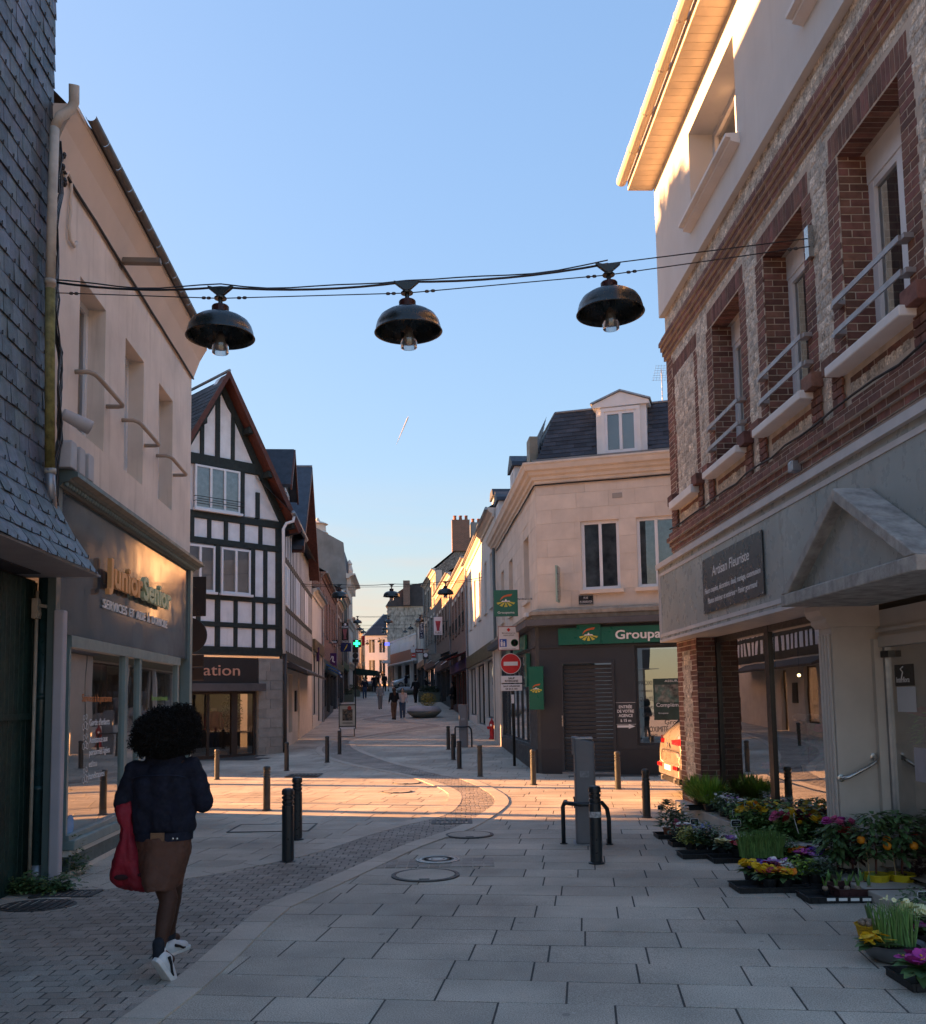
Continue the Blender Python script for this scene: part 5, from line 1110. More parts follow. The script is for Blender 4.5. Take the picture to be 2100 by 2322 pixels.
# projecting square sign high on the corner
PS = T('projecting_sign', 'green square sign with emblem and lettering projecting from the limestone corner house', 'sign', GS.P(-.9, 3.7, .3))
f = Fr(GP(1147, 1700), (1, 0)); c = AT(1147, 1368, 23.0); f = Fr(c, (1, 0)); B('sign_face', gsm, PS, f, -.30, .30, -.33, .33, -.03, .03, bevel=.006); emblem(PS, f, 0, -.0, .44, .032); text('Groupama', 'lettering', white_l, PS, f, 0, -.26, .032, h=.055, width=.42, depth=.002, al='C')
MB().tube([c+Vector((.3, 0, .1)), c+Vector((.8, 0, .1))], .02, 6).obj('sign_arm', steel, PS)
# aerial
AN = T('roof_aerial', 'thin television aerial standing on the roof behind the white dormer', 'aerial', GF.P(3.0, 8.8, -1)); o = WL[AN]
MB().tube([o, o+Vector((0, 0, .95))], .012, 6).obj('mast', steel, AN); mb = MB(); c = o+Vector((-.05, 0, .9))
for k in range(7): mb.tube([c+Vector((-.2+k*.02, 0, -.22+k*.06)), c+Vector((.2+k*.02, 0, -.22+k*.06))], .004, 4)
for k in range(6): mb.tube([c+Vector((-.16+k*.07, 0, -.24)), c+Vector((-.08+k*.07, 0, .17))], .004, 4)
mb.obj('grid_reflector', steel, AN)
# ================================================================ HOUSES UP THE STREET
def seg(p0, p1, right):
    """frame of a house front between two points on the street line, p0 nearer; for the right side u runs far to near"""
    p0, p1 = Vector((*p0, 0)), Vector((*p1, 0)); L_ = (p1-p0).length
    return (Fr(p1, p0-p1), L_) if right else (Fr(p0, p1-p0), L_)
def rowhouse(name, label, p0, p1, right, eave, wallm, floors, shopm=anthracite, depth=7., ridge=2.6, roofm=slate_roof, corn_m=None, winm=white_pvc, shoph=3.0, nshop=2, roof_back=3.5, dorm=0, group=None, lintel=None, shutters=None, bal=False, chim=0, kind='house'):
    fr, L_ = seg(p0, p1, right); z0 = gz((p0[1]+p1[1])/2); zl = min(gz(p0[1]), gz(p1[1]))-.3
    t = T(name, label, kind, (fr.P(L_/2, 0, -2).x, fr.P(L_/2, 0, -2).y, z0), group)
    hs = []
    for (v0, v1, us, w_) in floors: hs += [(u-w_/2, u+w_/2, v0, v1) for u in us if .2 < u < L_-.2]
    sh = []; 
    n = nshop
    for k in range(n): a = .35+(L_-.5)*k/n; sh.append((a, a+(L_-.5)/n-.25, z0+(.15 if k % 2 else .5), z0+shoph-.65))
    mb = MB(); mb.wall(fr, 0, L_, z0+shoph, eave, hs, .18); mb.obj('wall', wallm, t)
    mb = MB(); mb.wall(fr, 0, L_, zl, z0+shoph, sh, .2, w=.02); mb.obj('shop_wall', shopm, t)
    mb = MB()
    for s_, (a, b) in ((0, (0, 0)), (1, (L_, L_))):
        mb.poly(fr.P(a, zl, .0), fr.P(a, eave, .0), fr.P(a, eave+ridge, -roof_back), fr.P(a, eave, -depth), fr.P(a, zl, -depth))
    mb.obj('gable', wallm, t)
    MB().poly(fr.P(0, zl, -depth), fr.P(L_, zl, -depth), fr.P(L_, eave, -depth), fr.P(0, eave, -depth)).obj('back_wall', wallm, t)
    for h in hs:
        win(t, fr, *h, -.12, 2, m=winm, fw=.06, mw=.06, depth=.2)
        B('sill', corn_m or wallm, t, fr, h[0]-.06, h[1]+.06, h[2]-.09, h[2]-.002, -.1, .07)
        if lintel: B('lintel', lintel, t, fr, h[0]-.1, h[1]+.1, h[3]+.002, h[3]+.2, -.02, .025)
        if bal:
            mb = MB()
            for v in (h[2]+.08, h[2]+.75): mb.bar(fr.P(h[0]-.1, v, .18), fr.P(h[1]+.1, v, .18), .03, .03)
            for k in range(8): x = h[0]-.1+(h[1]-h[0]+.2)*k/7; mb.bar(fr.P(x, h[2]+.02, .18), fr.P(x, h[2]+.75, .18), .015, .015)
            mb.obj('balcony_rail', black_m, t)
    for h in sh: win(t, fr, *h, -.1, 2, m=black_m, fw=.06, mw=.05, g=glass_s, inner=PM('shop_dim', (.09, .075, .06), .8, var=.6, scale=1.2), depth=.9)
    B('shop_fascia', PM(name+'_fascia', tuple(rnd.uniform(.02, .12) for _ in range(3)), .5), t, fr, .15, L_-.15, z0+shoph-.6, z0+shoph-.08, .02, .14)
    cornice(t, fr, 0, L_, [(0, eave-.28), (.06, eave-.28), (.08, eave-.16), (.18, eave-.1), (.24, eave), (.24, eave+.05), (-.2, eave+.05), (-.2, eave-.28)], corn_m or limestone)
    mb = MB(); mb.poly(fr.P(-.02, eave+.05, .22), fr.P(L_+.02, eave+.05, .22), fr.P(L_+.02, eave+ridge+.05, -roof_back), fr.P(-.02, eave+ridge+.05, -roof_back)); mb.poly(fr.P(-.02, eave+ridge+.05, -roof_back), fr.P(L_+.02, eave+ridge+.05, -roof_back), fr.P(L_+.02, eave-.1, -depth-.1), fr.P(-.02, eave-.1, -depth-.1)); mb.obj('roof', roofm, t)
    MB().tube([fr.P(0, eave+.02, .28), fr.P(L_, eave+.02, .28)], .06, 8).obj('gutter', zinc, t)
    x = .12 if right else L_-.12; MB().tube([fr.P(x, eave, .1), fr.P(x, zl+.3, .1)], .045, 8).obj('downpipe', zinc, t)
    for k in range(dorm):
        u = L_*(k+.5)/dorm; d = MB().box(fr, u-.5, u+.5, eave+.2, eave+1.2, -2, -.35).obj('dormer', white_paint, t); mb = MB(); mb.prism(fr, [(u-.65, eave+1.15), (u+.65, eave+1.15), (u+.4, eave+1.45), (u-.4, eave+1.45)], -2.4, -.25); mb.obj('dormer_roof', roofm, d); win(d, fr, u-.35, u+.35, eave+.3, eave+1.08, -.32, 2)
    for k in range(chim):
        u = .6 if not right else L_-.6; u = u+k*(L_-1.4)*(1 if not right else -1); c = MB().box(fr, u-.45, u+.45, eave+ridge-.9, eave+ridge+1.0, -roof_back-.3, -roof_back+.3).obj('chimney', brick_m, t)
        for q in (-.22, .22): MB().lathe(fr.P(u+q, eave+ridge+1.0, -roof_back), [(.11, 0), (.09, .25), (.12, .3), (.08, .3), (.08, .1), (.001, .1)], 8).obj('chimney_pot', PM('terracotta', (.3, .1, .05), .8), c)
    return t, fr, L_
white_w = PM('white_wall', (.62, .59, .54), .85, var=.06, scale=1.5, bump=.1, bscale=90, streak=.2, streak_col=(.35, .32, .28))
def wave_brick(name, col, mort, sx=.235, sy=.078):
    m, t, o = nodes(name); N = t.nodes.new; L = t.links.new
    g = N('ShaderNodeNewGeometry'); sep = N('ShaderNodeSeparateXYZ'); L(g.outputs['Position'], sep.inputs[0])
    ad = N('ShaderNodeMath'); ad.operation = 'ADD'; L(sep.outputs[0], ad.inputs[0]); L(sep.outputs[1], ad.inputs[1])
    cb = N('ShaderNodeCombineXYZ'); L(ad.outputs[0], cb.inputs[0]); L(sep.outputs[2], cb.inputs[1])
    br = N('ShaderNodeTexBrick'); br.inputs['Scale'].default_value = 1; br.inputs['Brick Width'].default_value = sx; br.inputs['Row Height'].default_value = sy; br.inputs['Mortar Size'].default_value = .009
    br.inputs['Color1'].default_value = (*col, 1); br.inputs['Color2'].default_value = (*[c*.65 for c in col], 1); br.inputs['Mortar'].default_value = (*mort, 1); L(cb.outputs[0], br.inputs['Vector'])
    p = N('ShaderNodeBsdfPrincipled'); p.inputs['Roughness'].default_value = .85; L(br.outputs[0], p.inputs['Base Color']); bp = N('ShaderNodeBump'); bp.inputs['Strength'].default_value = .4; bp.inputs['Distance'].default_value = .01; bp.invert = True; L(br.outputs['Fac'], bp.inputs['Height']); L(bp.outputs[0], p.inputs['Normal']); L(p.outputs[0], o.inputs[0]); MT[name] = m; return m
far_brick = wave_brick('far_brick', (.24, .095, .06), (.34, .28, .22)); far_brick2 = wave_brick('far_brown_brick', (.19, .095, .065), (.3, .25, .2)); buff_brick = wave_brick('far_buff_brick', (.33, .24, .16), (.4, .34, .27))
far_flint = PM('far_flint', (.2, .18, .155), .8, var=.5, scale=9, speck=.8, speck_scale=14, bump=.4, bscale=20)
cement = PM('stained_cement', (.22, .215, .205), .9, var=.22, scale=.8, streak=.45, streak_col=(.12, .115, .105), bump=.15, bscale=30)
dark_wood = PM('dark_cladding', (.03, .027, .025), .7, var=.2, scale=4)
# right side
RP = [(1.17, 32.6), (.25, 46.6), (-.75, 58.5), (-2.1, 72), (-3.45, 83), (-4.7, 95)]
rowhouse('white_row_house', 'narrow white house next to the limestone corner, its top lit yellow', RP[0], RP[1], True, 8.55, white_w, [(5.2, 7.2, [2.2, 4.7, 7.4, 10.2, 12.6], 1.0)], shopm=white_w, shoph=3.4, nshop=3, ridge=2.2, dorm=2)
rowhouse('red_brick_row_house', 'red brick house with iron balconies up the right side of the street', RP[1], RP[2], True, 9.0, far_brick, [(5.6, 7.6, [1.6, 4., 6.4, 8.8, 11.0], .95)], shopm=PM('red_shop', (.10, .03, .025), .5), nshop=3, lintel=limestone, bal=True, ridge=2.4)
rowhouse('brown_brick_row_house', 'brown brick house before the tall flint gable on the right', RP[2], RP[3], True, 9.9, far_brick2, [(6.2, 8.2, [1.6, 4.2, 6.8, 9.4, 12.], 1.0)], nshop=3, lintel=limestone, ridge=2.2, bal=True)
tb, tfr, tL = rowhouse('tall_flint_gable_house', 'tall house with a grey flint gable and red chimney stack rising over the right row', RP[3], RP[4], True, 12.1, far_flint, [(6.6, 8.6, [1.5, 4.2, 6.9, 9.6], 1.0), (9.5, 11.2, [1.5, 4.2, 6.9, 9.6], 1.0)], nshop=2, ridge=3.6, roof_back=4.2, depth=9, lintel=limestone)
rowhouse('narrow_cream_row_house', 'narrow cream house beyond the tall flint gable', RP[4], RP[5], True, 9.6, white_w, [(6.2, 8.0, [2.0, 5.0, 8.0, 10.5], 1.0)], nshop=2, ridge=2.0)
g0 = Vector((RP[3][0], RP[3][1], 0)); GG = Fr(g0, (1, .05))
c = MB().box(GG, 1.35, 2.75, 13.5, 16.0, -.9, .02).obj('chimney', far_brick, tb); c2 = MB().box(GG, 2.85, 4.6, 13.0, 15.8, -1.4, -.1).obj('chimney', cement, tb)
for k in range(3): MB().lathe(GG.P(1.6+k*.45, 16.0, -.4), [(.14, 0), (.11, .3), (.15, .38), (.1, .38), (.1, .1), (.001, .1)], 10).obj('chimney_pot', MT.get('terracotta') or PM('terracotta', (.3, .1, .05), .8), c)
for k in range(4): MB().lathe(GG.P(3.05+k*.45, 15.8, -.7), [(.14, 0), (.11, .3), (.15, .38), (.1, .38), (.1, .1), (.001, .1)], 10).obj('chimney_pot', MT['terracotta'], c2)
B('quoin', limestone, tb, GG, 0, .5, 2, 12.0, -.1, .06)
# left side
LP = [(-6.76, 41.25), (-7.3, 47.6), (-8.45, 61.1), (-9.2, 70), (-10.05, 80.2), (-11.0, 90)]
rowhouse('low_white_house', 'low plain white house beyond the half-timbered one', LP[0], LP[1], False, 6.85, white_w, [], shopm=white_w, nshop=2, ridge=1.2, corn_m=white_w, shoph=4.0)
rowhouse('red_brick_shop_house', 'red brick house on the left side of the street, above the purple shop sign', LP[1], LP[2], False, 8.5, far_brick, [(5.4, 7.5, [1.8, 4.4, 7., 9.6, 12.], 1.0)], lintel=far_brick2, nshop=4, ridge=2.2, corn_m=far_brick2)
rowhouse('brown_brick_shop_house', 'brown brick house on the left, above the kebab sign', LP[2], LP[3], False, 8.8, far_brick2, [(5.7, 7.7, [1.6, 4.2, 7.], 1.0)], lintel=limestone, nshop=2, ridge=2.2)
rowhouse('dark_clad_house', 'house with dark cladding and overhanging eave on the left', LP[3], LP[4], False, 10.3, dark_wood, [(6.2, 8.4, [2., 5., 8.], 1.1)], shopm=dark_wood, nshop=2, ridge=1.6, corn_m=white_w)
# the grey-gabled building with its ornate domed roof
DG = T('domed_stone_building', 'tall stone building with a blank grey side wall and an ornate domed slate roof', 'building', (-12, 86, gz(84)))
dr_, dL = seg((-10.25, 81), (-10.9, 91), False); DW = Fr((-10.25, 81, 0), (1, 0))
mb = MB(); mb.prism(DW, [(-7.5, 1.6), (0, 1.6), (0, 13.3), (-.25, 15.9), (-3.4, 17.7), (-7.5, 17.7)], -.3, .0); mb.obj('side_wall', cement, DG)
hs = [(u-.5, u+.5, v, v+2) for u in (1.6, 4.2, 6.8, 9) for v in (6, 9.5)]
mb = MB(); mb.wall(dr_, 0, dL, 1.6, 13.3, hs, .2); mb.obj('front', limestone, DG)
for h in hs: win(DG, dr_, *h, -.12, 2)
for v, o_ in ((13.0, .8), (9.0, .35), (5.2, .4)): cornice(DG, dr_, -.05, dL, [(0, v-.3), (o_*.3, v-.3), (o_*.5, v-.1), (o_, v), (o_, v+.12), (0, v+.12)], limestone)
for u in (.3, 3, 5.5, 8): B('bracket', limestone, DG, dr_, u, u+.35, 12.0, 12.7, 0, .4)
cD = dr_.P(4.6, 13.1, -2.9); mb = MB(); prof = [(2.9, 0), (2.95, .6), (2.85, 1.6), (2.5, 2.7), (1.9, 3.6), (1.1, 4.25), (.7, 4.4)]
mb.lathe(cD, prof, 24); mb.obj('dome', slate_roof, DG, smooth=True)
mb = MB(); mb.lathe(cD+Vector((0, 0, 4.3)), [(.75, 0), (1.0, .15), (.8, .3), (.75, .9), (1.0, 1.0), (.7, 1.15), (.25, 1.3), (.1, 1.6)], 10); mb.obj('lantern', limestone, DG)
for k in range(6):
    a = 2*math.pi*k/6; p0 = cD+Vector((2.95*math.cos(a), 2.95*math.sin(a), .6)); mb = MB(); mb.lathe(p0, [(.3, 0), (.35, .3), (.2, .8), (.28, .9), (.05, 1.3)], 8); mb.obj('dormer_ornament', limestone, DG)
c = MB().box(DW, -5.2, -4.0, 17.6, 18.7, -.3, .3).obj('chimney', far_brick2, DG)
# small flint house with a slate roof
rowhouse('small_flint_house', 'small flint house with a plain slate roof at the bend', (-11.15, 92), (-11.9, 103), False, 10.2, far_flint, [(6.4, 8, [2, 5, 8], 1.)], nshop=2, ridge=1.6, roof_back=2)
rowhouse('added_cream_house', 'added cream house past the small flint one, shading the modern block', (-12., 103.2), (-13., 117), False, 10.4, white_w, [(6.6, 8.4, [2, 5, 8, 11], 1.)], nshop=2, ridge=2.0, roof_back=2.5)  # house added to keep the sun off the modern block
# far white house across the end
FW = T('far_white_house', 'white house with a dark hipped roof closing the view at the end of the street', 'house', (-11.5, 126, gz(126)))
WF = Fr((-13.3, 125, 0), (1, 0)); z0 = gz(125)
hs = [(u-.45, u+.45, v, v+1.9) for u in (.9, 2.3, 3.7, 5.0) for v in (5.6, 8.4)]
mb = MB(); mb.wall(WF, 0, 6, z0-1, 10.8, hs, .15); mb.poly(WF.P(0, 2, 0), WF.P(0, 10.8, 0), WF.P(0, 10.8, -8), WF.P(0, 2, -8)); mb.obj('wall', PM('far_white', (.62, .63, .68), .8, var=.05), FW)
for h in hs: win(FW, WF, *h, -.1, 2)
mb = MB(); e = [WF.P(-.25, 10.75, .25), WF.P(6.2, 10.75, .25), WF.P(6.2, 10.75, -8), WF.P(-.25, 10.75, -8)]; r0, r1 = WF.P(2.2, 14.0, -4), WF.P(6.2, 14.0, -4)
mb.poly(e[0], e[1], r1, r0); mb.poly(e[0], r0, e[3]); mb.poly(e[2], e[3], r0, r1); mb.obj('roof', slate_roof, FW); MB().tube([e[0], r0], .08, 6).obj('hip_flashing', zinc, FW); MB().tube([WF.P(2.9, 12.9, -1.4), WF.P(3.1, 10.8, .2)], .1, 6).obj('roof_ladder', zinc, FW)
# far sunlit facade left of it
rowhouse('far_sunlit_house', 'narrow facade glowing orange in the sun far up the street', (-14.5, 128), (-14.2, 137), False, 11.0, PM('ochre_wall', (.6, .42, .24), .8, var=.1), [(6.5, 8.5, [2, 4.5, 7], 1)], ridge=1.5)
# house with a gable of diamond tiles
DT = T('diamond_tiled_house', 'house with a gable hung with pale diamond-shaped tiles and a dark roof', 'house', (-7, 114, gz(112)))
DF = Fr((-9.2, 112, 0), (1, .02)); mb = MB(); mb.wall(DF, 0, 4.4, 2.5, 13.4, [], w=0); mb.wall(Fr(DF.P(0, 0, -10), -DF.w*-1), 0, 10, 2.5, 13.4, [(k*2.4+.6, k*2.4+1.6, v, v+1.9) for k in range(4) for v in (7, 10.3)], .2); mb.obj('wall', PM('cream_wall', (.5, .42, .32), .8, var=.08), DT)
items = []
for i in range(15):
    for k in range(17):
        u = .05+k*.27+(i % 2)*.135; v = 9.5+i*.27
        if u > 4.15 or v > 13.2: continue
        q = [DF.P(u, v+.26, .02), DF.P(u+.13, v, .05), DF.P(u, v-.26, .07), DF.P(u-.13, v, .05)]; items.append((q+[p-DF.w*.02 for p in q], [(0, 3, 2, 1), (0, 4, 7, 3), (3, 7, 6, 2), (2, 6, 5, 1), (1, 5, 4, 0)]))
pieces('tile', items, PM('diamond_tile', (.36, .32, .26), .7, var=.3, scale=3, rand=.35), DT, 260)
mb = MB(); mb.prism(DF, [(-.2, 13.35), (4.6, 13.35), (4.6, 16.2), (2.6, 15.9), (.6, 14.6)], -10, .2); mb.obj('roof', PM('brown_roof', (.05, .045, .045), .7, var=.2), DT); c = MB().box(DF, 2.0, 2.8, 13.4, 16.4, .1, .8).obj('chimney', far_brick2, DT)
# modern building with a rust-brown band and white balcony
MD = T('modern_balcony_building', 'modern block with a rust-brown band and a white balcony rail above a dark ground floor', 'building', (-5, 102, gz(100)))
mf, mL = seg((-4.75, 95.5), (-8.7, 110), True)
B('brown_band', PM('rust_brown_panel', (.27, .115, .075), .6, var=.08), MD, mf, 0, mL, 6.15, 7.35, -6, .02); B('upper_wall', white_w, MD, mf, 0, mL, 7.35, 8.6, -6, -1.2); B('canopy_edge', white_paint, MD, mf, 0, mL, 6.02, 6.15, -6, .35); B('end_wall', white_w, MD, mf, mL-.2, mL, 6.1, 9.1, -6, .06)
B('shop_recess', PM('dark_recess', (.05, .04, .035), .8, var=.3), MD, mf, 0, mL, 2, 6.02, -6, -1.6)
mb = MB(); mb.box(mf, 0, mL, 8.75, 8.9, -.06, .03); mb.obj('handrail', white_paint, MD)
for k in range(22): B('baluster', white_paint, MD, mf, .3+k*mL/22, .3+k*mL/22+.12, 7.35, 8.75, -.05, .02)
for k in range(4): B('column', white_paint, MD, mf, 1+k*4.4, 1.35+k*4.4, 2.2, 6.02, -.6, -.25)
m2 = B('side_canopy', white_paint, MD, mf, -1.6, 0, 6.4, 6.7, -3, .9); B('side_wall', stone_g, MD, mf, -1.4, 0, 2.2, 6.4, -5, -.3)
# green cafe awning on posts
CA = T('cafe_awning', 'dark green flat awning on posts over a terrace far up the street', 'awning', (-9.5, 92, gz(92)))
f = Fr((-10.9, 91, 0), (1, 0)); cg = PM('dark_green_canvas', (.006, .03, .024), .7, var=.15)
mb = MB(); mb.prism(f, [(0, 5.15), (2.35, 4.85), (2.35, 4.4), (0, 4.55)], -3.5, 0); mb.obj('canvas', cg, CA)
for x in (.05, 2.25): 
    for w in (-.1, -3.3): B('post', black_m, CA, f, x-.07, x+.07, 2.1, 4.5, w-.07, w+.07)
B('screen', PM('terrace_glass', (.12, .12, .11), .2, var=.5, scale=2), CA, f, .15, 1.7, 2.15, 3.4, -3.2, -3.15)
# ---------------- house and trees added out of view on the left to shape the sunlit strip
rowhouse('added_shade_house', 'added unseen house beside the half-timbered one, shading its roof and the crossing', (-9.7, 25.1), (-16.5, 25.7), True, 11.2, white_w, [(4.6, 6.4, [1.5, 4, 6], 1.), (7.6, 9.4, [1.5, 4, 6], 1.)], nshop=2, ridge=2.6)
def added_shade_tree(x, y, z0, z1, r, seed, label):
    t = T('added_shade_tree', label, 'tree', (x, y, 0), 'added unseen shade trees'); rr = random.Random(seed)
    bark = PM('bark', (.06, .05, .04), .9, var=.3, scale=9, bump=.5, bscale=40)
    mb = MB(); mb.tube([(x, y, 0), (x+.05, y, z0*.6), (x, y+.1, z0+.8), (x+.1, y, (z0+z1)/2+1)], [.2, .16, .13, .06], 10)
    for k in range(8):
        a = rr.uniform(0, 6.3); zb_ = rr.uniform(z0+.3, z1*.6); mb.tube([(x, y, zb_), (x+r*.4*math.cos(a), y+r*.4*math.sin(a), zb_+.7), (x+r*.8*math.cos(a), y+r*.8*math.sin(a), zb_+1.6)], [.07, .05, .02], 6)
    mb.obj('trunk', bark, t, smooth=True)
    leafmesh((x, y, (z0+z1)/2), r, r, (z1-z0)/2, 12000, .55, seed, .1).obj('crown', PM('tree_leaf', (.05, .085, .025), .6, var=.3, rand=.4), t)
added_shade_tree(-20, 20.3, 5.45, 15.0, 2.3, 3, 'added unseen tree with a low crown, keeping sun off the florist corner')
added_shade_tree(-20.5, 25.0, 7.2, 15.0, 2.6, 4, 'added unseen tree with a higher crown, shaping the sunlight from the left')
# ================================================================ STREET FURNITURE
def bollard(h, label, pos, r=.058, sticker=False, m=None):
    t = T('bollard', label, 'bollard', pos, 'bollards at the crossing'); o = WL[t]; mm = m or bollard_m
    MB().lathe(o, [(r*1.35, 0), (r*1.35, .012), (r*1.05, .02)], 20).obj('base_plate', mm, t)
    g = h-.19
    MB().lathe(o, [(r, .012), (r, g), (r*.86, g+.008), (r*.86, g+.02), (r, g+.028), (r, g+.05), (r*.86, g+.058), (r*.86, g+.07), (r, g+.078), (r, g+.10)], 20).obj('post', mm, t, smooth=False)
    MB().lathe(o, [(r*.8, g+.10), (r*.8, g+.115), (r*1.03, g+.12), (r*1.03, h-.03), (r*.85, h-.008), (r*.4, h), (.001, h)], 20).obj('cap', mm, t, smooth=False)
    if sticker: MB().lathe(o, [(r+.002, h-.33), (r+.002, h-.27)], 20).obj('sticker', PM('torn_sticker', (.4, .4, .4), .7, var=.6, scale=30), t)
    return t
bol_sunlit = PM('sunlit_bollard_paint', (.05, .055, .055), .38, metal=.3, var=.3, scale=10, spec=.5)  # lighter copy of the bollard paint, standing in for sun on the lit ones
for h, x, y, l, kw in ((.80, 653, 1955, 'nearest black bollard, left one of the pair in front of the sunlit strip', dict(r=.066)), (.79, 674, 1904, 'black bollard just behind the left one of the pair', dict(r=.064)),
    (.81, 1353, 1958, 'black bollard with a torn white sticker beside the grey terminal', dict(r=.064, sticker=True)), (.70, 492, 1768, 'bollard before the shop door of the timbered house', dict(m=bol_sunlit)), (.72, 605, 1838, 'lone bollard standing in the sunlit strip on the left', dict(m=bol_sunlit)),
    (.72, 650, 1748, 'bollard in front of the stone pier of the timbered house', {}), (.72, 742, 1729, 'bollard in the street left of the poster board', {}), (.72, 770, 1711, 'bollard touching the foot of the poster board in view', {}),
    (.72, 1210, 1780, 'bollard at the corner of the dark grey office front', dict(m=bol_sunlit)), (.72, 1402, 1790, 'sunlit bollard in front of the roller shutter', dict(m=bol_sunlit)), (.70, 1467, 1854, 'sunlit bollard nearest the flower trays', dict(m=bol_sunlit)),
    (.72, 1089, 1761, 'bollard left of the no-entry sign pole', dict(m=bol_sunlit)), (.70, 1042, 1743, 'nearest of the three dark bollards by the far terminal', {}), (.72, 1028, 1723, 'middle one of the three dark bollards by the far terminal', {}), (.74, 1017, 1700, 'farthest of the three dark bollards by the far terminal', {})):
    bollard(h, l, GP(x, y), **kw)
# ---- hanging lamps
lamp_g = PM('dark_green_enamel', (.012, .017, .016), .3, var=.2, scale=8, spec=.6); lamp_r = PM('oxblood_enamel', (.035, .009, .009), .4, var=.15); lamp_in = PM('lamp_inside', (.015, .015, .015), .6)
lamp_glass = GLASS('lamp_glass', (.75, .75, .75), 1.45, extra=.06)
def make_lamp():
    t = T('hanging_lamp', 'x', 'street lamp', (0, 0, 0), 'lamps strung across the street')
    mb = MB(); f = WORLDF
    mb.prism(f, [(-.125, .012), (-.118, -.012), (-.03, -.085), (.03, -.085), (.118, -.012), (.125, .012), (.06, -.004), (-.06, -.004)], -.022, .022); mb.obj('saddle', lamp_g, t, bevel=.004)
    MB().tube([(0, 0, -.08), (0, 0, -.2)], .022, 10).obj('stem', lamp_g, t); MB().lathe((0, 0, -.11), [(.06, -.012), (.062, 0), (.05, .012)], 14).obj('clamp', lamp_g, t)
    MB().lathe((0, 0, 0), [(.03, -.185), (.075, -.19), (.083, -.2), (.083, -.285), (.09, -.295)], 20).obj('housing', lamp_r, t, smooth=False)
    prof = [(.088, -.285), (.15, -.294), (.22, -.318), (.272, -.355), (.302, -.405), (.316, -.455), (.322, -.495), (.334, -.508), (.329, -.511)]
    inn = [(r-.008, z-.004) for r, z in prof[::-1][2:]]
    sh = MB().lathe((0, 0, 0), prof+inn, 40).obj('shade', lamp_g, t, smooth=True); MB().lathe((0, 0, 0), [(.05, -.34), (.05, -.42)], 16).obj('lamp_holder', lamp_in, t)
    MB().lathe((0, 0, 0), [(.078, -.34), (.080, -.66), (.076, -.667), (.074, -.66), (.072, -.34)], 24).obj('glass_cylinder', lamp_glass, t, smooth=True)
    MB().lathe((0, 0, 0), [(.068, -.34), (.070, -.5), (.070, -.60), (.05, -.625), (.001, -.63)], 16).obj('diffuser', PM('frosted', (.5, .49, .48), .5), t, smooth=True)
    return t
lamp0 = make_lamp(); first = True
def place_lamp(p, label):
    global first
    o = lamp0 if first else copy_tree(lamp0); first = False
    o.location = p; o['label'] = label; o.rotation_euler = (rnd.uniform(-.02, .02), rnd.uniform(-.03, .03), 0); return o
def wire_pts(a, b, sag, n=24): return [a.lerp(b, k/n)-Vector((0, 0, sag*4*(k/n)*(1-k/n))) for k in range(n+1)]
ql = LF.uv(129, 640, .1); qr = RF.uv(1831, 541, .05)
a, b = LF.P(ql[0], ql[1], .08), RF.P(qr[0], qr[1], .05)
def on_wire(x, y): 
    Y = a.y+(b.y-a.y)*(x-129)/(1831-129); return AT(x, y, Y)
l1, l2, l3 = on_wire(500, 651), on_wire(922, 639), on_wire(1379, 598)
place_lamp(l1, 'left lamp of the nearest row of hanging lamps'); place_lamp(l2, 'middle lamp of the nearest row of hanging lamps'); place_lamp(l3, 'right lamp of the nearest row of hanging lamps')
CW = T('lamp_cable', 'pair of cables carrying the nearest row of lamps across the street', 'cable', a)
pts = [a]+[p for q, w in ((l1, l2), (l2, l3)) for p in ()]
def spl(ps): 
    o = []
    for p, q in zip(ps, ps[1:]): o += [p.lerp(q, k/8)-Vector((0, 0, .05*4*(k/8)*(1-k/8))) for k in range(8)]
    return o+[ps[-1]]
hi = spl([a, l1, l2, l3]); MB().tube(hi, .011, 6).obj('power_cable', black_m, CW, smooth=True)
MB().tube([p+Vector((0, .01, .03+.012*math.sin(i*1.1))) for i, p in enumerate(hi)], .007, 5).obj('power_cable', black_m, CW, smooth=True)
MB().tube([l3, b], .006, 5).obj('carrier_wire', wire_m, CW)
dn = Vector((0, 0, -.115)); lo = [LF.P(LF.uv(129, 664, .1)[0], LF.uv(129, 664, .1)[1], .08)]+[p+dn for p in (l1, l2, l3)]+[RF.P(qr[0]+.05, RF.uv(1831, 566, .05)[1], .05)]
MB().tube(lo, .0055, 5).obj('stay_wire', wire_m, CW)
mb = MB()
for p, q in zip(lo, lo[1:]):
    for tt in (.10, .13, .9, .93): mb.ball(p.lerp(q, tt), .016, 6, 4, (1.6, 1, 1))
mb.obj('wire_clip', iron, CW, kind='stuff')
B('wall_anchor', steel, CW, RF, qr[0]-.05, qr[0]+.04, qr[1]-.2, qr[1]+.12, .0, .06)
def far_string(Y, zc, lamps, sag, label, lab):
    xl = -6.0-.085*(Y-29) if Y > 26 else -5; xr = 1.5-.065*(Y-25)
    A_, B_ = Vector((xl, Y, zc+.25)), Vector((xr, Y, zc+.35)); t = T('lamp_cable', label, 'cable', A_)
    pts = [A_]+lamps+[B_]; MB().tube(spl(pts), .012, 5).obj('power_cable', black_m, t); MB().tube([p+dn for p in pts], .008, 5).obj('stay_wire', wire_m, t)
    for k, p in enumerate(lamps): place_lamp(p, lab[k])
def lampsat(Y, px): return [AT(x, y, Y) for x, y in px]
far_string(36, 6.2, lampsat(36, ((769, 1325), (888, 1324), (1010, 1318))), .1, 'thin cables carrying the second row of lamps, over the timbered house end', ['left lamp of the second row, before the red brick front', 'middle lamp of the second row, high over the street', 'right lamp of the second row, before the brick houses'])
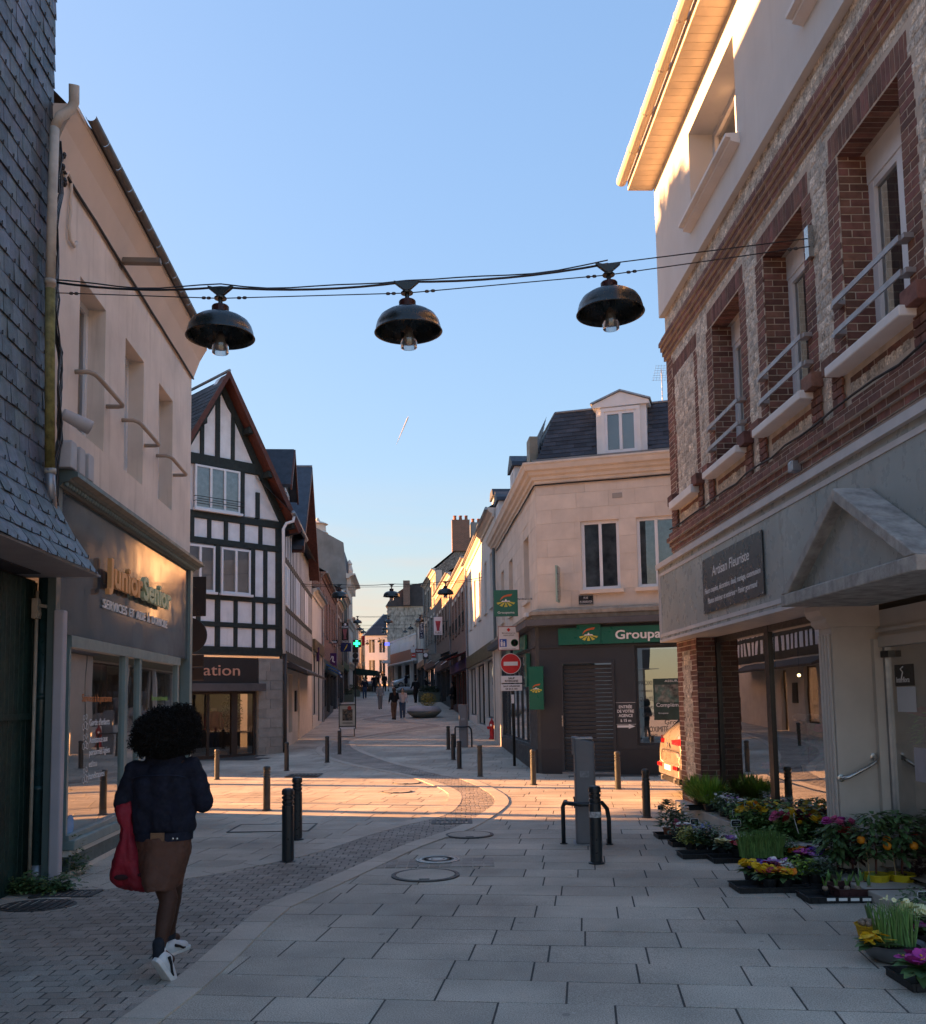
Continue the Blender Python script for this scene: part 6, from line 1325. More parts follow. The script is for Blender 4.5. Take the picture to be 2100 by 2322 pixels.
far_string(67, 7.2, lampsat(67, ((811, 1397), (881, 1396), (952, 1394))), .1, 'thin cables carrying the third row of lamps', ['left lamp of the third row, by the small slate roof', 'middle lamp of the third row', 'right lamp of the third row, above the dark blue sign'])
far_string(92, 8.6, lampsat(92, ((816, 1417), (873, 1416), (931, 1415))), .1, 'thin cables carrying the fourth row of lamps', ['left lamp of the fourth row, close over the pharmacy cross', 'middle lamp of the fourth row', 'right lamp of the fourth row, before the diamond tiles'])
far_string(106, 9.2, lampsat(106, ((824, 1425), (870, 1424), (919, 1424))), .1, 'thin cables carrying the fifth row of lamps', ['left lamp of the fifth row, far up the street', 'middle lamp of the fifth row, before the white house', 'right lamp of the fifth row, over the white balcony'])
far_string(118, 9.0, lampsat(118, ((833, 1452), (860, 1447), (909, 1439))), .1, 'thin cables carrying the farthest row of lamps', ['left lamp of the farthest row', 'middle lamp of the farthest row, before the white house', 'right lamp of the farthest row, above the balcony rail'])
# ---- terminals with guard hoops
term = PM('terminal_grey', (.16, .155, .165), .45, var=.1, scale=4, spec=.45)
def terminal(p, w, h, d, label, hoop, hh, ang):
    t = T('access_terminal', label, 'terminal', (p.x, p.y, p.z)); f = Fr((p.x, p.y, p.z), (math.cos(ang), math.sin(ang)))
    mb = MB(); mb.prism(f, [(-w/2, 0), (w/2, 0), (w/2, h-.06), (-w/2, h)], -d/2, d/2); mb.obj('body', term, t, bevel=.03)
    B('head', term, t, f, -w/2-.02, -w/2+.05, h-.22, h-.01, -d/2+.02, d/2-.02, bevel=.01); B('top_plate', zinc, t, f, -w/2+.02, w/2-.02, h-.035, h-.02, -d/2-.004, d/2+.004)
    B('label_plate', PM('dull_label', (.25, .25, .26), .6, var=.3, scale=40), t, f, -.06, .05, h*.62, h*.68, d/2, d/2+.003); B('card_slot', black_m, t, f, -w/2-.012, -w/2, h*.33, h*.43, -.05, .05); B('foot', zinc, t, f, -w/2-.03, w/2+.03, 0, .012, -d/2-.03, d/2+.03)
    r = .026; L_, D_ = hoop
    pts = [f.P(-L_, 0, .05), f.P(-L_, hh-.06, .05), f.P(-L_+.03, hh, .06), f.P(-L_+.04, hh, D_), f.P(-L_*.3, hh-.01, D_+.07), f.P(L_*.3, hh-.01, D_+.07), f.P(L_-.08, hh, D_-.02), f.P(L_-.02, hh-.08, D_*.5), f.P(L_, hh-.2, .1), f.P(L_, 0, .1)]
    g = T('guard_hoop', label.split(',')[0].replace('grey', 'black')+' guard hoop of bent tube', 'guard rail', f.P(-L_, 0, .1)); g['label'] = 'black tube hoop guarding the '+('near' if p.y < 20 else 'far')+' grey terminal'
    MB().tube(pts, r, 10).obj('tube', bollard_m, g, smooth=True); mb = MB()
    for q in (pts[0], pts[-1]): mb.lathe(q, [(.045, 0), (.045, .01), (.001, .012)], 12)
    mb.obj('foot_plate', bollard_m, g)
    return t
terminal(GP(1330, 1912), .25, 1.28, .34, 'slim grey access terminal with slanted top beside the stickered bollard', (.27, .22), .50, R(-6))
terminal(GP(1052, 1694), .27, 1.38, .3, 'slim grey access terminal farther off behind three bollards', (.27, .2), .66, R(-6))
# ---- no-entry sign
pb = GP(1167, 1737); NS = T('no_entry_sign', 'round red no-entry sign with white plates on a dark pole', 'road sign', pb); f = Fr((pb.x, pb.y-.05, 0), (1, 0)); Y = pb.y-.05
def fu(x, y): q = AT(x, y, Y); return q.x-pb.x, q.z
pole_c = PM('dark_pole', (.015, .017, .018), .45); MB().tube([pb, Vector((pb.x-.02, pb.y, AT(1160, 1420, pb.y).z))], .038, 12).obj('pole', pole_c, NS, smooth=True)
sg_w = PM('sign_white', (.7, .7, .72), .4, var=.03); sg_r = PM('sign_red', (.55, .015, .02), .35); sg_b = PM('sign_blue', (.02, .09, .42), .35)
c = fu(1158, 1505); MB().lathe(f.P(c[0], c[1], 0), [(.265, -.02), (.265, .012), (.001, .012)], 36, ax=f.w).obj('disc_rim', sg_w, NS); MB().lathe(f.P(c[0], c[1], .013), [(.25, 0), (.25, .004), (.001, .004)], 36, ax=f.w).obj('disc', sg_r, NS); B('bar', sg_w, NS, f, c[0]-.18, c[0]+.18, c[1]-.05, c[1]+.05, .018, .022)
a_, b_ = fu(1130, 1475), fu(1177, 1420); pl = B('zone_plate', sg_w, NS, f, a_[0], b_[0], a_[1], b_[1], -.01, .012, bevel=.004)
mb = MB(); 
for k in ((a_[0], a_[0]+.014, a_[1], b_[1]), (b_[0]-.014, b_[0], a_[1], b_[1]), (a_[0]+.014, b_[0]-.014, a_[1], a_[1]+.014), (a_[0]+.014, b_[0]-.014, b_[1]-.014, b_[1])): mb.box(f, k[0], k[1], k[2], k[3], .0125, .015)
mb.obj('plate_border', PM('dull_red', (.25, .02, .02), .5), pl)
mx = (a_[0]+b_[0])/2; text('Bienvenue sur un', 'lettering', black_m, pl, f, mx, b_[1]-.19, .015, h=.04, width=.34, depth=.001, al='C'); text('espace piéton', 'lettering', black_m, pl, f, mx, b_[1]-.245, .015, h=.04, width=.27, depth=.001, al='C')
mb = MB(); mb.prism(f, [(mx-.05, b_[1]-.09), (mx, b_[1]-.14), (mx+.05, b_[1]-.09), (mx, b_[1]-.04)], .0125, .016); mb.obj('red_diamond', sg_r, pl)
bx = B('pedestrian_pictogram', sg_b, pl, f, a_[0]+.035, a_[0]+.22, a_[1]+.09, a_[1]+.29, .0125, .016); mb = MB()
for du, s in ((.09, 1.), (.155, .8)):
    q = f.P(a_[0]+du, a_[1]+.1, .018); mb.prism(f, [(a_[0]+du-.025*s, a_[1]+.105), (a_[0]+du+.025*s, a_[1]+.105), (a_[0]+du+.03*s, a_[1]+.1+.12*s), (a_[0]+du-.03*s, a_[1]+.1+.12*s)], .0165, .018); mb.lathe(f.P(a_[0]+du, a_[1]+.1+.145*s, .0165), [(.022*s, 0), (.022*s, .0015), (.001, .0015)], 10, ax=f.w)
mb.obj('figure', sg_w, bx)
rx, rz = b_[0]-.125, a_[1]+.19; MB().lathe(f.P(rx, rz, .0125), [(.095, 0), (.095, .003), (.078, .003), (.078, 0)], 24, ax=f.w).obj('ring', PM('sign_green', (.01, .12, .06), .4), pl); mb = MB(); mb.prism(f, [(rx-.012, rz-.06), (rx+.012, rz-.06), (rx+.018, rz+.03), (rx-.018, rz+.03)], .0125, .0155); mb.lathe(f.P(rx, rz+.045, .0125), [(.015, 0), (.015, .003), (.001, .003)], 10, ax=f.w); mb.obj('figure', black_m, pl)
text('autorisé aux riverains', 'lettering', black_m, pl, f, mx, a_[1]+.03, .015, h=.02, width=.36, depth=.001, al='C')
for (x0, y0, x1, y1), rows_ in (((1136, 1549, 1184, 1532), (('SAUF', .095, .16), ('RIVERAINS', .025, .34))), ((1136, 1567, 1184, 1551), (('SAUF LIVRAISONS', .1, .42), ('DE 4H À 10H', .03, .3)))):
    a_, b_ = fu(x0, y0), fu(x1, y1); p2 = B('text_plate', sg_w, NS, f, a_[0], b_[0], a_[1], b_[1], -.01, .012, bevel=.01)
    for s_, dv, wd_ in rows_: text(s_, 'lettering', black_m, p2, f, (a_[0]+b_[0])/2, a_[1]+dv, .014, h=.05 if len(s_) < 10 else .04, width=wd_, depth=.001, al='C', bold=.003)
B('pole_sticker', sg_w, NS, f, -.05, .02, fu(1165, 1595)[1], fu(1165, 1575)[1], .0, .005)
# ---- backs of road signs at the beige corner
p = GP(428, 1800); sY = 16.9; q0 = AT(430, 1440, sY); SB_ = T('road_sign_back', 'black backs of three road signs on a pole peeping out behind the beige house', 'road sign', (q0.x, sY, 0)); f = Fr((q0.x, sY, 0), (1, 0))
sback = PM('sign_back_black', (.008, .009, .012), .35, var=.1)
def fz_(y): return AT(430, y, sY).z
MB().tube([(q0.x, sY+.06, 0), (q0.x, sY+.06, fz_(1300))], .035, 10).obj('pole', sback, SB_)
mb = MB(); rr_ = AT(468, 1350, sY).x-q0.x; mb.box(f, -rr_, rr_, fz_(1398), fz_(1308), 0, .02); mb.obj('rectangular_panel', sback, SB_, bevel=.02); MB().lathe(f.P(0, fz_(1441), 0), [(.31, 0), (.325, .004), (.325, .018), (.31, .022), (.001, .022)], 32, ax=f.w).obj('round_panel', sback, SB_)
mb = MB(); mb.box(f, -.26, .27, fz_(1543), fz_(1514), 0, .02); mb.obj('text_panel', sback, SB_, bevel=.015); mb = MB(); mb.box(f, -.26, .27, fz_(1512), fz_(1485), 0, .02); mb.obj('text_panel', sback, SB_, bevel=.015)
# ---- hydrant
hp = GP(1116, 1676); HY = T('fire_hydrant', 'red fire hydrant by the wall of the limestone house', 'hydrant', hp); hr = PM('hydrant_red', (.38, .012, .015), .4, var=.15, scale=9)
MB().lathe(hp, [(.12, 0), (.12, .03), (.085, .05), (.08, .45), (.1, .47), (.1, .55), (.085, .6), (.05, .66), (.03, .68), (.025, .74), (.001, .74)], 18).obj('barrel', hr, HY, smooth=True)
MB().lathe(hp+Vector((-.02, -.08, .5)), [(.06, 0), (.06, .06), (.045, .08), (.001, .08)], 14, ax=(-.2, -1, 0)).obj('outlet', hr, HY); MB().lathe(hp+Vector((-.035, -.162, .5)), [(.04, 0), (.04, .012), (.022, .014), (.001, .008)], 12, ax=(-.2, -1, 0)).obj('cap_ring', sg_w, HY); MB().lathe(hp+Vector((-.08, 0, .42)), [(.055, 0), (.055, .09), (.001, .1)], 12, ax=(-1, 0, -.2)).obj('side_outlet', hr, HY)
# ---- poster board
ap = GP(788, 1671); AB = T('poster_board', 'black-framed poster stand on the pavement left of the street', 'sign', ap); f = Fr(ap, (1, .08)); Wb = .33
mb = MB(); mb.box(f, -Wb, -Wb+.035, .30, 1.25, -.02, .02); mb.box(f, Wb-.035, Wb, .30, 1.25, -.02, .02); mb.box(f, -Wb+.035, Wb-.035, 1.21, 1.25, -.02, .02); mb.box(f, -Wb+.035, Wb-.035, .38, .42, -.02, .02); mb.obj('frame', black_m, AB, bevel=.006)
B('header', sg_w, AB, f, -Wb+.03, Wb-.03, .30, .38, -.02, .015); ps = B('poster', PM('poster_cream', (.45, .43, .36), .7), AB, f, -Wb+.035, Wb-.035, .42, 1.21, -.015, -.005); B('poster_picture', PM('poster_picture', (.16, .11, .07), .6, var=.8, scale=14, col2=(.05, .05, .045)), ps, f, -.19, .2, .62, 1.06, -.005, -.003); MB().lathe(f.P(.08, 1.1, -.005), [(.08, 0), (.08, .004), (.001, .004)], 18, ax=f.w).obj('poster_disc', PM('poster_red', (.4, .06, .04), .6), ps)
for v in (.50, .54): B('poster_text', black_m, ps, f, -.19, .2, v, v+.015, -.005, -.003)
mb = MB(); mb.bar(f.P(-.26, 0, .1), f.P(-.26, .34, 0), .03, .03); mb.bar(f.P(.26, 0, .1), f.P(.26, .34, 0), .03, .03); mb.bar(f.P(-.26, .02, .1), f.P(.26, .02, .1), .02, .02); mb.bar(f.P(-.26, 0, -.35), f.P(-.26, 1.2, -.03), .02, .02); mb.bar(f.P(.26, 0, -.35), f.P(.26, 1.2, -.03), .02, .02); mb.obj('legs', black_m, AB)
# ---- big bowl planters
conc = PM('pale_concrete', (.36, .35, .36), .75, var=.1, scale=3, bump=.1, bscale=90); conc_shade = PM('shaded_concrete', (.2, .22, .2), .75, var=.1)  # second, darker concrete paints the shade on the lower half of the bowls
def bowl(p, r, h, label, shrub=None, rz=0):
    t = T('bowl_planter', label, 'planter', p, 'round concrete planters along the street')
    MB().lathe(p, [(r*.45, 0), (r*.62, .02), (r*.86, h*.28), (r*.995, h*.5)], 40).obj('lower_shell', conc_shade, t, smooth=True)
    MB().lathe(p, [(r, h*.505), (r*.99, h*.62), (r*.9, h*.84), (r*.72, h*.98), (r*.62, h), (r*.56, h*.97), (r*.5, h*.86), (.001, h*.84)], 40).obj('upper_shell', conc, t, smooth=True)
    MB().lathe(p+Vector((0, 0, h*.85)), [(r*.5, 0), (.001, .03)], 20).obj('soil', jointm, t)
    if shrub: leafmesh(p+Vector((.25, 0, h+.28)), .42, .4, .42, 900, .09, 11, .2).obj('shrub', PM('golden_leaf', (.28, .22, .04), .6, var=.3, rand=.4, hue=.02), t)
    return t
bowl(GP(962, 1627), .94, .62, 'large pale concrete bowl planter with a golden shrub', True)
bowl(GP(838, 1558), 1.0, .7, 'pale bowl planter far up the street behind the walking man'); bowl(GP(926, 1575), 1.1, .7, 'shaded bowl planter behind the man in black')
# ---- green box planters and plants
gbox = PM('sage_box', (.10, .125, .10), .6, var=.12); dkl = PM('dark_leaf', (.03, .05, .02), .55, var=.3, rand=.45, hue=.02)
def boxplanter(x, y, w, h, label, seed, d=.5):
    p = GP(x, y); t = T('box_planter', label, 'planter', p, 'sage green box planters'); f = Fr(p, (1, 0)); B('box', gbox, t, f, -w/2, w/2, 0, h, -d/2, d/2, bevel=.015); B('soil', jointm, t, f, -w/2+.05, w/2-.05, h-.03, h+.005, -d/2+.05, d/2-.05)
    leafmesh(p+Vector((0, 0, h+.2)), w*.46, d*.45, .28, 420, .13, seed, .1).obj('foliage', dkl, t)
boxplanter(780, 1592, 1.5, .55, 'green box planter nearest on the left, behind the poster board', 21); boxplanter(797, 1580, 1.5, .6, 'green box planter farther on the left', 22); boxplanter(966, 1592, 1.1, .75, 'green box planter left of the iron hoops on the right', 23); boxplanter(985, 1592, .9, .7, 'green box planter nearest the shop doors on the right', 24)
# bicycle hoops
for k, (x, y) in enumerate(((1003, 1592), (1012, 1590))):
    p = GP(x, y); t = T('bicycle_hoop', ('left' if k == 0 else 'right')+' one of two black bicycle hoops on the right pavement', 'bicycle stand', p); MB().tube([p+Vector((-.3, 0, 0)), p+Vector((-.3, 0, .65)), p+Vector((-.2, 0, .75)), p+Vector((.2, 0, .75)), p+Vector((.3, 0, .65)), p+Vector((.3, 0, 0))], .03, 8).obj('tube', black_m, t, smooth=True)
# waste bin
p = GP(743, 1604); t = T('waste_bin', 'dark waste bin against the shops on the left', 'bin', p); MB().lathe(p, [(.22, 0), (.24, .02), (.25, .9), (.2, .95), (.2, 1.05), (.26, 1.08), (.001, 1.12)], 16).obj('body', black_m, t); MB().lathe(p, [(.26, .5), (.265, .55), (.26, .6)], 16).obj('band', zinc, t)
# ---- backs of signs on a tall pole in the street
sY2 = 45.5; q = AT(806, 1480, sY2); t = T('road_sign_back', 'tall pole with the black backs of a square, a round and an oblong sign', 'road sign', (q.x, sY2, gz(sY2))); f = Fr((q.x, sY2, 0), (1, 0)); z_ = lambda y: AT(806, y, sY2).z
MB().tube([(q.x-.02, sY2+.06, gz(sY2)), (q.x-.02, sY2+.06, z_(1465))], .03, 8).obj('pole', sback, t); B('square_panel', sback, t, f, -.14, .14, z_(1480), z_(1467), 0, .02); MB().lathe(f.P(0, z_(1487), 0), [(.14, 0), (.14, .02), (.001, .02)], 24, ax=f.w).obj('round_panel', sback, t); B('text_panel', sback, t, f, -.15, .15, z_(1502), z_(1495), 0, .02)
# second no-entry farther up
sY3 = 80; q = AT(938, 1486, sY3); t = T('no_entry_sign', 'small far no-entry sign before the modern block', 'road sign', (q.x, sY3, gz(sY3))); f = Fr((q.x, sY3, 0), (1, 0)); MB().tube([(q.x, sY3+.05, gz(sY3)), (q.x, sY3+.05, q.z+.9)], .04, 8).obj('pole', zinc, t); MB().lathe(f.P(0, q.z, 0), [(.19, 0), (.19, .02), (.001, .02)], 24, ax=f.w).obj('disc', sg_r, t); B('bar', sg_w, t, f, -.13, .13, q.z-.035, q.z+.035, .021, .026); B('plate', sg_w, t, f, -.2, .2, q.z-.42, q.z-.24, 0, .02); B('zone_plate', sg_w, t, f, -.24, .24, q.z+.24, q.z+.72, 0, .02)
# ================================================================ SHOP SIGNS THAT STAND OUT FROM THE FRONTS
def hang_sign(name, label, x0, x1, y0, y1, Y, m, arm=-1, parts=None):
    a_, b_ = AT(x0, y1, Y), AT(x1, y0, Y); c_ = (a_+b_)/2; t = T(name, label, 'sign', c_); f = Fr((c_.x, Y, c_.z), (1, 0)); w_, h_ = (b_.x-a_.x)/2, (b_.z-a_.z)/2
    B('panel', m, t, f, -w_, w_, -h_, h_, -.06, .06, bevel=.01); MB().tube([f.P(arm*w_, h_*.5, 0), f.P(arm*(w_+.35), h_*.5, 0)], .025, 6).obj('arm', black_m, t)
    return t, f, w_, h_
t, f, w_, h_ = hang_sign('shop_sign', 'purple square shop sign with a white handwritten M', 734, 763, 1481, 1510, 55, PM('purple_sign', (.07, .016, .11), .4)); MB().tube([f.P(-w_*.7, -h_*.5, .07), f.P(-w_*.25, h_*.55, .07), f.P(-w_*.05, h_*.6, .07), f.P(-.02, -h_*.2, .07), f.P(w_*.35, h_*.5, .07), f.P(w_*.5, h_*.45, .07), f.P(w_*.45, -h_*.3, .07), f.P(w_*.75, -h_*.45, .07)], .045, 6).obj('letter_m', sg_w, t)
t, f, w_, h_ = hang_sign('shop_sign', 'black upright sign reading kebab and tacos with a picture of meat on a spit', 775, 790, 1412, 1459, 66, black_m); text('KEBAB', 'lettering', sg_w, t, f, 0, h_*.48, .065, h=.14, width=w_*1.8, depth=.002, al='C', bold=.008); text('TACOS', 'lettering', sg_w, t, f, 0, -h_*.93, .065, h=.14, width=w_*1.8, depth=.002, al='C', bold=.008); mb = MB(); mb.prism(f, [(-w_*.7, h_*.38), (w_*.7, h_*.38), (w_*.3, -h_*.35), (w_*.45, -h_*.6), (-w_*.45, -h_*.6), (-w_*.3, -h_*.35)], .061, .066); mb.obj('picture', PM('meat_pink', (.32, .11, .12), .6, var=.3, scale=6), t); MB().ball(f.P(0, h_*.8, .06), .1, 8, 6).obj('chef_hat', sg_w, t)
t, f, w_, h_ = hang_sign('shop_sign', 'round dark blue sign with a yellow quill below the kebab sign', 773, 796, 1458, 1478, 63, PM('navy_back', (.01, .02, .09), .4)); t.children[0].hide_render = False; mb = MB(); mb.prism(f, [(-w_*.45, -h_*.8), (-w_*.1, -h_*.1), (w_*.25, h_*.75), (w_*.35, h_*.6), (w_*.15, -h_*.05), (-w_*.3, -h_*.75)], .061, .066); mb.obj('quill', PM('quill_yellow', (.6, .42, .05), .5), t)
t, f, w_, h_ = hang_sign('shop_sign', 'long black sign with white lettering above the purple one', 735, 766, 1451, 1460, 57, black_m); text('Club', 'lettering', sg_w, t, f, -w_*.85, -.07, .065, h=.14, width=w_*.6, depth=.002); text('Mobile', 'lettering', sg_w, t, f, -.02, -.07, .065, h=.14, width=w_*.9, depth=.002, bold=.006)
t, f, w_, h_ = hang_sign('pharmacy_cross', 'lit green pharmacy cross on a white arm', 801, 818, 1451, 1468, 72, black_m); t.children[0].scale = (.01, .01, .01)
bpy.data.objects.remove(t.children[0]); gem = EM('green_led', (.02, .9, .25), 1.2); mb = MB(); s_ = w_; mb.prism(f, [(-s_*.33, -s_), (s_*.33, -s_), (s_*.33, -s_*.33), (s_, -s_*.33), (s_, s_*.33), (s_*.33, s_*.33), (s_*.33, s_), (-s_*.33, s_), (-s_*.33, s_*.33), (-s_, s_*.33), (-s_, -s_*.33), (-s_*.33, -s_*.33)], -.07, .07); mb.obj('cross_case', black_m, t)
mb = MB()
for i in range(5):
    for j in (-1, 0, 1): mb.box(f, (i-2)*s_*.36-.03, (i-2)*s_*.36+.03, j*s_*.2-.03, j*s_*.2+.03, .071, .08); mb.box(f, j*s_*.2-.03, j*s_*.2+.03, (i-2)*s_*.36-.03, (i-2)*s_*.36+.03, .0705, .081)
mb.obj('led_matrix', gem, t, kind='stuff')
t, f, w_, h_ = hang_sign('shop_sign', 'white sign with a red kebab spit and the word Turc on the right', 984, 1003, 1399, 1440, 58, sg_w, arm=1); mb = MB(); mb.prism(f, [(-w_*.62, h_*.55), (w_*.62, h_*.55), (w_*.3, -h_*.4), (w_*.36, -h_*.55), (-w_*.36, -h_*.55), (-w_*.3, -h_*.4)], .061, .066); mb.obj('picture', PM('meat_red', (.4, .05, .07), .6, var=.3, scale=8), t); text('TURC', 'lettering', black_m, t, f, 0, -h_*.9, .065, h=.14, width=w_*1.5, depth=.002, al='C')
t, f, w_, h_ = hang_sign('shop_sign', 'tall dark blue sign with white script lettering running upwards', 951, 960, 1413, 1448, 76, PM('navy_sign', (.012, .016, .05), .4), arm=1); text('La Cigale', 'lettering', sg_w, t, f, .08, -h_*.9, .065, h=.2, width=h_*1.8, depth=.002, rot=R(90), shear=.2)
t, f, w_, h_ = hang_sign('shop_sign', 'small dark red sign with white lettering far up on the right', 942, 960, 1471, 1481, 74, PM('dark_red_sign', (.12, .012, .015), .4), arm=1); text('Guinot', 'lettering', sg_w, t, f, 0, -.06, .065, h=.15, width=w_*1.5, depth=.002, al='C', bold=.006)
t, f, w_, h_ = hang_sign('shop_sign', 'black square sign with a pale round emblem on the right', 959, 972, 1480, 1495, 64, black_m, arm=1); MB().lathe(f.P(0, .06, .06), [(.14, 0), (.14, .006), (.001, .006)], 20, ax=f.w).obj('emblem_disc', sg_w, t)
t, f, w_, h_ = hang_sign('shop_sign', 'weathered pale grey sign over the shop doors on the right', 978, 999, 1482, 1501, 56, PM('weathered_sign', (.2, .2, .17), .7, var=.3, scale=5), arm=1)
t, f, w_, h_ = hang_sign('shop_sign', 'blue lit round sign far up the street', 873, 883, 1457, 1464, 108, EM('blue_led', (.05, .06, .6), .9), arm=1)
t, f, w_, h_ = hang_sign('shop_sign', 'red tongue-shaped tobacconist sign glowing beyond the pharmacy cross', 821, 827, 1442, 1464, 96, PM('tabac_red', (.5, .01, .02), .4))
t, f, w_, h_ = hang_sign('shop_sign', 'narrow upright purple sign on the low white house', 718, 724, 1468, 1500, 43, PM('purple_sign2', (.05, .02, .08), .5))
# awnings of shops
def awning(fr, u0, u1, v, m, label, out=1.1):
    t = T('shop_awning', label, 'awning', fr.P(u0, v, 0)); mb = MB(); mb.prism(Fr(fr.P(u0, 0, 0), -fr.w), [(0, v), (-out, v-.45), (-out, v-.6), (-out+.03, v-.6), (-out+.03, v-.48), (0, v-.06)], 0, u1-u0); mb.obj('canvas', m, t); MB().tube([fr.P(u0, v-.55, out), fr.P(u1, v-.55, out)], .03, 6).obj('front_bar', white_paint, t); return t
fr_, L_ = seg(RP[1], RP[2], True); awning(fr_, L_-5, L_-.4, 4.3, PM('wine_canvas', (.10, .012, .014), .8), 'dark red awning over the first brick shop on the right'); awning(fr_, .5, 5.0, 4.6, PM('black_canvas', (.02, .02, .022), .8), 'black awning farther along the right row'); fr_, L_ = seg(RP[2], RP[3], True); awning(fr_, 6, 12.5, 5.0, PM('dark_canvas', (.03, .028, .026), .8), 'dark awning before the tall flint gable')
fr_, L_ = seg(LP[1], LP[2], False)
for k, (a_, b_) in enumerate(((1.5, 3.2), (3.4, 5.2))): awning(fr_, a_, b_, 3.9-.15*k, PM('bright_blue_canvas', (.01, .12, .38), .6), ('first' if k == 0 else 'second')+' of two small bright blue awnings under the purple sign', .8)
# ================================================================ CAR at the corner of the side street
CR = T('parked_car', 'champagne-coloured car in the sun, its tail showing past the brick corner', 'car', (5.62, 16.35, 0))
cpaint = PM('champagne_paint', (.32, .27, .22), .3, metal=.4, var=.05, scale=2, coat=1., spec=.6); cblk = PM('car_black', (.012, .012, .013), .4); crub = PM('tyre_rubber', (.02, .02, .02), .85)
# stations along the length (local x from the tail), half widths and heights; tail at -2.05
def section(x, zb, zs, zt, wb, ws, wt):
    return [(x, -wb, zb), (x, -ws, zs*.55+zb*.45), (x, -ws, zs), (x, -wt, zt), (x, wt, zt), (x, ws, zs), (x, ws, zs*.55+zb*.45), (x, wb, zb)]
S_ = [section(-2.03, .42, .72, .80, .70, .78, .66), section(-2.06, .36, .80, 1.02, .76, .84, .70), section(-2.0, .30, .92, 1.12, .80, .88, .74), section(-1.84, .27, 1.0, 1.32, .84, .90, .66), section(-1.45, .24, 1.02, 1.52, .86, .91, .60), section(-.4, .22, 1.02, 1.58, .88, .92, .60), section(.5, .22, 1.0, 1.50, .88, .92, .60), section(1.1, .22, .96, 1.02, .88, .91, .7), section(1.8, .25, .82, .90, .84, .88, .66), section(2.1, .34, .62, .70, .7, .78, .6)]
o = WL[CR]; mb = MB(); vs = [o+Vector(p) for s in S_ for p in s]; n = 8
mb.add(vs, [(i*n+k, i*n+(k+1) % n, (i+1)*n+(k+1) % n, (i+1)*n+k) for i in range(len(S_)-1) for k in range(n)]+[tuple(range(n)), tuple(range((len(S_)-1)*n, len(S_)*n))[::-1]])
bo = mb.obj('body', cpaint, CR, smooth=True); ss = bo.modifiers.new('smooth', 'SUBSURF'); ss.levels = 2; ss.render_levels = 2
XF = Fr((o.x, o.y, 0), (0, -1))                             # looking at the tail: u to the right = -y, w = -x
cglass = PM('car_glass', (.01, .012, .014), .05, spec=.7, coat=1.)
for x, y in ((-1.3, -.82), (-1.3, .82), (1.35, -.82), (1.35, .82)):
    w = MB().lathe(o+Vector((x, y-.11, .32)), [(.2, 0), (.31, .0), (.325, .05), (.325, .17), (.31, .22), (.2, .22)], 24, ax=(0, 1, 0)).obj('wheel', crub, CR); MB().lathe(o+Vector((x, y-.115, .32)), [(.2, 0), (.2, .23), (.05, .235), (.001, .235)], 20, ax=(0, 1, 0)).obj('rim', zinc, w)
mb = MB(); q = [o+Vector(p) for p in ((-1.93, -.62, 1.12), (-1.93, .62, 1.12), (-1.66, .52, 1.42), (-1.66, -.52, 1.42))]; mb.add(q+[p+Vector((.05, 0, -.02)) for p in q], [(0, 1, 2, 3), (4, 5, 6, 7), (0, 1, 5, 4), (2, 3, 7, 6)]); mb.obj('rear_window', cglass, CR)
for s in (-1, 1):
    mb = MB(); q = [o+Vector(p) for p in ((-1.2, s*.9, 1.08), (.9, s*.9, 1.08), (.35, s*.66, 1.44), (-1.1, s*.66, 1.46))]; mb.poly(*q); mb.obj('side_window', cglass, CR)
    tl = PM('tail_light', (.35, .01, .012), .12, spec=.7, coat=1.)
    mb = MB(); q = [o+Vector(p) for p in ((-2.02, s*.86, .90), (-2.10, s*.42, .93), (-2.10, s*.42, 1.0), (-2.0, s*.88, 1.04), (-1.72, s*.935, 1.05), (-1.74, s*.935, .96))]; mb.add(q+[p+Vector((.08, -s*.05, 0)) for p in q], [(0, 1, 2, 3), (0, 3, 4, 5), (0, 6, 7, 1), (1, 7, 8, 2), (2, 8, 9, 3), (3, 9, 10, 4)]); mb.obj('tail_light', tl, CR)
    mb = MB(); mb.box(XF, -s*.62-.16, -s*.62+.16, .50, .57, 2.03, 2.11); mb.obj('reflector', tl, CR, bevel=.01)
    MB().tube([o+Vector((-2.0, s*.5, .31)), o+Vector((-2.1, s*.5, .31))], .05, 12).obj('exhaust_trim', steel, CR)
B('bumper', cpaint, CR, XF, -.8, .8, .36, .60, 1.9, 2.085, bevel=.04); B('lower_valance', cblk, CR, XF, -.72, .72, .26, .36, 1.9, 2.07, bevel=.02); B('number_plate', sg_w, CR, XF, -.24, .24, .47, .56, 2.0, 2.095); MB().lathe(XF.P(0, .9, 2.08), [(.05, 0), (.05, .015), (.001, .02)], 16, ax=XF.w).obj('badge', steel, CR)
mb = MB(); mb.box(XF, -.6, .6, 1.45, 1.49, 1.55, 1.72); mb.obj('spoiler', cpaint, CR, bevel=.015); MB().lathe(XF.P(-.45, .63, 2.085), [(.012, 0), (.012, .006), (.001, .006)], 8, ax=XF.w).obj('parking_sensor', cblk, CR)
# far white car
def small_car(x, y, m, label, rz):
    p = GP(x, y); t = copy_tree(CR, loc=p, rz=rz); t['label'] = label
    for c in t.children_recursive:
        if c.name.startswith('body') or c.name.startswith('bumper') or c.name.startswith('spoiler'): c.material_slots[0].link = 'OBJECT'; c.material_slots[0].material = m
    return t
small_car(931, 1560, PM('white_car_paint', (.62, .62, .63), .3, coat=1.), 'white car parked far up the street before the modern block', R(200))
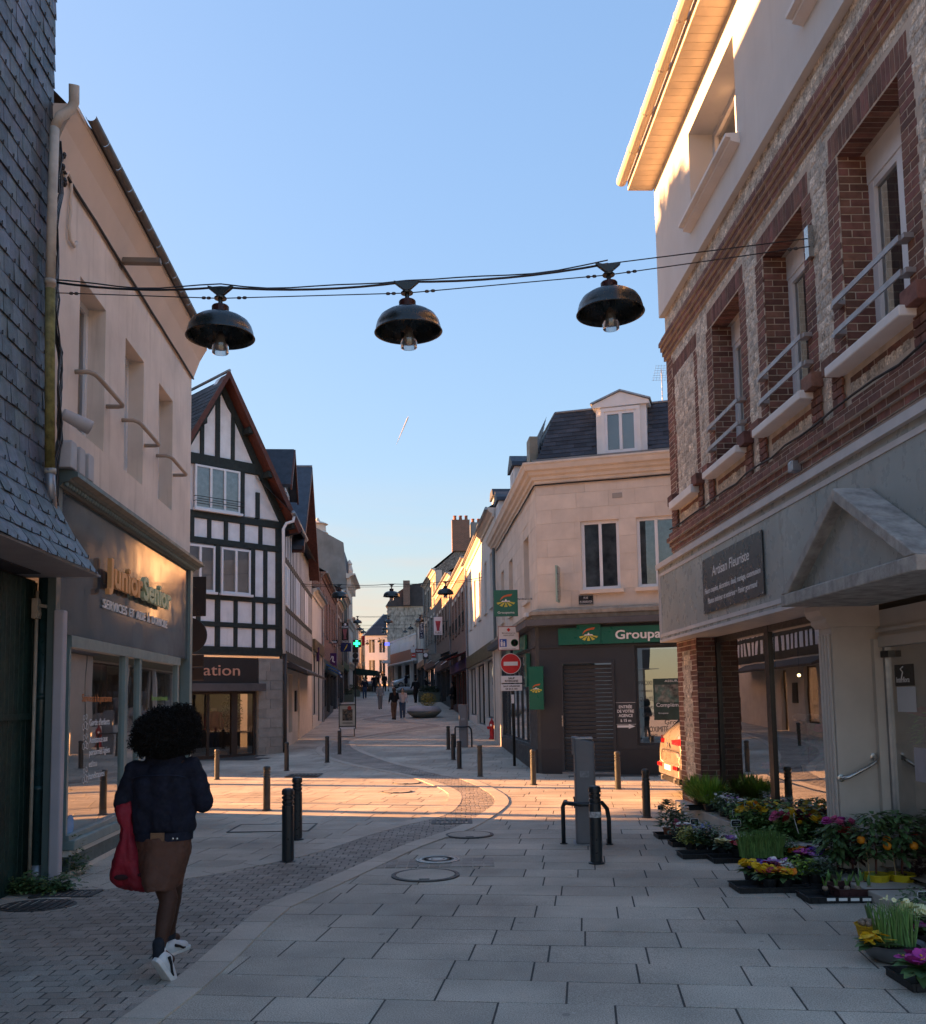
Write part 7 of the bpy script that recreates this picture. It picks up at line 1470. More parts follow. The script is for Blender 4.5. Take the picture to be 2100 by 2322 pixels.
# ================================================================ PEOPLE
skin_l = PM('light_skin', (.45, .28, .2), .55, var=.06, scale=20); skin_d = PM('dark_skin', (.055, .026, .017), .65, var=.2, scale=15, spec=.2)
cloth_black = PM('black_cloth', (.012, .012, .014), .9, var=.2, scale=20); navy = PM('navy_cloth', (.012, .015, .03), .9, var=.2, scale=20); denim_b = PM('blue_denim', (.035, .06, .11), .9, var=.2, scale=30); grey_c = PM('grey_cloth', (.18, .17, .17), .9, var=.15, scale=20); brownc = PM('brown_cloth', (.12, .07, .05), .9, var=.2, scale=15); lightc = PM('pale_top', (.42, .38, .38), .9, var=.12, scale=15); shoe_w = PM('white_shoe', (.5, .5, .5), .6, var=.1); hair_b = PM('dark_hair', (.012, .009, .007), .6, var=.3, scale=60); hair_br = PM('brown_hair', (.06, .03, .015), .6, var=.3, scale=60)
def stripes(name):
    m, t, o = nodes(name); N = t.nodes.new; L = t.links.new; tc = N('ShaderNodeTexCoord'); sp = N('ShaderNodeSeparateXYZ'); L(tc.outputs['Object'], sp.inputs[0]); mu = N('ShaderNodeMath'); mu.operation = 'MULTIPLY'; mu.inputs[1].default_value = 15; L(sp.outputs[2], mu.inputs[0]); fr = N('ShaderNodeMath'); fr.operation = 'FRACT'; L(mu.outputs[0], fr.inputs[0]); gt_ = N('ShaderNodeMath'); gt_.operation = 'GREATER_THAN'; gt_.inputs[1].default_value = .55; L(fr.outputs[0], gt_.inputs[0])
    mx = N('ShaderNodeMix'); mx.data_type = 'RGBA'; mx.inputs[6].default_value = (.5, .48, .45, 1); mx.inputs[7].default_value = (.03, .03, .035, 1); L(gt_.outputs[0], mx.inputs[0]); p = N('ShaderNodeBsdfPrincipled'); p.inputs['Roughness'].default_value = .9; L(mx.outputs[2], p.inputs['Base Color']); L(p.outputs[0], o.inputs[0]); return m
striped = stripes('striped_jumper')
def organic(name, caps, m, parent, voxel=.02, smooth=4, balls=()):
    """one continuous surface grown round tapered limbs: each cap is (p0, p1, r0, r1)"""
    mb = MB()
    for p0, p1, r0, r1 in caps:
        p0, p1 = Vector(p0), Vector(p1); k = 4; pts = [p0.lerp(p1, i/k) for i in range(k+1)]; mb.tube(pts, [r0+(r1-r0)*i/k for i in range(k+1)], 12); mb.ball(p0, r0, 12, 8); mb.ball(p1, r1, 12, 8)
    for c, r, s in balls: mb.ball(c, r, 16, 10, s)
    o = mb.obj(name, m, parent, smooth=True)
    r = o.modifiers.new('remesh', 'REMESH'); r.mode = 'VOXEL'; r.voxel_size = voxel; r.use_smooth_shade = True
    if smooth: q = o.modifiers.new('smooth', 'SMOOTH'); q.iterations = smooth; q.factor = .5
    return o
def person(pos, H, rz, label, top, legs, hair=hair_b, skin=skin_l, stride=.25, arm=(.1, .1), bag=None, coat=False, longhair=False, wide=1., shoes=cloth_black, hat=None):
    """built facing -y at the origin, feet on z=0, then turned and set down"""
    t = T('person', label, 'person'); s = H/1.7
    def V(x, y, z): return (x*s*wide if abs(x) > .05 else x*s, y*s, z*s)
    hipz, kz, sh, hd = .88, .48, 1.40, 1.58
    f1, f2 = -stride*.55, stride*.45                          # front (towards -y) and rear foot
    L1 = [V(-.09, 0, hipz), V(-.09, f1*.6-.03, kz), V(-.09, f1, .09)]; L2 = [V(.09, 0, hipz), V(.09, f2*.35-.05, kz), V(.09, f2, .11)]
    a1, a2 = arm
    A1 = [V(-.19, 0, sh-.02), V(-.25, .04-a1*.3, 1.12), V(-.23, -.04-a1, .92+a1*.35)]; A2 = [V(.19, 0, sh-.02), V(.25, .04-a2*.3, 1.12), V(.23, -.04-a2, .92+a2*.35)]
    body = []
    for L_ in (L1, L2): body += [(L_[0], L_[1], .075*s, .052*s), (L_[1], L_[2], .052*s, .036*s)]; ft = Vector(L_[2]); body += [(ft+Vector((0, .04*s, -.05*s)), ft+Vector((0, -.15*s, -.06*s)), .035*s, .028*s)]
    for A_ in (A1, A2):
        body += [(A_[0], A_[1], .05*s, .04*s), (A_[1], A_[2], .04*s, .028*s)]; h = Vector(A_[2]); body += [(h, h+Vector((0, -.03*s, -.07*s)), .03*s, .028*s), (h+Vector((0, -.03*s, -.07*s)), h+Vector((.01*s, -.05*s, -.14*s)), .022*s, .012*s), (h+Vector((0, -.05*s, -.03*s)), h+Vector((0, -.08*s, -.07*s)), .014*s, .01*s)]
    body += [(V(0, 0, .9), V(0, 0, 1.15), .12*s, .13*s), (V(0, 0, 1.15), V(0, -.01, 1.36), .13*s, .12*s), (V(-.15, 0, 1.38), V(.15, 0, 1.38), .06*s, .06*s), (V(0, 0, 1.38), V(0, -.02, 1.52), .055*s, .05*s)]
    bo = organic('body', body, skin, t, .022, 3, [(V(0, -.025, hd), .105*s, (.78, .92, 1.12)), (V(0, -.125, hd-.02), .02*s, (.8, 1, 1.2)), (V(-.085, -.02, hd-.01), .02*s, (.5, 1, 1.4)), (V(.085, -.02, hd-.01), .02*s, (.5, 1, 1.4)), (V(0, -.10, hd-.075), .03*s, (1.2, .6, .6))])
    lg = []
    for L_ in (L1, L2): lg += [(L_[0], L_[1], .098*s, .075*s), (L_[1], Vector(L_[2])+Vector((0, 0, .0)), .075*s, .062*s)]
    organic('trousers', lg+[(V(-.08, 0, .9), V(.08, 0, .9), .105*s, .105*s), (V(0, 0, .88), V(0, 0, 1.0), .13*s, .13*s)], legs, t, .022, 3)
    tp = [(V(0, 0, .98 if not coat else .72), V(0, 0, 1.2), (.15 if not coat else .19)*s, .155*s), (V(0, 0, 1.2), V(0, 0, 1.34), .155*s, .13*s), (V(-.16, 0, 1.38), V(.16, 0, 1.38), .075*s, .075*s)]
    for A_ in (A1, A2): tp += [(A_[0], A_[1], .07*s, .058*s), (A_[1], A_[2], .058*s, .045*s)]
    organic('top', tp, top, t, .022, 3)
    for L_ in (L1, L2): ft = Vector(L_[2]); organic('shoe', [(ft+Vector((0, .05*s, -.055*s)), ft+Vector((0, -.16*s, -.065*s)), .045*s, .036*s)], shoes, t, .018, 2)
    hb = [(V(0, .015, hd+.03), .118*s, (.88, .95, .98))]; hc = []
    if longhair: hc = [(V(0, .05, hd), V(0, .09, 1.32), .10*s, .07*s)]
    organic('hair', hc, hat or hair, t, .02, 2, hb)
    t.rotation_euler = (0, 0, rz); t.location = pos
    return t
P_ = GP
person(P_(894, 1632), 1.66, R(205), 'person with long brown hair and a black top, left of the strolling pair', cloth_black, brownc, hair_br, longhair=True, arm=(.18, .1), stride=.2)
person(P_(913, 1631), 1.62, R(10), 'person in a pale top and blue jeans, right of the strolling pair', lightc, denim_b, hair_b, longhair=True, arm=(.22, .22), stride=.15, shoes=shoe_w)
person(P_(862, 1608), 1.62, R(15), 'person in a striped jumper and grey trousers walking with jackets on the arms', striped, grey_c, hair_b, hat=cloth_black, arm=(.2, .12), stride=.3)
person(P_(827, 1584), 1.74, R(5), 'person in a dark jacket and jeans walking on the left side', navy, denim_b, hair_br, arm=(.25, .0), stride=.2, coat=False)
person(P_(943, 1594), 1.80, R(200), 'person all in black standing behind the concrete bowl', cloth_black, cloth_black, hair_b, arm=(.15, .3), stride=.35)
person(P_(853, 1568), 1.72, R(185), 'person in a black coat and pale blue jeans seen from behind near the bowl planter', cloth_black, denim_b, hair_b, stride=.2, coat=True)
person(P_(848, 1570), 1.74, R(190), 'dark-dressed person walking beside the one in pale blue jeans', navy, navy, hair_b, stride=.3)
scp = P_(872, 1568); person(scp, 1.8, R(180), 'person in black standing with a scooter in mid-street', cloth_black, cloth_black, hair_b, stride=.15, arm=(.1, .3), coat=True)
person(P_(887, 1553), 1.76, R(180), 'left one of two dark figures walking away together', cloth_black, navy, hair_br, stride=.25); person(P_(896, 1556), 1.68, R(180), 'right one of two dark figures walking away together', navy, cloth_black, hair_b, stride=.25)
person(P_(911, 1556), 1.75, R(120), 'dark figure leaning by the terrace tables on the right', cloth_black, navy, hair_br, arm=(.3, .3), stride=.1, coat=True)
person(P_(966, 1578), 1.65, R(60), 'dark-haired figure at the green box planter on the right', cloth_black, grey_c, hair_b, arm=(.35, .35), stride=.1)
person(P_(1027, 1609), 1.70, R(-80), 'figure in a dark jacket half hidden in a shop doorway on the right', cloth_black, brownc, hair_b, stride=.1, coat=True)
person(P_(875, 1548), 1.7, R(20), 'small far figure in a grey coat in the crowd up the street', grey_c, cloth_black, hair_b, coat=True); person(P_(865, 1547), 1.7, R(0), 'small far figure in a brown coat in the crowd up the street', brownc, navy, hair_br, coat=True); person(P_(818, 1551), 1.72, R(90), 'figure standing under the green terrace awning', navy, cloth_black, hair_b)
person(P_(880, 1545), 1.68, R(200), 'small far figure in pale clothes in the crowd up the street', lightc, denim_b, hair_b)
for k, (x, y, h_, rz_, l_, tp_, lg_, hr_) in enumerate(((858, 1556, 1.7, 170, 'figure in a pale coat among the walkers in mid-street', lightc, cloth_black, hair_br), (901, 1549, 1.74, 10, 'figure in a navy coat coming down past the modern block', navy, navy, hair_b), (842, 1549, 1.66, 30, 'figure in a brown coat by the edge of the terrace', brownc, cloth_black, hair_b), (868, 1552, 1.72, 190, 'figure in black walking behind the scooter', cloth_black, denim_b, hair_b), (892, 1546, 1.6, 0, 'small figure in grey near the modern block', grey_c, cloth_black, hair_br), (830, 1556, 1.7, 100, 'dark figure before the terrace screen', cloth_black, navy, hair_b), (921, 1562, 1.7, 250, 'figure in dark clothes by the far terrace table', navy, cloth_black, hair_br))): person(P_(x, y), h_, R(rz_), l_, tp_, lg_, hr_, stride=.22, coat=k % 2 == 0)
# scooter and terrace tables
t = T('kick_scooter', 'small black kick scooter beside the person in mid-street', 'scooter', scp+Vector((.42, -.1, 0))); o = WL[t]; MB().bar(o+Vector((0, -.25, .12)), o+Vector((0, .3, .12)), .12, .03).obj('deck', black_m, t); MB().tube([o+Vector((0, -.3, .12)), o+Vector((0, -.22, .95))], .02, 6).obj('stem', black_m, t); MB().tube([o+Vector((-.2, -.22, .95)), o+Vector((.2, -.22, .95))], .018, 6).obj('handlebar', black_m, t)
for y in (-.33, .33): MB().lathe(o+Vector((-.02, y, .1)), [(.06, 0), (.1, .005), (.1, .035), (.06, .04)], 14, ax=(1, 0, 0)).obj('wheel', crub, t)
for k, (x, y) in enumerate(((915, 1568), (905, 1575))):
    p = GP(x, y); t = T('terrace_table', ('far' if k == 0 else 'near')+' small grey terrace table on the right of the street', 'table', p); MB().lathe(p+Vector((0, 0, .72)), [(.38, 0), (.38, .03), (.001, .03)], 20).obj('table_top', steel, t); MB().tube([p, p+Vector((0, 0, .72))], .03, 8).obj('leg', zinc, t); MB().lathe(p, [(.25, 0), (.22, .02), (.001, .03)], 14).obj('base', zinc, t)
# ================================================================ THE WALKING WOMAN in the foreground
wy = 6.28; wc = AT(372, 1750, wy); WX = wc.x
WM = T('person', 'person with a dark afro, denim jacket and brown skirt walking away', 'person', (WX, wy, 0))
def wp(x, y, Y=wy): return AT(x, y, Y)
jk = PM('dark_denim_jacket', (.0045, .006, .016), .85, var=.35, scale=14, bump=.25, bscale=160); skirt_m = PM('brown_skirt', (.085, .036, .022), .8, var=.15, scale=7, bump=.15, bscale=90)
HC = wp(376, 1668); shL, shR = wp(305, 1745), wp(436, 1738); elL, elR = wp(279, 1832), wp(462, 1822)
haL = elL+Vector((.06, .25, -.06)); haR = elR+Vector((-.08, .27, .05))
hip = wp(370, 1925); hipL, hipR = wp(345, 1925), wp(395, 1925)
knB, anB = wp(383, 2040, 6.12), wp(360, 2158, 5.95); toeB = anB+Vector((.015, .19, -.10))
knF, anF = wp(392, 2045, 6.50), wp(384, 2122, 6.62)
body = [(hipL, knB, .088, .060), (knB, knB.lerp(anB, .35), .057, .058), (knB.lerp(anB, .35), anB, .058, .033), (hipR, knF, .085, .055), (knF, anF, .052, .033), (anF, anF+Vector((0, .16, -.05)), .035, .03), (anB, toeB, .036, .03), (hipL, hipR, .11, .11), (hip, wp(370, 1800, wy+.03), .10, .085), (wp(370, 1800, wy+.03), wp(372, 1745, wy+.02), .085, .085), (shL+Vector((.03, 0, 0)), shR-Vector((.03, 0, 0)), .055, .055), (wp(374, 1745), HC, .05, .05), (shL, elL, .05, .042), (elL, haL, .04, .03), (shR, elR, .05, .042), (elR, haR, .04, .03)]
for h, s in ((haL, 1), (haR, -1)):
    pal = h+Vector((s*.01, .08, .0)); body.append((h, pal, .032, .034))
    for k in range(4): b0 = pal+Vector((s*(.02-.004*k), .015, .025-.017*k)); b1 = b0+Vector((s*.015, .035-.003*k, -.008)); b2 = b1+Vector((s*.03, .004, -.01)); body += [(b0, b1, .0095, .009), (b1, b2, .009, .007)]
    th = h+Vector((s*.02, .04, .02)); body.append((th, th+Vector((s*.035, .03, .012)), .011, .008))
organic('body', body, skin_d, WM, .0095, 5, [(HC, .098, (.80, .95, 1.15)), (HC+Vector((0, .10, -.01)), .018, (.8, 1, 1.3)), (HC+Vector((.08, .01, -.01)), .02, (.5, 1, 1.4)), (HC+Vector((-.08, .01, -.01)), .02, (.5, 1, 1.4)), (HC+Vector((0, .085, -.06)), .024, (1.3, .6, .7))])
# jacket: boxy back, full sleeves, waistband and yoke seam
tz = lambda y: wp(372, y).z
jc = [(wp(336, 1775), wp(406, 1775), .10, .10), (wp(336, 1830), wp(408, 1830), .098, .098), (wp(338, 1875), wp(410, 1872), .095, .095), (wp(320, 1752), wp(424, 1748), .075, .075), (wp(345, 1728), wp(405, 1728), .05, .05), (wp(338, 1775), wp(336, 1875), .11, .10), (wp(402, 1775), wp(410, 1872), .11, .10), (wp(370, 1760), wp(372, 1870), .12, .115)]
jc += [(shL, elL+Vector((.0, 0, .02)), .068, .066), (elL, haL, .062, .045), (shR, elR+Vector((0, 0, .02)), .068, .068), (elR, haR, .062, .045), (wp(350, 1722, wy+.0), wp(398, 1720, wy), .062, .062), (wp(352, 1712, wy+.0), wp(396, 1710, wy), .05, .05)]
jo = organic('jacket', jc, jk, WM, .012, 6)
mb = MB(); n = 28; ring = lambda y, rx, ry, cx: [Vector((wp(cx, y).x+rx*math.cos(2*math.pi*k/n), wy+ry*math.sin(2*math.pi*k/n), wp(cx, y).z)) for k in range(n)]
r1, r2 = ring(1884, .192, .14, 372), ring(1903, .19, .138, 372); mb.add(r1+r2, [(k, (k+1) % n, n+(k+1) % n, n+k) for k in range(n)]); mb.obj('waistband', PM('denim_band', (.006, .008, .019), .85, var=.3, scale=20), WM, smooth=True)
MB().tube([Vector((wp(x, y).x, wy-.148+.06*abs(x-372)/60, wp(x, y).z)) for x, y in ((310, 1762), (330, 1757), (352, 1755), (372, 1754), (395, 1754), (415, 1756), (430, 1760))], .003, 5).obj('yoke_seam', PM('denim_seam', (.012, .016, .035), .8), WM)
f = Fr((wp(373, 1891).x, wy-.142, wp(373, 1891).z), (1, 0)); B('leather_patch', PM('leather_tan', (.16, .085, .045), .6, var=.2, scale=60), WM, f, -.045, .045, -.028, .026, -.004, .003)
mb = MB()
for x in (405, 414): mb.lathe(Vector((wp(x, 1896).x, wy-.118, wp(x, 1896).z)), [(.008, 0), (.008, .006), (.001, .008)], 10, ax=(0, -1, 0))
mb.obj('button', steel, WM)
# skirt: rings that narrow to the knees
def ell(y, x0, x1, ry, cy=wy): a_, b_ = wp(x0, y), wp(x1, y); c_ = (a_+b_)/2; rx = (b_.x-a_.x)/2; return [Vector((c_.x+rx*math.cos(2*math.pi*k/n), cy+ry*math.sin(2*math.pi*k/n)+.012*math.sin(5*2*math.pi*k/n+y*.02), c_.z+.006*math.sin(3*2*math.pi*k/n))) for k in range(n)]
rs = [ell(1898, 311, 431, .135), ell(1925, 314, 430, .15), ell(1950, 320, 426, .175, wy-.01), ell(1975, 327, 420, .20, wy-.03), ell(1996, 338, 414, .215, wy-.04), ell(2004, 343, 411, .215, wy-.045), ell(2006, 345, 409, .205, wy-.045)]
mb = MB(); mb.add([p for r_ in rs for p in r_], [(i*n+k, i*n+(k+1) % n, (i+1)*n+(k+1) % n, (i+1)*n+k) for i in range(len(rs)-1) for k in range(n)]); so = mb.obj('skirt', skirt_m, WM, smooth=True); q = so.modifiers.new('solid', 'SOLIDIFY'); q.thickness = .006; q = so.modifiers.new('sub', 'SUBSURF'); q.levels = 3; q.render_levels = 3
def folds(o_, size, amt, nm):
    tx = bpy.data.textures.new(nm, 'CLOUDS'); tx.noise_scale = size; tx.noise_depth = 2; q_ = o_.modifiers.new('folds', 'DISPLACE'); q_.texture = tx; q_.strength = amt; q_.texture_coords = 'LOCAL'; q_.mid_level = .5
folds(so, .09, .03, 'skirt_folds'); folds(jo, .07, .032, 'jacket_folds')
# socks and trainers
sock = PM('dark_sock', (.012, .016, .024), .9, var=.3, scale=40); shoe = PM('trainer_white', (.55, .55, .56), .55, var=.08, scale=20); sole = PM('trainer_sole', (.62, .6, .58), .6, var=.1, scale=20)
organic('sock', [(anB+Vector((-.002, -.002, .05)), anB, .039, .038), (anB, anB+Vector((.002, .01, -.05)), .038, .045)], sock, WM, .010, 3); organic('sock', [(anF+Vector((0, 0, .07)), anF+Vector((0, 0, -.03)), .044, .046)], sock, WM, .010, 3)
def trainer(heel, toe, nm):
    """low white shoe along heel-toe, with sole, heel tab and side flash"""
    d = (toe-heel).normalized(); up = Vector((0, 0, 1)); up = (up-d*up.dot(d)).normalized(); x = d.cross(up)
    Pq = lambda a, b, c: heel+d*a+x*b+up*c
    up_ = [(Pq(.035, 0, .045), Pq(.10, 0, .05), .042, .044), (Pq(.10, 0, .05), Pq(.2, 0, .03), .044, .036), (Pq(.02, 0, .06), Pq(.06, 0, .075), .038, .038)]
    s = organic(nm, up_, shoe, WM, .008, 4)
    pr = [(0, .030), (.02, .038), (.08, .040), (.16, .046), (.22, .042), (.25, .022), (.258, 0)]; pl = pr+[(a, -b) for a, b in pr[::-1][1:]]+[(-.012, -.015), (-.012, .015)]
    mb = MB(); k = len(pl); mb.add([Pq(a, b, 0) for a, b in pl]+[Pq(a, b*1.04, .028) for a, b in pl], [tuple(range(k))[::-1], tuple(range(k, 2*k))]+[(i, (i+1) % k, k+(i+1) % k, k+i) for i in range(k)]); mb.obj('sole', sole, s, bevel=.004)
    for sg in (-1, 1): mb = MB(); mb.tube([Pq(.03, sg*.043, .075), Pq(.075, sg*.047, .06), Pq(.12, sg*.046, .038), Pq(.15, sg*.044, .034)], [.011, .009, .008, .005], 6); mb.obj('side_flash', cloth_black, s)
    mb = MB(); mb.tube([Pq(-.015, 0, .05), Pq(-.005, 0, .1)], .014, 8); mb.obj('heel_tab', shoe, s)
hb = wp(350, 2180, 5.90); tb_ = GP(358, 2238)+Vector((.02, .10, .01)); trainer(hb+Vector((0, 0, -.005)), tb_, 'trainer')
hf = GP(383, 2171); trainer(Vector((hf.x-.01, hf.y, .0)), Vector((hf.x+.06, hf.y+.25, .0)), 'trainer')
# afro hair: curls all round a soft core, with a puff up on the right
mb = MB(); mb.ball(HC+Vector((0, .0, -.01)), .172, 24, 16, (1.12, 1.0, .92)); mb.ball(wp(410, 1640), .085, 16, 10)
core = mb.obj('hair', PM('afro_hair', (.004, .0035, .003), .75, var=.3, scale=60, spec=.25), WM, smooth=True)
r_ = random.Random(5); mb = MB()
cl = [(HC, (.212, .19, .168), 3400), (wp(411, 1637), (.105, .1, .1), 800)]
for c_, ax_, cnt in cl:
    for _ in range(cnt):
        d = Vector((r_.gauss(0, 1), r_.gauss(0, 1), r_.gauss(0, 1))).normalized(); p0 = c_+Vector((d.x*ax_[0], d.y*ax_[1], d.z*ax_[2]))*r_.uniform(.78, 1.0)*(1+.16*noise.noise(d*2.3))
        if c_ is HC and d.z < -.75: continue
        t1 = d.orthogonal().normalized(); t2 = d.cross(t1); ph = r_.uniform(0, 6.3); rad = r_.uniform(.006, .013); pts = []
        for k in range(7): a_ = ph+k*1.5; pts.append(p0+d*(k*.006*r_.uniform(.6, 1.2))+(t1*math.cos(a_)+t2*math.sin(a_))*rad)
        mb.tube(pts, .0026, 3, caps=False)
mb.obj('hair_curls', MT['afro_hair'], WM, kind='stuff')
# red bag over the left arm
BG = T('shoulder_bag', 'large soft red bag hanging from the left arm of the walking person', 'bag', wp(300, 2010, wy-.02)); red = PM('red_bag_cloth', (.19, .006, .016), .7, var=.3, scale=6, bump=.3, bscale=25, bdist=.02)
def bring(y, x0, x1, ry, tw=0): a_, b_ = wp(x0, y, wy-.03), wp(x1, y, wy-.03); c_ = (a_+b_)/2; rx = (b_.x-a_.x)/2; return [Vector((c_.x+rx*math.cos(2*math.pi*k/n)*(1+.05*math.sin(4*2*math.pi*k/n+y*.05)), wy-.03+ry*math.sin(2*math.pi*k/n)*(1+.12*math.sin(6*2*math.pi*k/n+y*.03)), c_.z+.008*math.sin(4*math.pi*k/n+y))) for k in range(n)]
rs = [bring(1818, 268, 300, .03), bring(1838, 262, 303, .05), bring(1860, 268, 304, .06), bring(1885, 276, 306, .065), bring(1920, 268, 318, .085), bring(1955, 256, 332, .10), bring(1980, 247, 345, .11), bring(1998, 252, 350, .105), bring(2010, 272, 346, .085), bring(2016, 292, 332, .04)]
mb = MB(); mb.add([p for r__ in rs for p in r__], [(i*n+k, i*n+(k+1) % n, (i+1)*n+(k+1) % n, (i+1)*n+k) for i in range(len(rs)-1) for k in range(n)]+[tuple(range(n)), tuple(range((len(rs)-1)*n, len(rs)*n))[::-1]]); bo = mb.obj('pouch', red, BG, smooth=True); q = bo.modifiers.new('sub', 'SUBSURF'); q.levels = 2; q.render_levels = 2; folds(bo, .08, .045, 'bag_folds')
for x0, x1, y in ((258, 290, 1990), (312, 338, 1984)):
    a_, b_ = wp(x0, y, wy-.146), wp(x1, y, wy-.146); mb = MB(); mb.ball((a_+b_)/2, (b_.x-a_.x)/2, 14, 8, (1, .12, .42)); mb.obj('dark_patch', PM('dark_red_patch', (.02, .003, .005), .8), BG, smooth=True)
MB().tube([wp(272, 1822), elL+Vector((.0, .03, .04)), elL+Vector((.03, .08, .05)), wp(298, 1825, wy+.08)], .015, 8).obj('handle', red, BG, smooth=True)
# ================================================================ FLOWERS IN FRONT OF THE FLORIST
tray_m = PM('black_tray', (.012, .013, .015), .5, var=.3, scale=20, spec=.4); soil_m = PM('potting_soil', (.03, .022, .017), .95, var=.4, scale=40, bump=.6, bscale=90)
leafs = [PM('leaf_a', (.11, .2, .05), .5, var=.25, scale=20, rand=.35, hue=.02), PM('leaf_b', (.07, .125, .045), .5, var=.25, scale=20, rand=.4, hue=.02), PM('leaf_c', (.2, .32, .04), .5, var=.2, scale=20, rand=.3, hue=.02), PM('leaf_d', (.10, .14, .09), .55, var=.25, scale=20, rand=.35), PM('leaf_yellowish', (.36, .36, .08), .5, var=.2, rand=.25), PM('leaf_dark_red', (.05, .02, .02), .5, var=.3, rand=.4)]
fcol = {'yellow': (.72, .45, .02), 'purple': (.13, .05, .34), 'white': (.68, .66, .64), 'red': (.30, .012, .02), 'pink': (.52, .10, .22), 'lilac': (.42, .20, .50), 'orange': (.72, .20, .01), 'magenta': (.42, .04, .26), 'cream': (.70, .66, .36), 'plum': (.08, .01, .05), 'blue': (.16, .2, .42)}
fm = {k: PM('petal_'+k, v, .6, var=.12, scale=60, rand=.12) for k, v in fcol.items()}; eye_m = PM('flower_eye', (.6, .3, .03), .6)
_fh = {}
def flower_mesh(kind, col):
    if (kind, col) in _fh: return _fh[(kind, col)]
    vs, fs = [], []; mi = []
    def petal(a, r, w, lift, z=0.):
        i = len(vs); ca, sa = math.cos(a), math.sin(a)
        for rr, ww, zz in ((.1, .25, 0), (.55, 1., .5), (.85, .95, .9), (1., .35, .75)):
            for s in (-1, 1): x, y = r*rr, s*w*ww/2; vs.append((x*ca-y*sa, x*sa+y*ca, z+lift*zz))
        for k in range(3): fs.append((i+2*k, i+2*k+2, i+2*k+3, i+2*k+1)); mi.append(0)
    n, layers = {'primrose': (5, 1), 'pansy': (5, 1), 'ranunculus': (8, 3), 'daisy': (9, 1)}[kind]
    for l in range(layers):
        for k in range(n): petal(2*math.pi*(k+.5*(l % 2))/n, 1-.22*l, .95 if kind != 'daisy' else .45, .12+.32*l, .12*l)
    i = len(vs); vs += [(.17*math.cos(2*math.pi*k/8), .17*math.sin(2*math.pi*k/8), .12+.3*(layers-1)) for k in range(8)]+[(0, 0, .2+.3*(layers-1))]
    for k in range(8): fs.append((i+k, i+(k+1) % 8, i+8)); mi.append(1)
    me = bpy.data.meshes.new('flower'); me.from_pydata(vs, [], fs); me.materials.append(fm[col]); me.materials.append(eye_m if layers == 1 else fm[col])
    me.polygons.foreach_set('material_index', mi); me.update(); _fh[(kind, col)] = me; return me
fr_r = random.Random(31)
def tray(px, py, w, d, label, h=.045, z=0., m=tray_m, rot=0.):
    p = GP(px, py); p.y += d/2; p.z = z; t = T('plant_tray', label, 'tray', p); f = Fr(p, (math.cos(rot), math.sin(rot)))
    mb = MB(); mb.box(f, -w/2, w/2, 0, .012, -d/2, d/2)
    for a, b, c, e in ((-w/2, -w/2+.012, -d/2, d/2), (w/2-.012, w/2, -d/2, d/2), (-w/2+.012, w/2-.012, -d/2, -d/2+.012), (-w/2+.012, w/2-.012, d/2-.012, d/2)): mb.box(f, a, b, .012, h, c, e)
    for k in range(int(w/.06)): mb.box(f, -w/2+.02+k*.06, -w/2+.03+k*.06, .0, h*.8, d/2, d/2+.006)
    mb.box(f, -w/2-.008, w/2+.008, h, h+.006, d/2-.004, d/2+.012); mb.box(f, -w/2-.008, w/2+.008, h, h+.006, -d/2-.012, -d/2+.004); mb.box(f, w/2-.004, w/2+.012, h, h+.0055, -d/2, d/2); mb.box(f, -w/2-.012, -w/2+.004, h, h+.0055, -d/2, d/2)
    mb.obj('shell', m, t)
    return t, f
def leafblade(mb, base, d, L, w, bend=.4):
    d = d.normalized(); s = d.cross(Vector((0, 0, 1))); s = s.normalized() if s.length > .01 else Vector((1, 0, 0)); up = s.cross(d); v = []
    for t_, ww in ((0, .25), (.35, .9), (.7, 1.), (1., .08)):
        c = base+d*(L*t_)-Vector((0, 0, bend*L*t_*t_*.5)); v += [c-s*w*ww/2+up*.1*w*(1 if ww > .5 else 0), c, c+s*w*ww/2+up*.1*w*(1 if ww > .5 else 0)]
    mb.add(v, [(3*i+k, 3*i+3+k, 3*i+4+k, 3*i+1+k) for i in range(3) for k in range(2)])
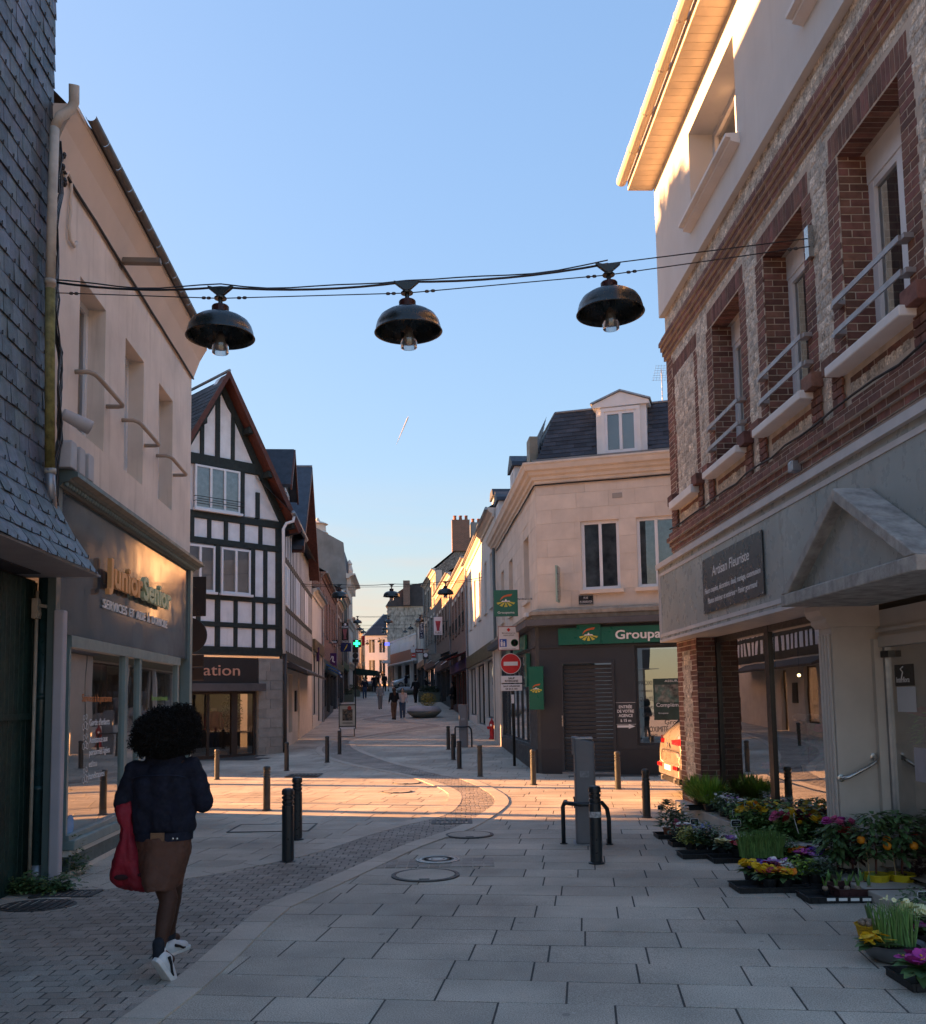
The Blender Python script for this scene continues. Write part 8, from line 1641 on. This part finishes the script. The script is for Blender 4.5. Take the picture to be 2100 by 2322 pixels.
def plant(p, label, kind, cols=(), leaf=0, r=.08, h=.1, fl=7, fs=.022, n=None, pot=True, name='potted_flower', potm=tray_m, fkind='primrose', group='plants on display before the florist', potr=None):
    """rosette / bush / grass / cone foliage with flower heads above"""
    p = Vector(p); t = T(name, label, 'plant', p, group); R_ = fr_r
    if kind in ('bush', 'rosette'): r *= 1.2; h *= 1.15
    pr = potr or min(r*.75, .07); ph = pr*1.15
    if pot: MB().lathe(p, [(pr*.75, 0), (pr, ph), (pr*1.06, ph), (pr*1.06, ph-.008), (pr*.94, ph-.008), (.001, ph-.012)], 12).obj('pot', potm, t)
    else: ph = .01
    c = p+Vector((0, 0, ph)); mb = MB()
    if kind == 'rosette':
        for k in range(n or 22):
            a = R_.uniform(0, 6.3); e = R_.uniform(.1, .9); leafblade(mb, c, Vector((math.cos(a), math.sin(a), e)), r*R_.uniform(1., 1.5), r*.5, R_.uniform(.2, .9))
    elif kind == 'bush':
        for k in range(int((n or 160)*1.7)):
            q = Vector((R_.gauss(0, .45), R_.gauss(0, .45), abs(R_.gauss(0, .5)))); q = Vector((q.x*r, q.y*r, min(q.z, 1.2)*h)); a = R_.uniform(0, 6.3); leafblade(mb, c+q, Vector((math.cos(a), math.sin(a), R_.uniform(-.2, .7))), R_.uniform(.6, 1.2)*max(.03, r*.36), max(.014, r*.17), .4)
    elif kind == 'cone':
        for k in range(n or 260):
            z = R_.random()**1.2; rr = r*(1-z)**.8*R_.uniform(.6, 1.05)+.01; a = R_.uniform(0, 6.3); leafblade(mb, c+Vector((rr*math.cos(a), rr*math.sin(a), z*h)), Vector((math.cos(a), math.sin(a), .5)), .07*R_.uniform(.7, 1.2), .03, .5)
    elif kind == 'grass':
        for k in range(n or 150):
            q = Vector((R_.uniform(-1, 1)*r, R_.uniform(-1, 1)*r*.7, 0)); L_ = h*R_.uniform(.7, 1.1); lean = Vector((R_.gauss(0, .12), R_.gauss(0, .12), 1)); w_ = .0045; b = c+q
            mb.add([b-Vector((w_, 0, 0)), b+Vector((w_, 0, 0)), b+lean*L_*.6+Vector((w_*.8, 0, 0)), b+lean*L_*.6-Vector((w_*.8, 0, 0)), b+lean*L_+Vector((lean.x*.3*L_, lean.y*.3*L_, -.05*L_))], [(0, 1, 2, 3), (3, 2, 4)])
    elif kind == 'feather':
        for k in range(n or 420):
            a = R_.uniform(0, 6.3); e = R_.uniform(.25, 1.5); rr = R_.random()**.5*r*.5; b = c+Vector((rr*math.cos(a), rr*math.sin(a), R_.uniform(0, h*.35))); d = Vector((math.cos(a)*math.cos(e), math.sin(a)*math.cos(e), math.sin(e)))*h*R_.uniform(.35, .7); w_ = .009
            s_ = d.cross(Vector((0, 0, 1))).normalized() if abs(d.normalized().z) < .99 else Vector((1, 0, 0)); mb.add([b, b+d*.6+s_*w_, b+d, b+d*.6-s_*w_], [(0, 1, 2, 3)])
    elif kind == 'bulb':
        for k in range(n or 5):
            a = R_.uniform(0, 6.3); leafblade(mb, c, Vector((.25*math.cos(a), .25*math.sin(a), 1)), h*R_.uniform(.7, 1.1), .022, .05)
    elif kind == 'tree':
        for k in range(int((n or 130)*1.5)):
            a = R_.uniform(0, 6.3); z = R_.uniform(.25, 1.); rr = r*R_.uniform(.2, 1.)*(1.15-abs(z-.6)); leafblade(mb, c+Vector((rr*math.cos(a)*.7, rr*math.sin(a)*.7, z*h)), Vector((math.cos(a), math.sin(a), R_.uniform(-.4, .6))), R_.uniform(.07, .12), .042, .5)
        MB().tube([c, c+Vector((.01, 0, h*.4)), c+Vector((-.01, .01, h*.9))], [.011, .008, .004], 6).obj('stem', redwood, t)
    mb.obj('foliage', leafs[leaf], t, smooth=False)
    if kind == 'bulb': MB().ball(c+Vector((0, 0, .018)), .026, 10, 7, (1, 1, .9)).obj('bulb', PM('bulb_skin', (.28, .2, .14), .7, var=.4, scale=60), t)
    for k in range(int(fl*2.) if cols else 0):
        a = R_.uniform(0, 6.3); rr = r*.72*math.sqrt(R_.random()); z = {'rosette': .045+.03*R_.random(), 'bush': h*R_.uniform(.75, 1.15), 'grass': h, 'cone': h*.5}.get(kind, h)
        o_ = bpy.data.objects.new('flower', flower_mesh(fkind, cols[k % len(cols)])); link(o_, t); o_.location = (rr*math.cos(a), rr*math.sin(a), ph+z+.05*(1-rr/r)*(.5 if kind == 'bush' else 1)*r*8*.1)
        s_ = fs*1.42*R_.uniform(.8, 1.2); o_.scale = (s_, s_, s_); o_.rotation_euler = (R_.gauss(-.1, .3)+.35, R_.gauss(0, .35), R_.uniform(0, 6.3))
    return t
def G2(x, y, z=0., w=0):                                     # a place on a tray: the ray at height z
    d = ray(x, y); t_ = (z-EYE.z)/d.z; return EYE+d*t_
# --- tray row along the wall, far to near
tray(1525, 1903, .34, .3, 'small black tray under the conical green plants nearest the corner')
plant(G2(1517, 1893, .02), 'dark green conical herb in a clay pot at the corner end of the display', 'cone', leaf=1, r=.15, h=.34, n=320, potm=PM('clay_pot', (.25, .10, .06), .8), potr=.075); plant(G2(1541, 1890, .02), 'green bushy herb beside the conical one', 'bush', ('white',), leaf=1, r=.15, h=.2, n=240, fl=4)
tray(1553, 1921, .28, .26, 'black tray with small white-flowered plants'); plant(G2(1548, 1912, .02), 'small plant with white and pink flowers near the corner', 'bush', ('white', 'pink'), leaf=3, r=.12, h=.13, fl=9, n=150); plant(G2(1562, 1918, .02), 'small pale-leaved plant in front of the white flowers', 'bush', leaf=4, r=.11, h=.1, n=120)
tray(1598, 1948, .46, .3, 'long black tray with yellow and blue-green foliage'); plant(G2(1567, 1926, .02), 'pale yellow-leaved plant at the left end of its tray', 'bush', leaf=4, r=.12, h=.13, n=170); plant(G2(1592, 1928, .02), 'dark green plant with tiny blue flowers in the middle of its tray', 'bush', ('blue',), leaf=1, r=.15, h=.16, n=260, fl=14, fs=.012); plant(G2(1617, 1930, .02), 'grey-green spiky plant at the right end of its tray', 'bush', leaf=3, r=.13, h=.15, n=200)
tray(1668, 1958, .44, .32, 'black tray holding lilac, white and red primroses')
for x, y, cc, l in ((1655, 1930, ('lilac',), 'lilac'), (1677, 1930, ('white',), 'white'), (1672, 1942, ('red',), 'dark red'), (1693, 1928, ('red', 'white'), 'red and white'), (1640, 1938, ('cream',), 'small cream')): plant(G2(x, y, .02), f'{l} primrose in the tray behind the grasses', 'rosette', cc, leaf=3, r=.09, fl=9, fs=.024)
for i, (x, y, l, k) in enumerate(((1602, 1862, 'left', 0), (1640, 1864, 'right', 0))): plant(RF.P(*( (1.0, .155, .02) if i == 0 else (1.5, .155, .03))), f'{l} one of two bright green feathery bushes on the stone ledge', 'feather', leaf=2, r=.3, h=.42, n=900, potr=.09)
t, f = tray(1610, 1878, .5, .22, 'black tray on the stone ledge under the feathery bushes', z=.157); t.location = RF.P(1.25, .157, .02)
for k, (u_, cc, lf) in enumerate(((2.05, ('white',), 1), (2.35, ('white', 'lilac'), 3), (2.65, ('white',), 1))): plant(RF.P(u_, .16, .0), f'{("first", "second", "third")[k]} small white-flowered plant on the ledge after the feathery bushes', 'bush', cc, leaf=lf, r=.14, h=.16, fl=12, fs=.014, n=200)
# pansies and ranunculus in the middle
for k, (x, y, cc, l) in enumerate(((1705, 1905, ('yellow',), 'yellow pansies, farthest clump'), (1735, 1908, ('yellow', 'yellow', 'orange'), 'yellow and orange pansies, middle clump'), (1765, 1912, ('yellow', 'white'), 'yellow and white pansies, near clump'))): plant(G2(x, y, .05), f'leafy plant with {l} by the window', 'bush', cc, leaf=0, r=.2, h=.27, n=330, fl=11, fs=.026, fkind='pansy')
for k, (x, y, cc, l) in enumerate(((1785, 1925, ('pink', 'cream'), 'pink ranunculus'), (1815, 1927, ('plum', 'yellow', 'red'), 'dark plum and yellow ranunculus'), (1845, 1930, ('red', 'yellow'), 'red ranunculus near the pilaster'))): plant(G2(x, y, .04), f'bushy plant with {l}', 'bush', cc, leaf=0, r=.17, h=.24, n=280, fl=6, fs=.034, fkind='ranunculus')
t, f = tray(1770, 1945, .9, .35, 'wide black tray under the pansies and ranunculus')
for k, x in enumerate((1700, 1727, 1754)): plant(G2(x, 1962, .04), f'{("left", "middle", "right")[k]} clump of tall upright grass in the middle of the display', 'grass', leaf=0, r=.085, h=.27, n=240, potr=.07)
for k, x in enumerate((1772, 1790)): plant(G2(x, 1955, .04), f'{("left", "right")[k]} low leafy clump right of the grasses', 'bush', leaf=0, r=.12, h=.14, n=180)
for x, y, cc, l in ((1808, 1960, ('orange',), 'orange primrose, leftmost of the orange ones'), (1830, 1958, ('orange', 'plum'), 'orange and plum primrose'), (1822, 1968, ('plum', 'magenta'), 'dark plum primrose before the orange ones'), (1850, 1964, ('purple',), 'purple primrose behind, by the orange ones'), (1860, 1970, ('purple', 'lilac'), 'large purple primrose at the end of the orange row'), (1874, 1962, ('cream', 'orange'), 'cream and orange primrose by the pilaster')): plant(G2(x, y, .03), l, 'rosette', cc, leaf=0, r=.1, fl=10, fs=.028)
t, f = tray(1845, 1982, .5, .3, 'black tray under the orange and purple primroses')
t, f = tray(1758, 2026, .62, .34, 'front black tray full of yellow, purple and white primroses')
for x, y, cc, l in ((1703, 1995, ('yellow',), 'small yellow primrose at the far left of the front tray'), (1722, 1994, ('purple',), 'purple primrose in the front tray'), (1738, 2004, ('yellow',), 'bright yellow primrose in the middle of the front tray'), (1752, 1998, ('plum', 'red'), 'dark red primrose in the front tray'), (1762, 1990, ('lilac', 'white'), 'lilac-edged primrose at the back of the front tray'), (1788, 2000, ('white',), 'big white primrose in the front tray'), (1745, 2012, ('red', 'yellow'), 'red and yellow primrose at the front edge'), (1780, 2012, ('yellow', 'orange'), 'golden primrose at the front right of the front tray')): plant(G2(x, y, .03), l, 'rosette', cc, leaf=1, r=.1, fl=9, fs=.028)
t, f = tray(1845, 2018, .45, .3, 'black tray with ivy between the primroses and the bulbs')
for k, (x, y) in enumerate(((1822, 2000), (1848, 2002), (1868, 1998))): plant(G2(x, y, .03), f'{("left", "middle", "right")[k]} pale green ivy beside the white primrose', 'bush', leaf=3 if k else 2, r=.12, h=.1, n=240)
plant(G2(1900, 1990, .05), 'dark glossy camellia before the pilaster', 'tree', ('magenta', 'pink'), leaf=1, r=.2, h=.42, n=230, fl=4, fs=.03, fkind='ranunculus'); plant(G2(1935, 1990, .05), 'second dark glossy camellia next to the orange tree', 'tree', ('red',), leaf=5, r=.16, h=.34, n=160, fl=2, fs=.03, fkind='ranunculus')
t, f = tray(1920, 2048, .62, .3, 'shallow black tray of sprouting hyacinth bulbs in front of the pilaster')
for k in range(10):
    x = 1872+(k % 5)*25+(8 if k > 4 else 0); y = 2030 if k < 5 else 2018
    plant(G2(x, y, .02), f'{("nearest", "second", "third", "fourth", "fifth")[k % 5]} from the left of the sprouting bulbs in the {"front" if k < 5 else "back"} row', 'bulb', leaf=0, r=.05, h=.14, potr=.035, n=6)
for k in range(4): x = 1885+k*27; q = G2(x, 2040, .075); o_ = B('bulb_label', white_paint, None, Fr(q, (1, 0)), -.034, .034, -.01, .012, 0, .004); tag(o_, f'{("first", "second", "third", "fourth")[k]} white strip label from the left on the bulb tray', 'label', 'strip labels on the bulb tray'); WL[o_] = Vector()
# orange trees in yellow pots on a dark red crate
t, f = tray(2035, 2042, .95, .34, 'low dark red crate carrying the two orange trees', h=.09, m=PM('dark_red_crate', (.05, .015, .017), .55, var=.2))
ypot = PM('yellow_pot', (.50, .38, .015), .45, var=.08)
for k, (x, y) in enumerate(((1998, 2020), (2058, 2020))):
    q = G2(x, y, .02); q.y += .08; tt = plant(q, f'{("left", "right")[k]} small orange tree in a yellow pot', 'tree', leaf=1, r=.2, h=.52, n=190, name='orange_tree', potm=ypot, potr=.115)
    for a_, z_ in (((-.13, -.03), .30), ((.05, -.14), .26)): MB().ball(q+Vector((a_[0], a_[1], .13+z_)), .036, 12, 8).obj('orange', PM('orange_fruit', (.62, .22, .01), .5, bump=.2, bscale=200), tt, smooth=True)
    MB().tube([q+Vector((-.08, -.05, .12)), q+Vector((-.1, -.05, .42))], .005, 5).obj('cane', PM('cane', (.35, .25, .14), .7), tt)
plant(G2(2094, 2018, .02), 'reddish bushy plant at the frame edge beside the orange trees', 'bush', ('red',), leaf=5, r=.14, h=.3, n=200, fl=5, fs=.02)
# the near group on the threshold
B('threshold_step', PM('threshold_stone', (.4, .36, .31), .8, var=.15, bump=.2, bscale=80), FB, RF, 5.45, 8.6, 0, .09, -.45, .18, bevel=.01)
p = G2(1986, 2140, 0); p.y += .08; yb = plant(p, 'small yellow pot of sprouting bulbs on the slabs', 'bulb', leaf=1, r=.08, h=.15, potr=.1, potm=PM('amber_pot', (.5, .28, .012), .45), n=16)
for k in range(9): a = k*.7; MB().ball(p+Vector((.06*math.cos(a), .06*math.sin(a), .125)), .02, 8, 6).obj('bulb', MT['bulb_skin'], yb)
p = G2(2044, 2190, 0); p.y += .12; gb = T('metal_bowl', 'grey metal bowl planted with narcissus and a yellow primrose', 'plant bowl', p)
MB().lathe(p, [(.10, 0), (.15, .03), (.19, .09), (.2, .12), (.205, .122), (.195, .118), (.18, .09), (.001, .09)], 28).obj('bowl', PM('pewter', (.2, .2, .21), .4, metal=.6), gb, smooth=True); MB().lathe(p+Vector((0, 0, .095)), [(.18, 0), (.001, .012)], 20).obj('soil', soil_m, gb)
plant(p+Vector((.03, 0, .09)), 'clump of narcissus leaves with pale buds in the metal bowl', 'grass', ('cream',), leaf=0, r=.11, h=.28, n=190, fl=4, fs=.014, pot=False); plant(p+Vector((-.14, -.08, .1)), 'yellow primrose at the left rim of the metal bowl', 'rosette', ('yellow',), leaf=1, r=.12, n=9, fl=7, fs=.03, pot=False)
for x, y, cc, l, z in ((2088, 2085, ('cream',), 'pale yellow primrose standing highest at the right edge', .12), (2092, 2112, ('lilac', 'magenta'), 'lilac primrose below the pale yellow one at the right edge', .06), (2096, 2196, ('magenta',), 'magenta primrose at the lower right edge', .04), (2080, 2075, (), 'dark leafy plant behind the pale yellow primrose', .1)): q = G2(x, y, z+.08); q.z = z; plant(q, l, 'rosette' if cc else 'bush', cc, leaf=1, r=.13, h=.14, fl=8, fs=.038, potr=.06)
t, f = tray(2150, 2250, .4, .35, 'black tray under the primroses at the lower right edge')
# price tags: little slates on white sticks
chalk = PM('chalk', (.6, .6, .6), .8); slate_b = PM('slate_tag', (.012, .014, .017), .6)
def price_tag(x, y, yb_, Y, label, s=1., rz=0., tilt=0.):
    c_ = AT(x, y, Y); b_ = AT(x+tilt, yb_, Y); t = T('price_tag', label, 'price tag', b_, 'slate price tags stuck in the pots'); f = Fr(c_, (math.cos(rz), math.sin(rz))); w_, h_ = .045*s, .03*s
    pl = [(-w_, -h_*.6), (-w_*.8, -h_), (w_*.8, -h_), (w_, -h_*.6), (w_, h_*.6), (w_*.8, h_), (-w_*.8, h_), (-w_, h_*.6)]
    mb = MB(); mb.prism(f, [(a*1.12, b*1.16) for a, b in pl], -.003, .001); mb.obj('rim', white_l, t); mb = MB(); mb.prism(f, pl, .001, .003); mb.obj('slate', slate_b, t)
    MB().tube([c_+Vector((0, .002, -h_)), b_], .004*s, 6).obj('stick', white_l, t)
    mb = MB(); mb.tube([f.P(-w_*.6+k*w_*.16, h_*.25+(h_*.18 if k % 2 else -h_*.1), .004) for k in range(8)], .0016*s, 4); mb.tube([f.P(-w_*.1+k*w_*.14, -h_*.35+(h_*.2 if k % 2 else -h_*.12), .004) for k in range(4)], .0018*s, 4); mb.obj('chalk_writing', chalk, t)
for a in ((1498, 1831, 1870, 12.4, 'small dark price tag at the corner end of the display', .9, .4, 2), (1575, 1863, 1898, 11.6, 'price tag over the yellow-leaved plant', 1.05, 0, 0), (1663, 1842, 1868, 11.6, 'narrow price tag turned sideways behind the primroses', 1, 1.1, 0), (1673, 1848, 1872, 11.5, 'narrow price tag right of the sideways one', 1, 1.0, 0), (1669, 1867, 1903, 10.9, 'large price tag over the lilac primrose', 1.15, 0, 8), (1699, 1825, 1872, 11.3, 'tall price tag before the shop window', 1.15, 0, 10), (1717, 1953, 1970, 9.9, 'leaning price tag over the yellow primrose', .8, .9, -5), (1801, 1851, 1890, 9.9, 'small price tag turned edgewise over the ranunculus', .9, 1.2, 10), (1860, 1910, 1940, 9.2, 'upright price tag in the purple primrose', .85, .9, -4), (1849, 1966, 1985, 8.9, 'price tag standing in the ivy', .85, 0, 0), (1886, 1958, 1985, 8.8, 'leaning price tag right of the ivy', .8, 1., 2), (1943, 1915, 1982, 8.6, 'largest price tag, before the dark camellia', 1.2, 0, 4), (2092, 2030, 2068, 7.6, 'price tag over the pale yellow primrose', .9, .2, 2)): price_tag(*a[:5], s=a[5], rz=a[6], tilt=a[7])
# ---- weeds at the foot of the left shopfront
for k, (x, y, r_, h_) in enumerate(((152, 1985, .14, .28), (168, 1972, .12, .14), (125, 2022, .16, .1), (255, 1905, .07, .2), (60, 2025, .14, .12))): q = GP(x, y); plant(Vector((q.x, q.y, 0)), f'{("tall", "low", "trailing", "small climbing", "dusty")[k]} weed growing {("at the window corner", "along the plinth", "by the downpipe foot", "up the plinth behind the bag", "below the green planks")[k]}', 'bush', leaf=1, r=r_, h=h_, n=260, pot=False, name='weed', group='weeds along the left shopfront')
# ---- things inside the florist's window
for k in range(6):
    q = RF.P(1.7+k*.62, .16+(.55 if k % 2 else .0), -.8-.25*(k % 3)); plant(q, f'{("first", "second", "third", "fourth", "fifth", "sixth")[k]} pot plant from the corner behind the florist window', 'tree', (('pink',), ('white',), ('red',))[k % 3], leaf=k % 3, r=.2, h=.5+.1*(k % 3), n=110, fl=6, fs=.04, fkind='ranunculus', potr=.09, group='plants inside the shop window', potm=white_paint)
lw = EM('warm_bulb', (1, .62, .25), 3.)
for k, (x_, y_) in enumerate(((1775, 1531), (1812, 1531))): u_, v_ = RF.uv(x_, y_, -1.6); q = RF.P(u_, v_, -1.6); t = T('pendant_light', f'{("left", "right", "far")[k]} small warm light glowing inside the florist', 'light', q); MB().ball(q, .024, 10, 8).obj('bulb', lw, t); MB().tube([q, RF.P(u_, 2.7, -1.6)], .004, 4).obj('flex', black_m, t)
# twigs hung in the window
t = T('twig_garland', 'tangle of thin twigs hung behind the florist glass', 'decoration', RF.P(4.6, 1.2, -.5)); r_ = random.Random(9)
for k in range(9):
    b_ = RF.P(4.3+r_.uniform(0, .8), 2.45, -.5-.2*r_.random()); pts = [b_]
    for j in range(8): pts.append(pts[-1]+Vector((r_.gauss(0, .05), r_.gauss(0, .07), -.17)))
    MB().tube(pts, .006, 4).obj('twig', redwood, t)
# ---- vapour trail high in the sky
a_, b_ = AT(898, 1010, 6000), AT(926, 945, 6000); n = 14; t = MB(); t.tube([a_.lerp(b_, k/n) for k in range(n+1)], [.3+5*(k/n)**.8*(1 if k < n else .3) for k in range(n+1)], 8)
tag(t.obj('vapour_trail', GLASS('ice_trail', (.9, .9, .9), 1.02) if False else PM('ice_trail', (.62, .6, .6), 1., var=0)), 'thin white vapour trail slanting through the sky', 'vapour trail')
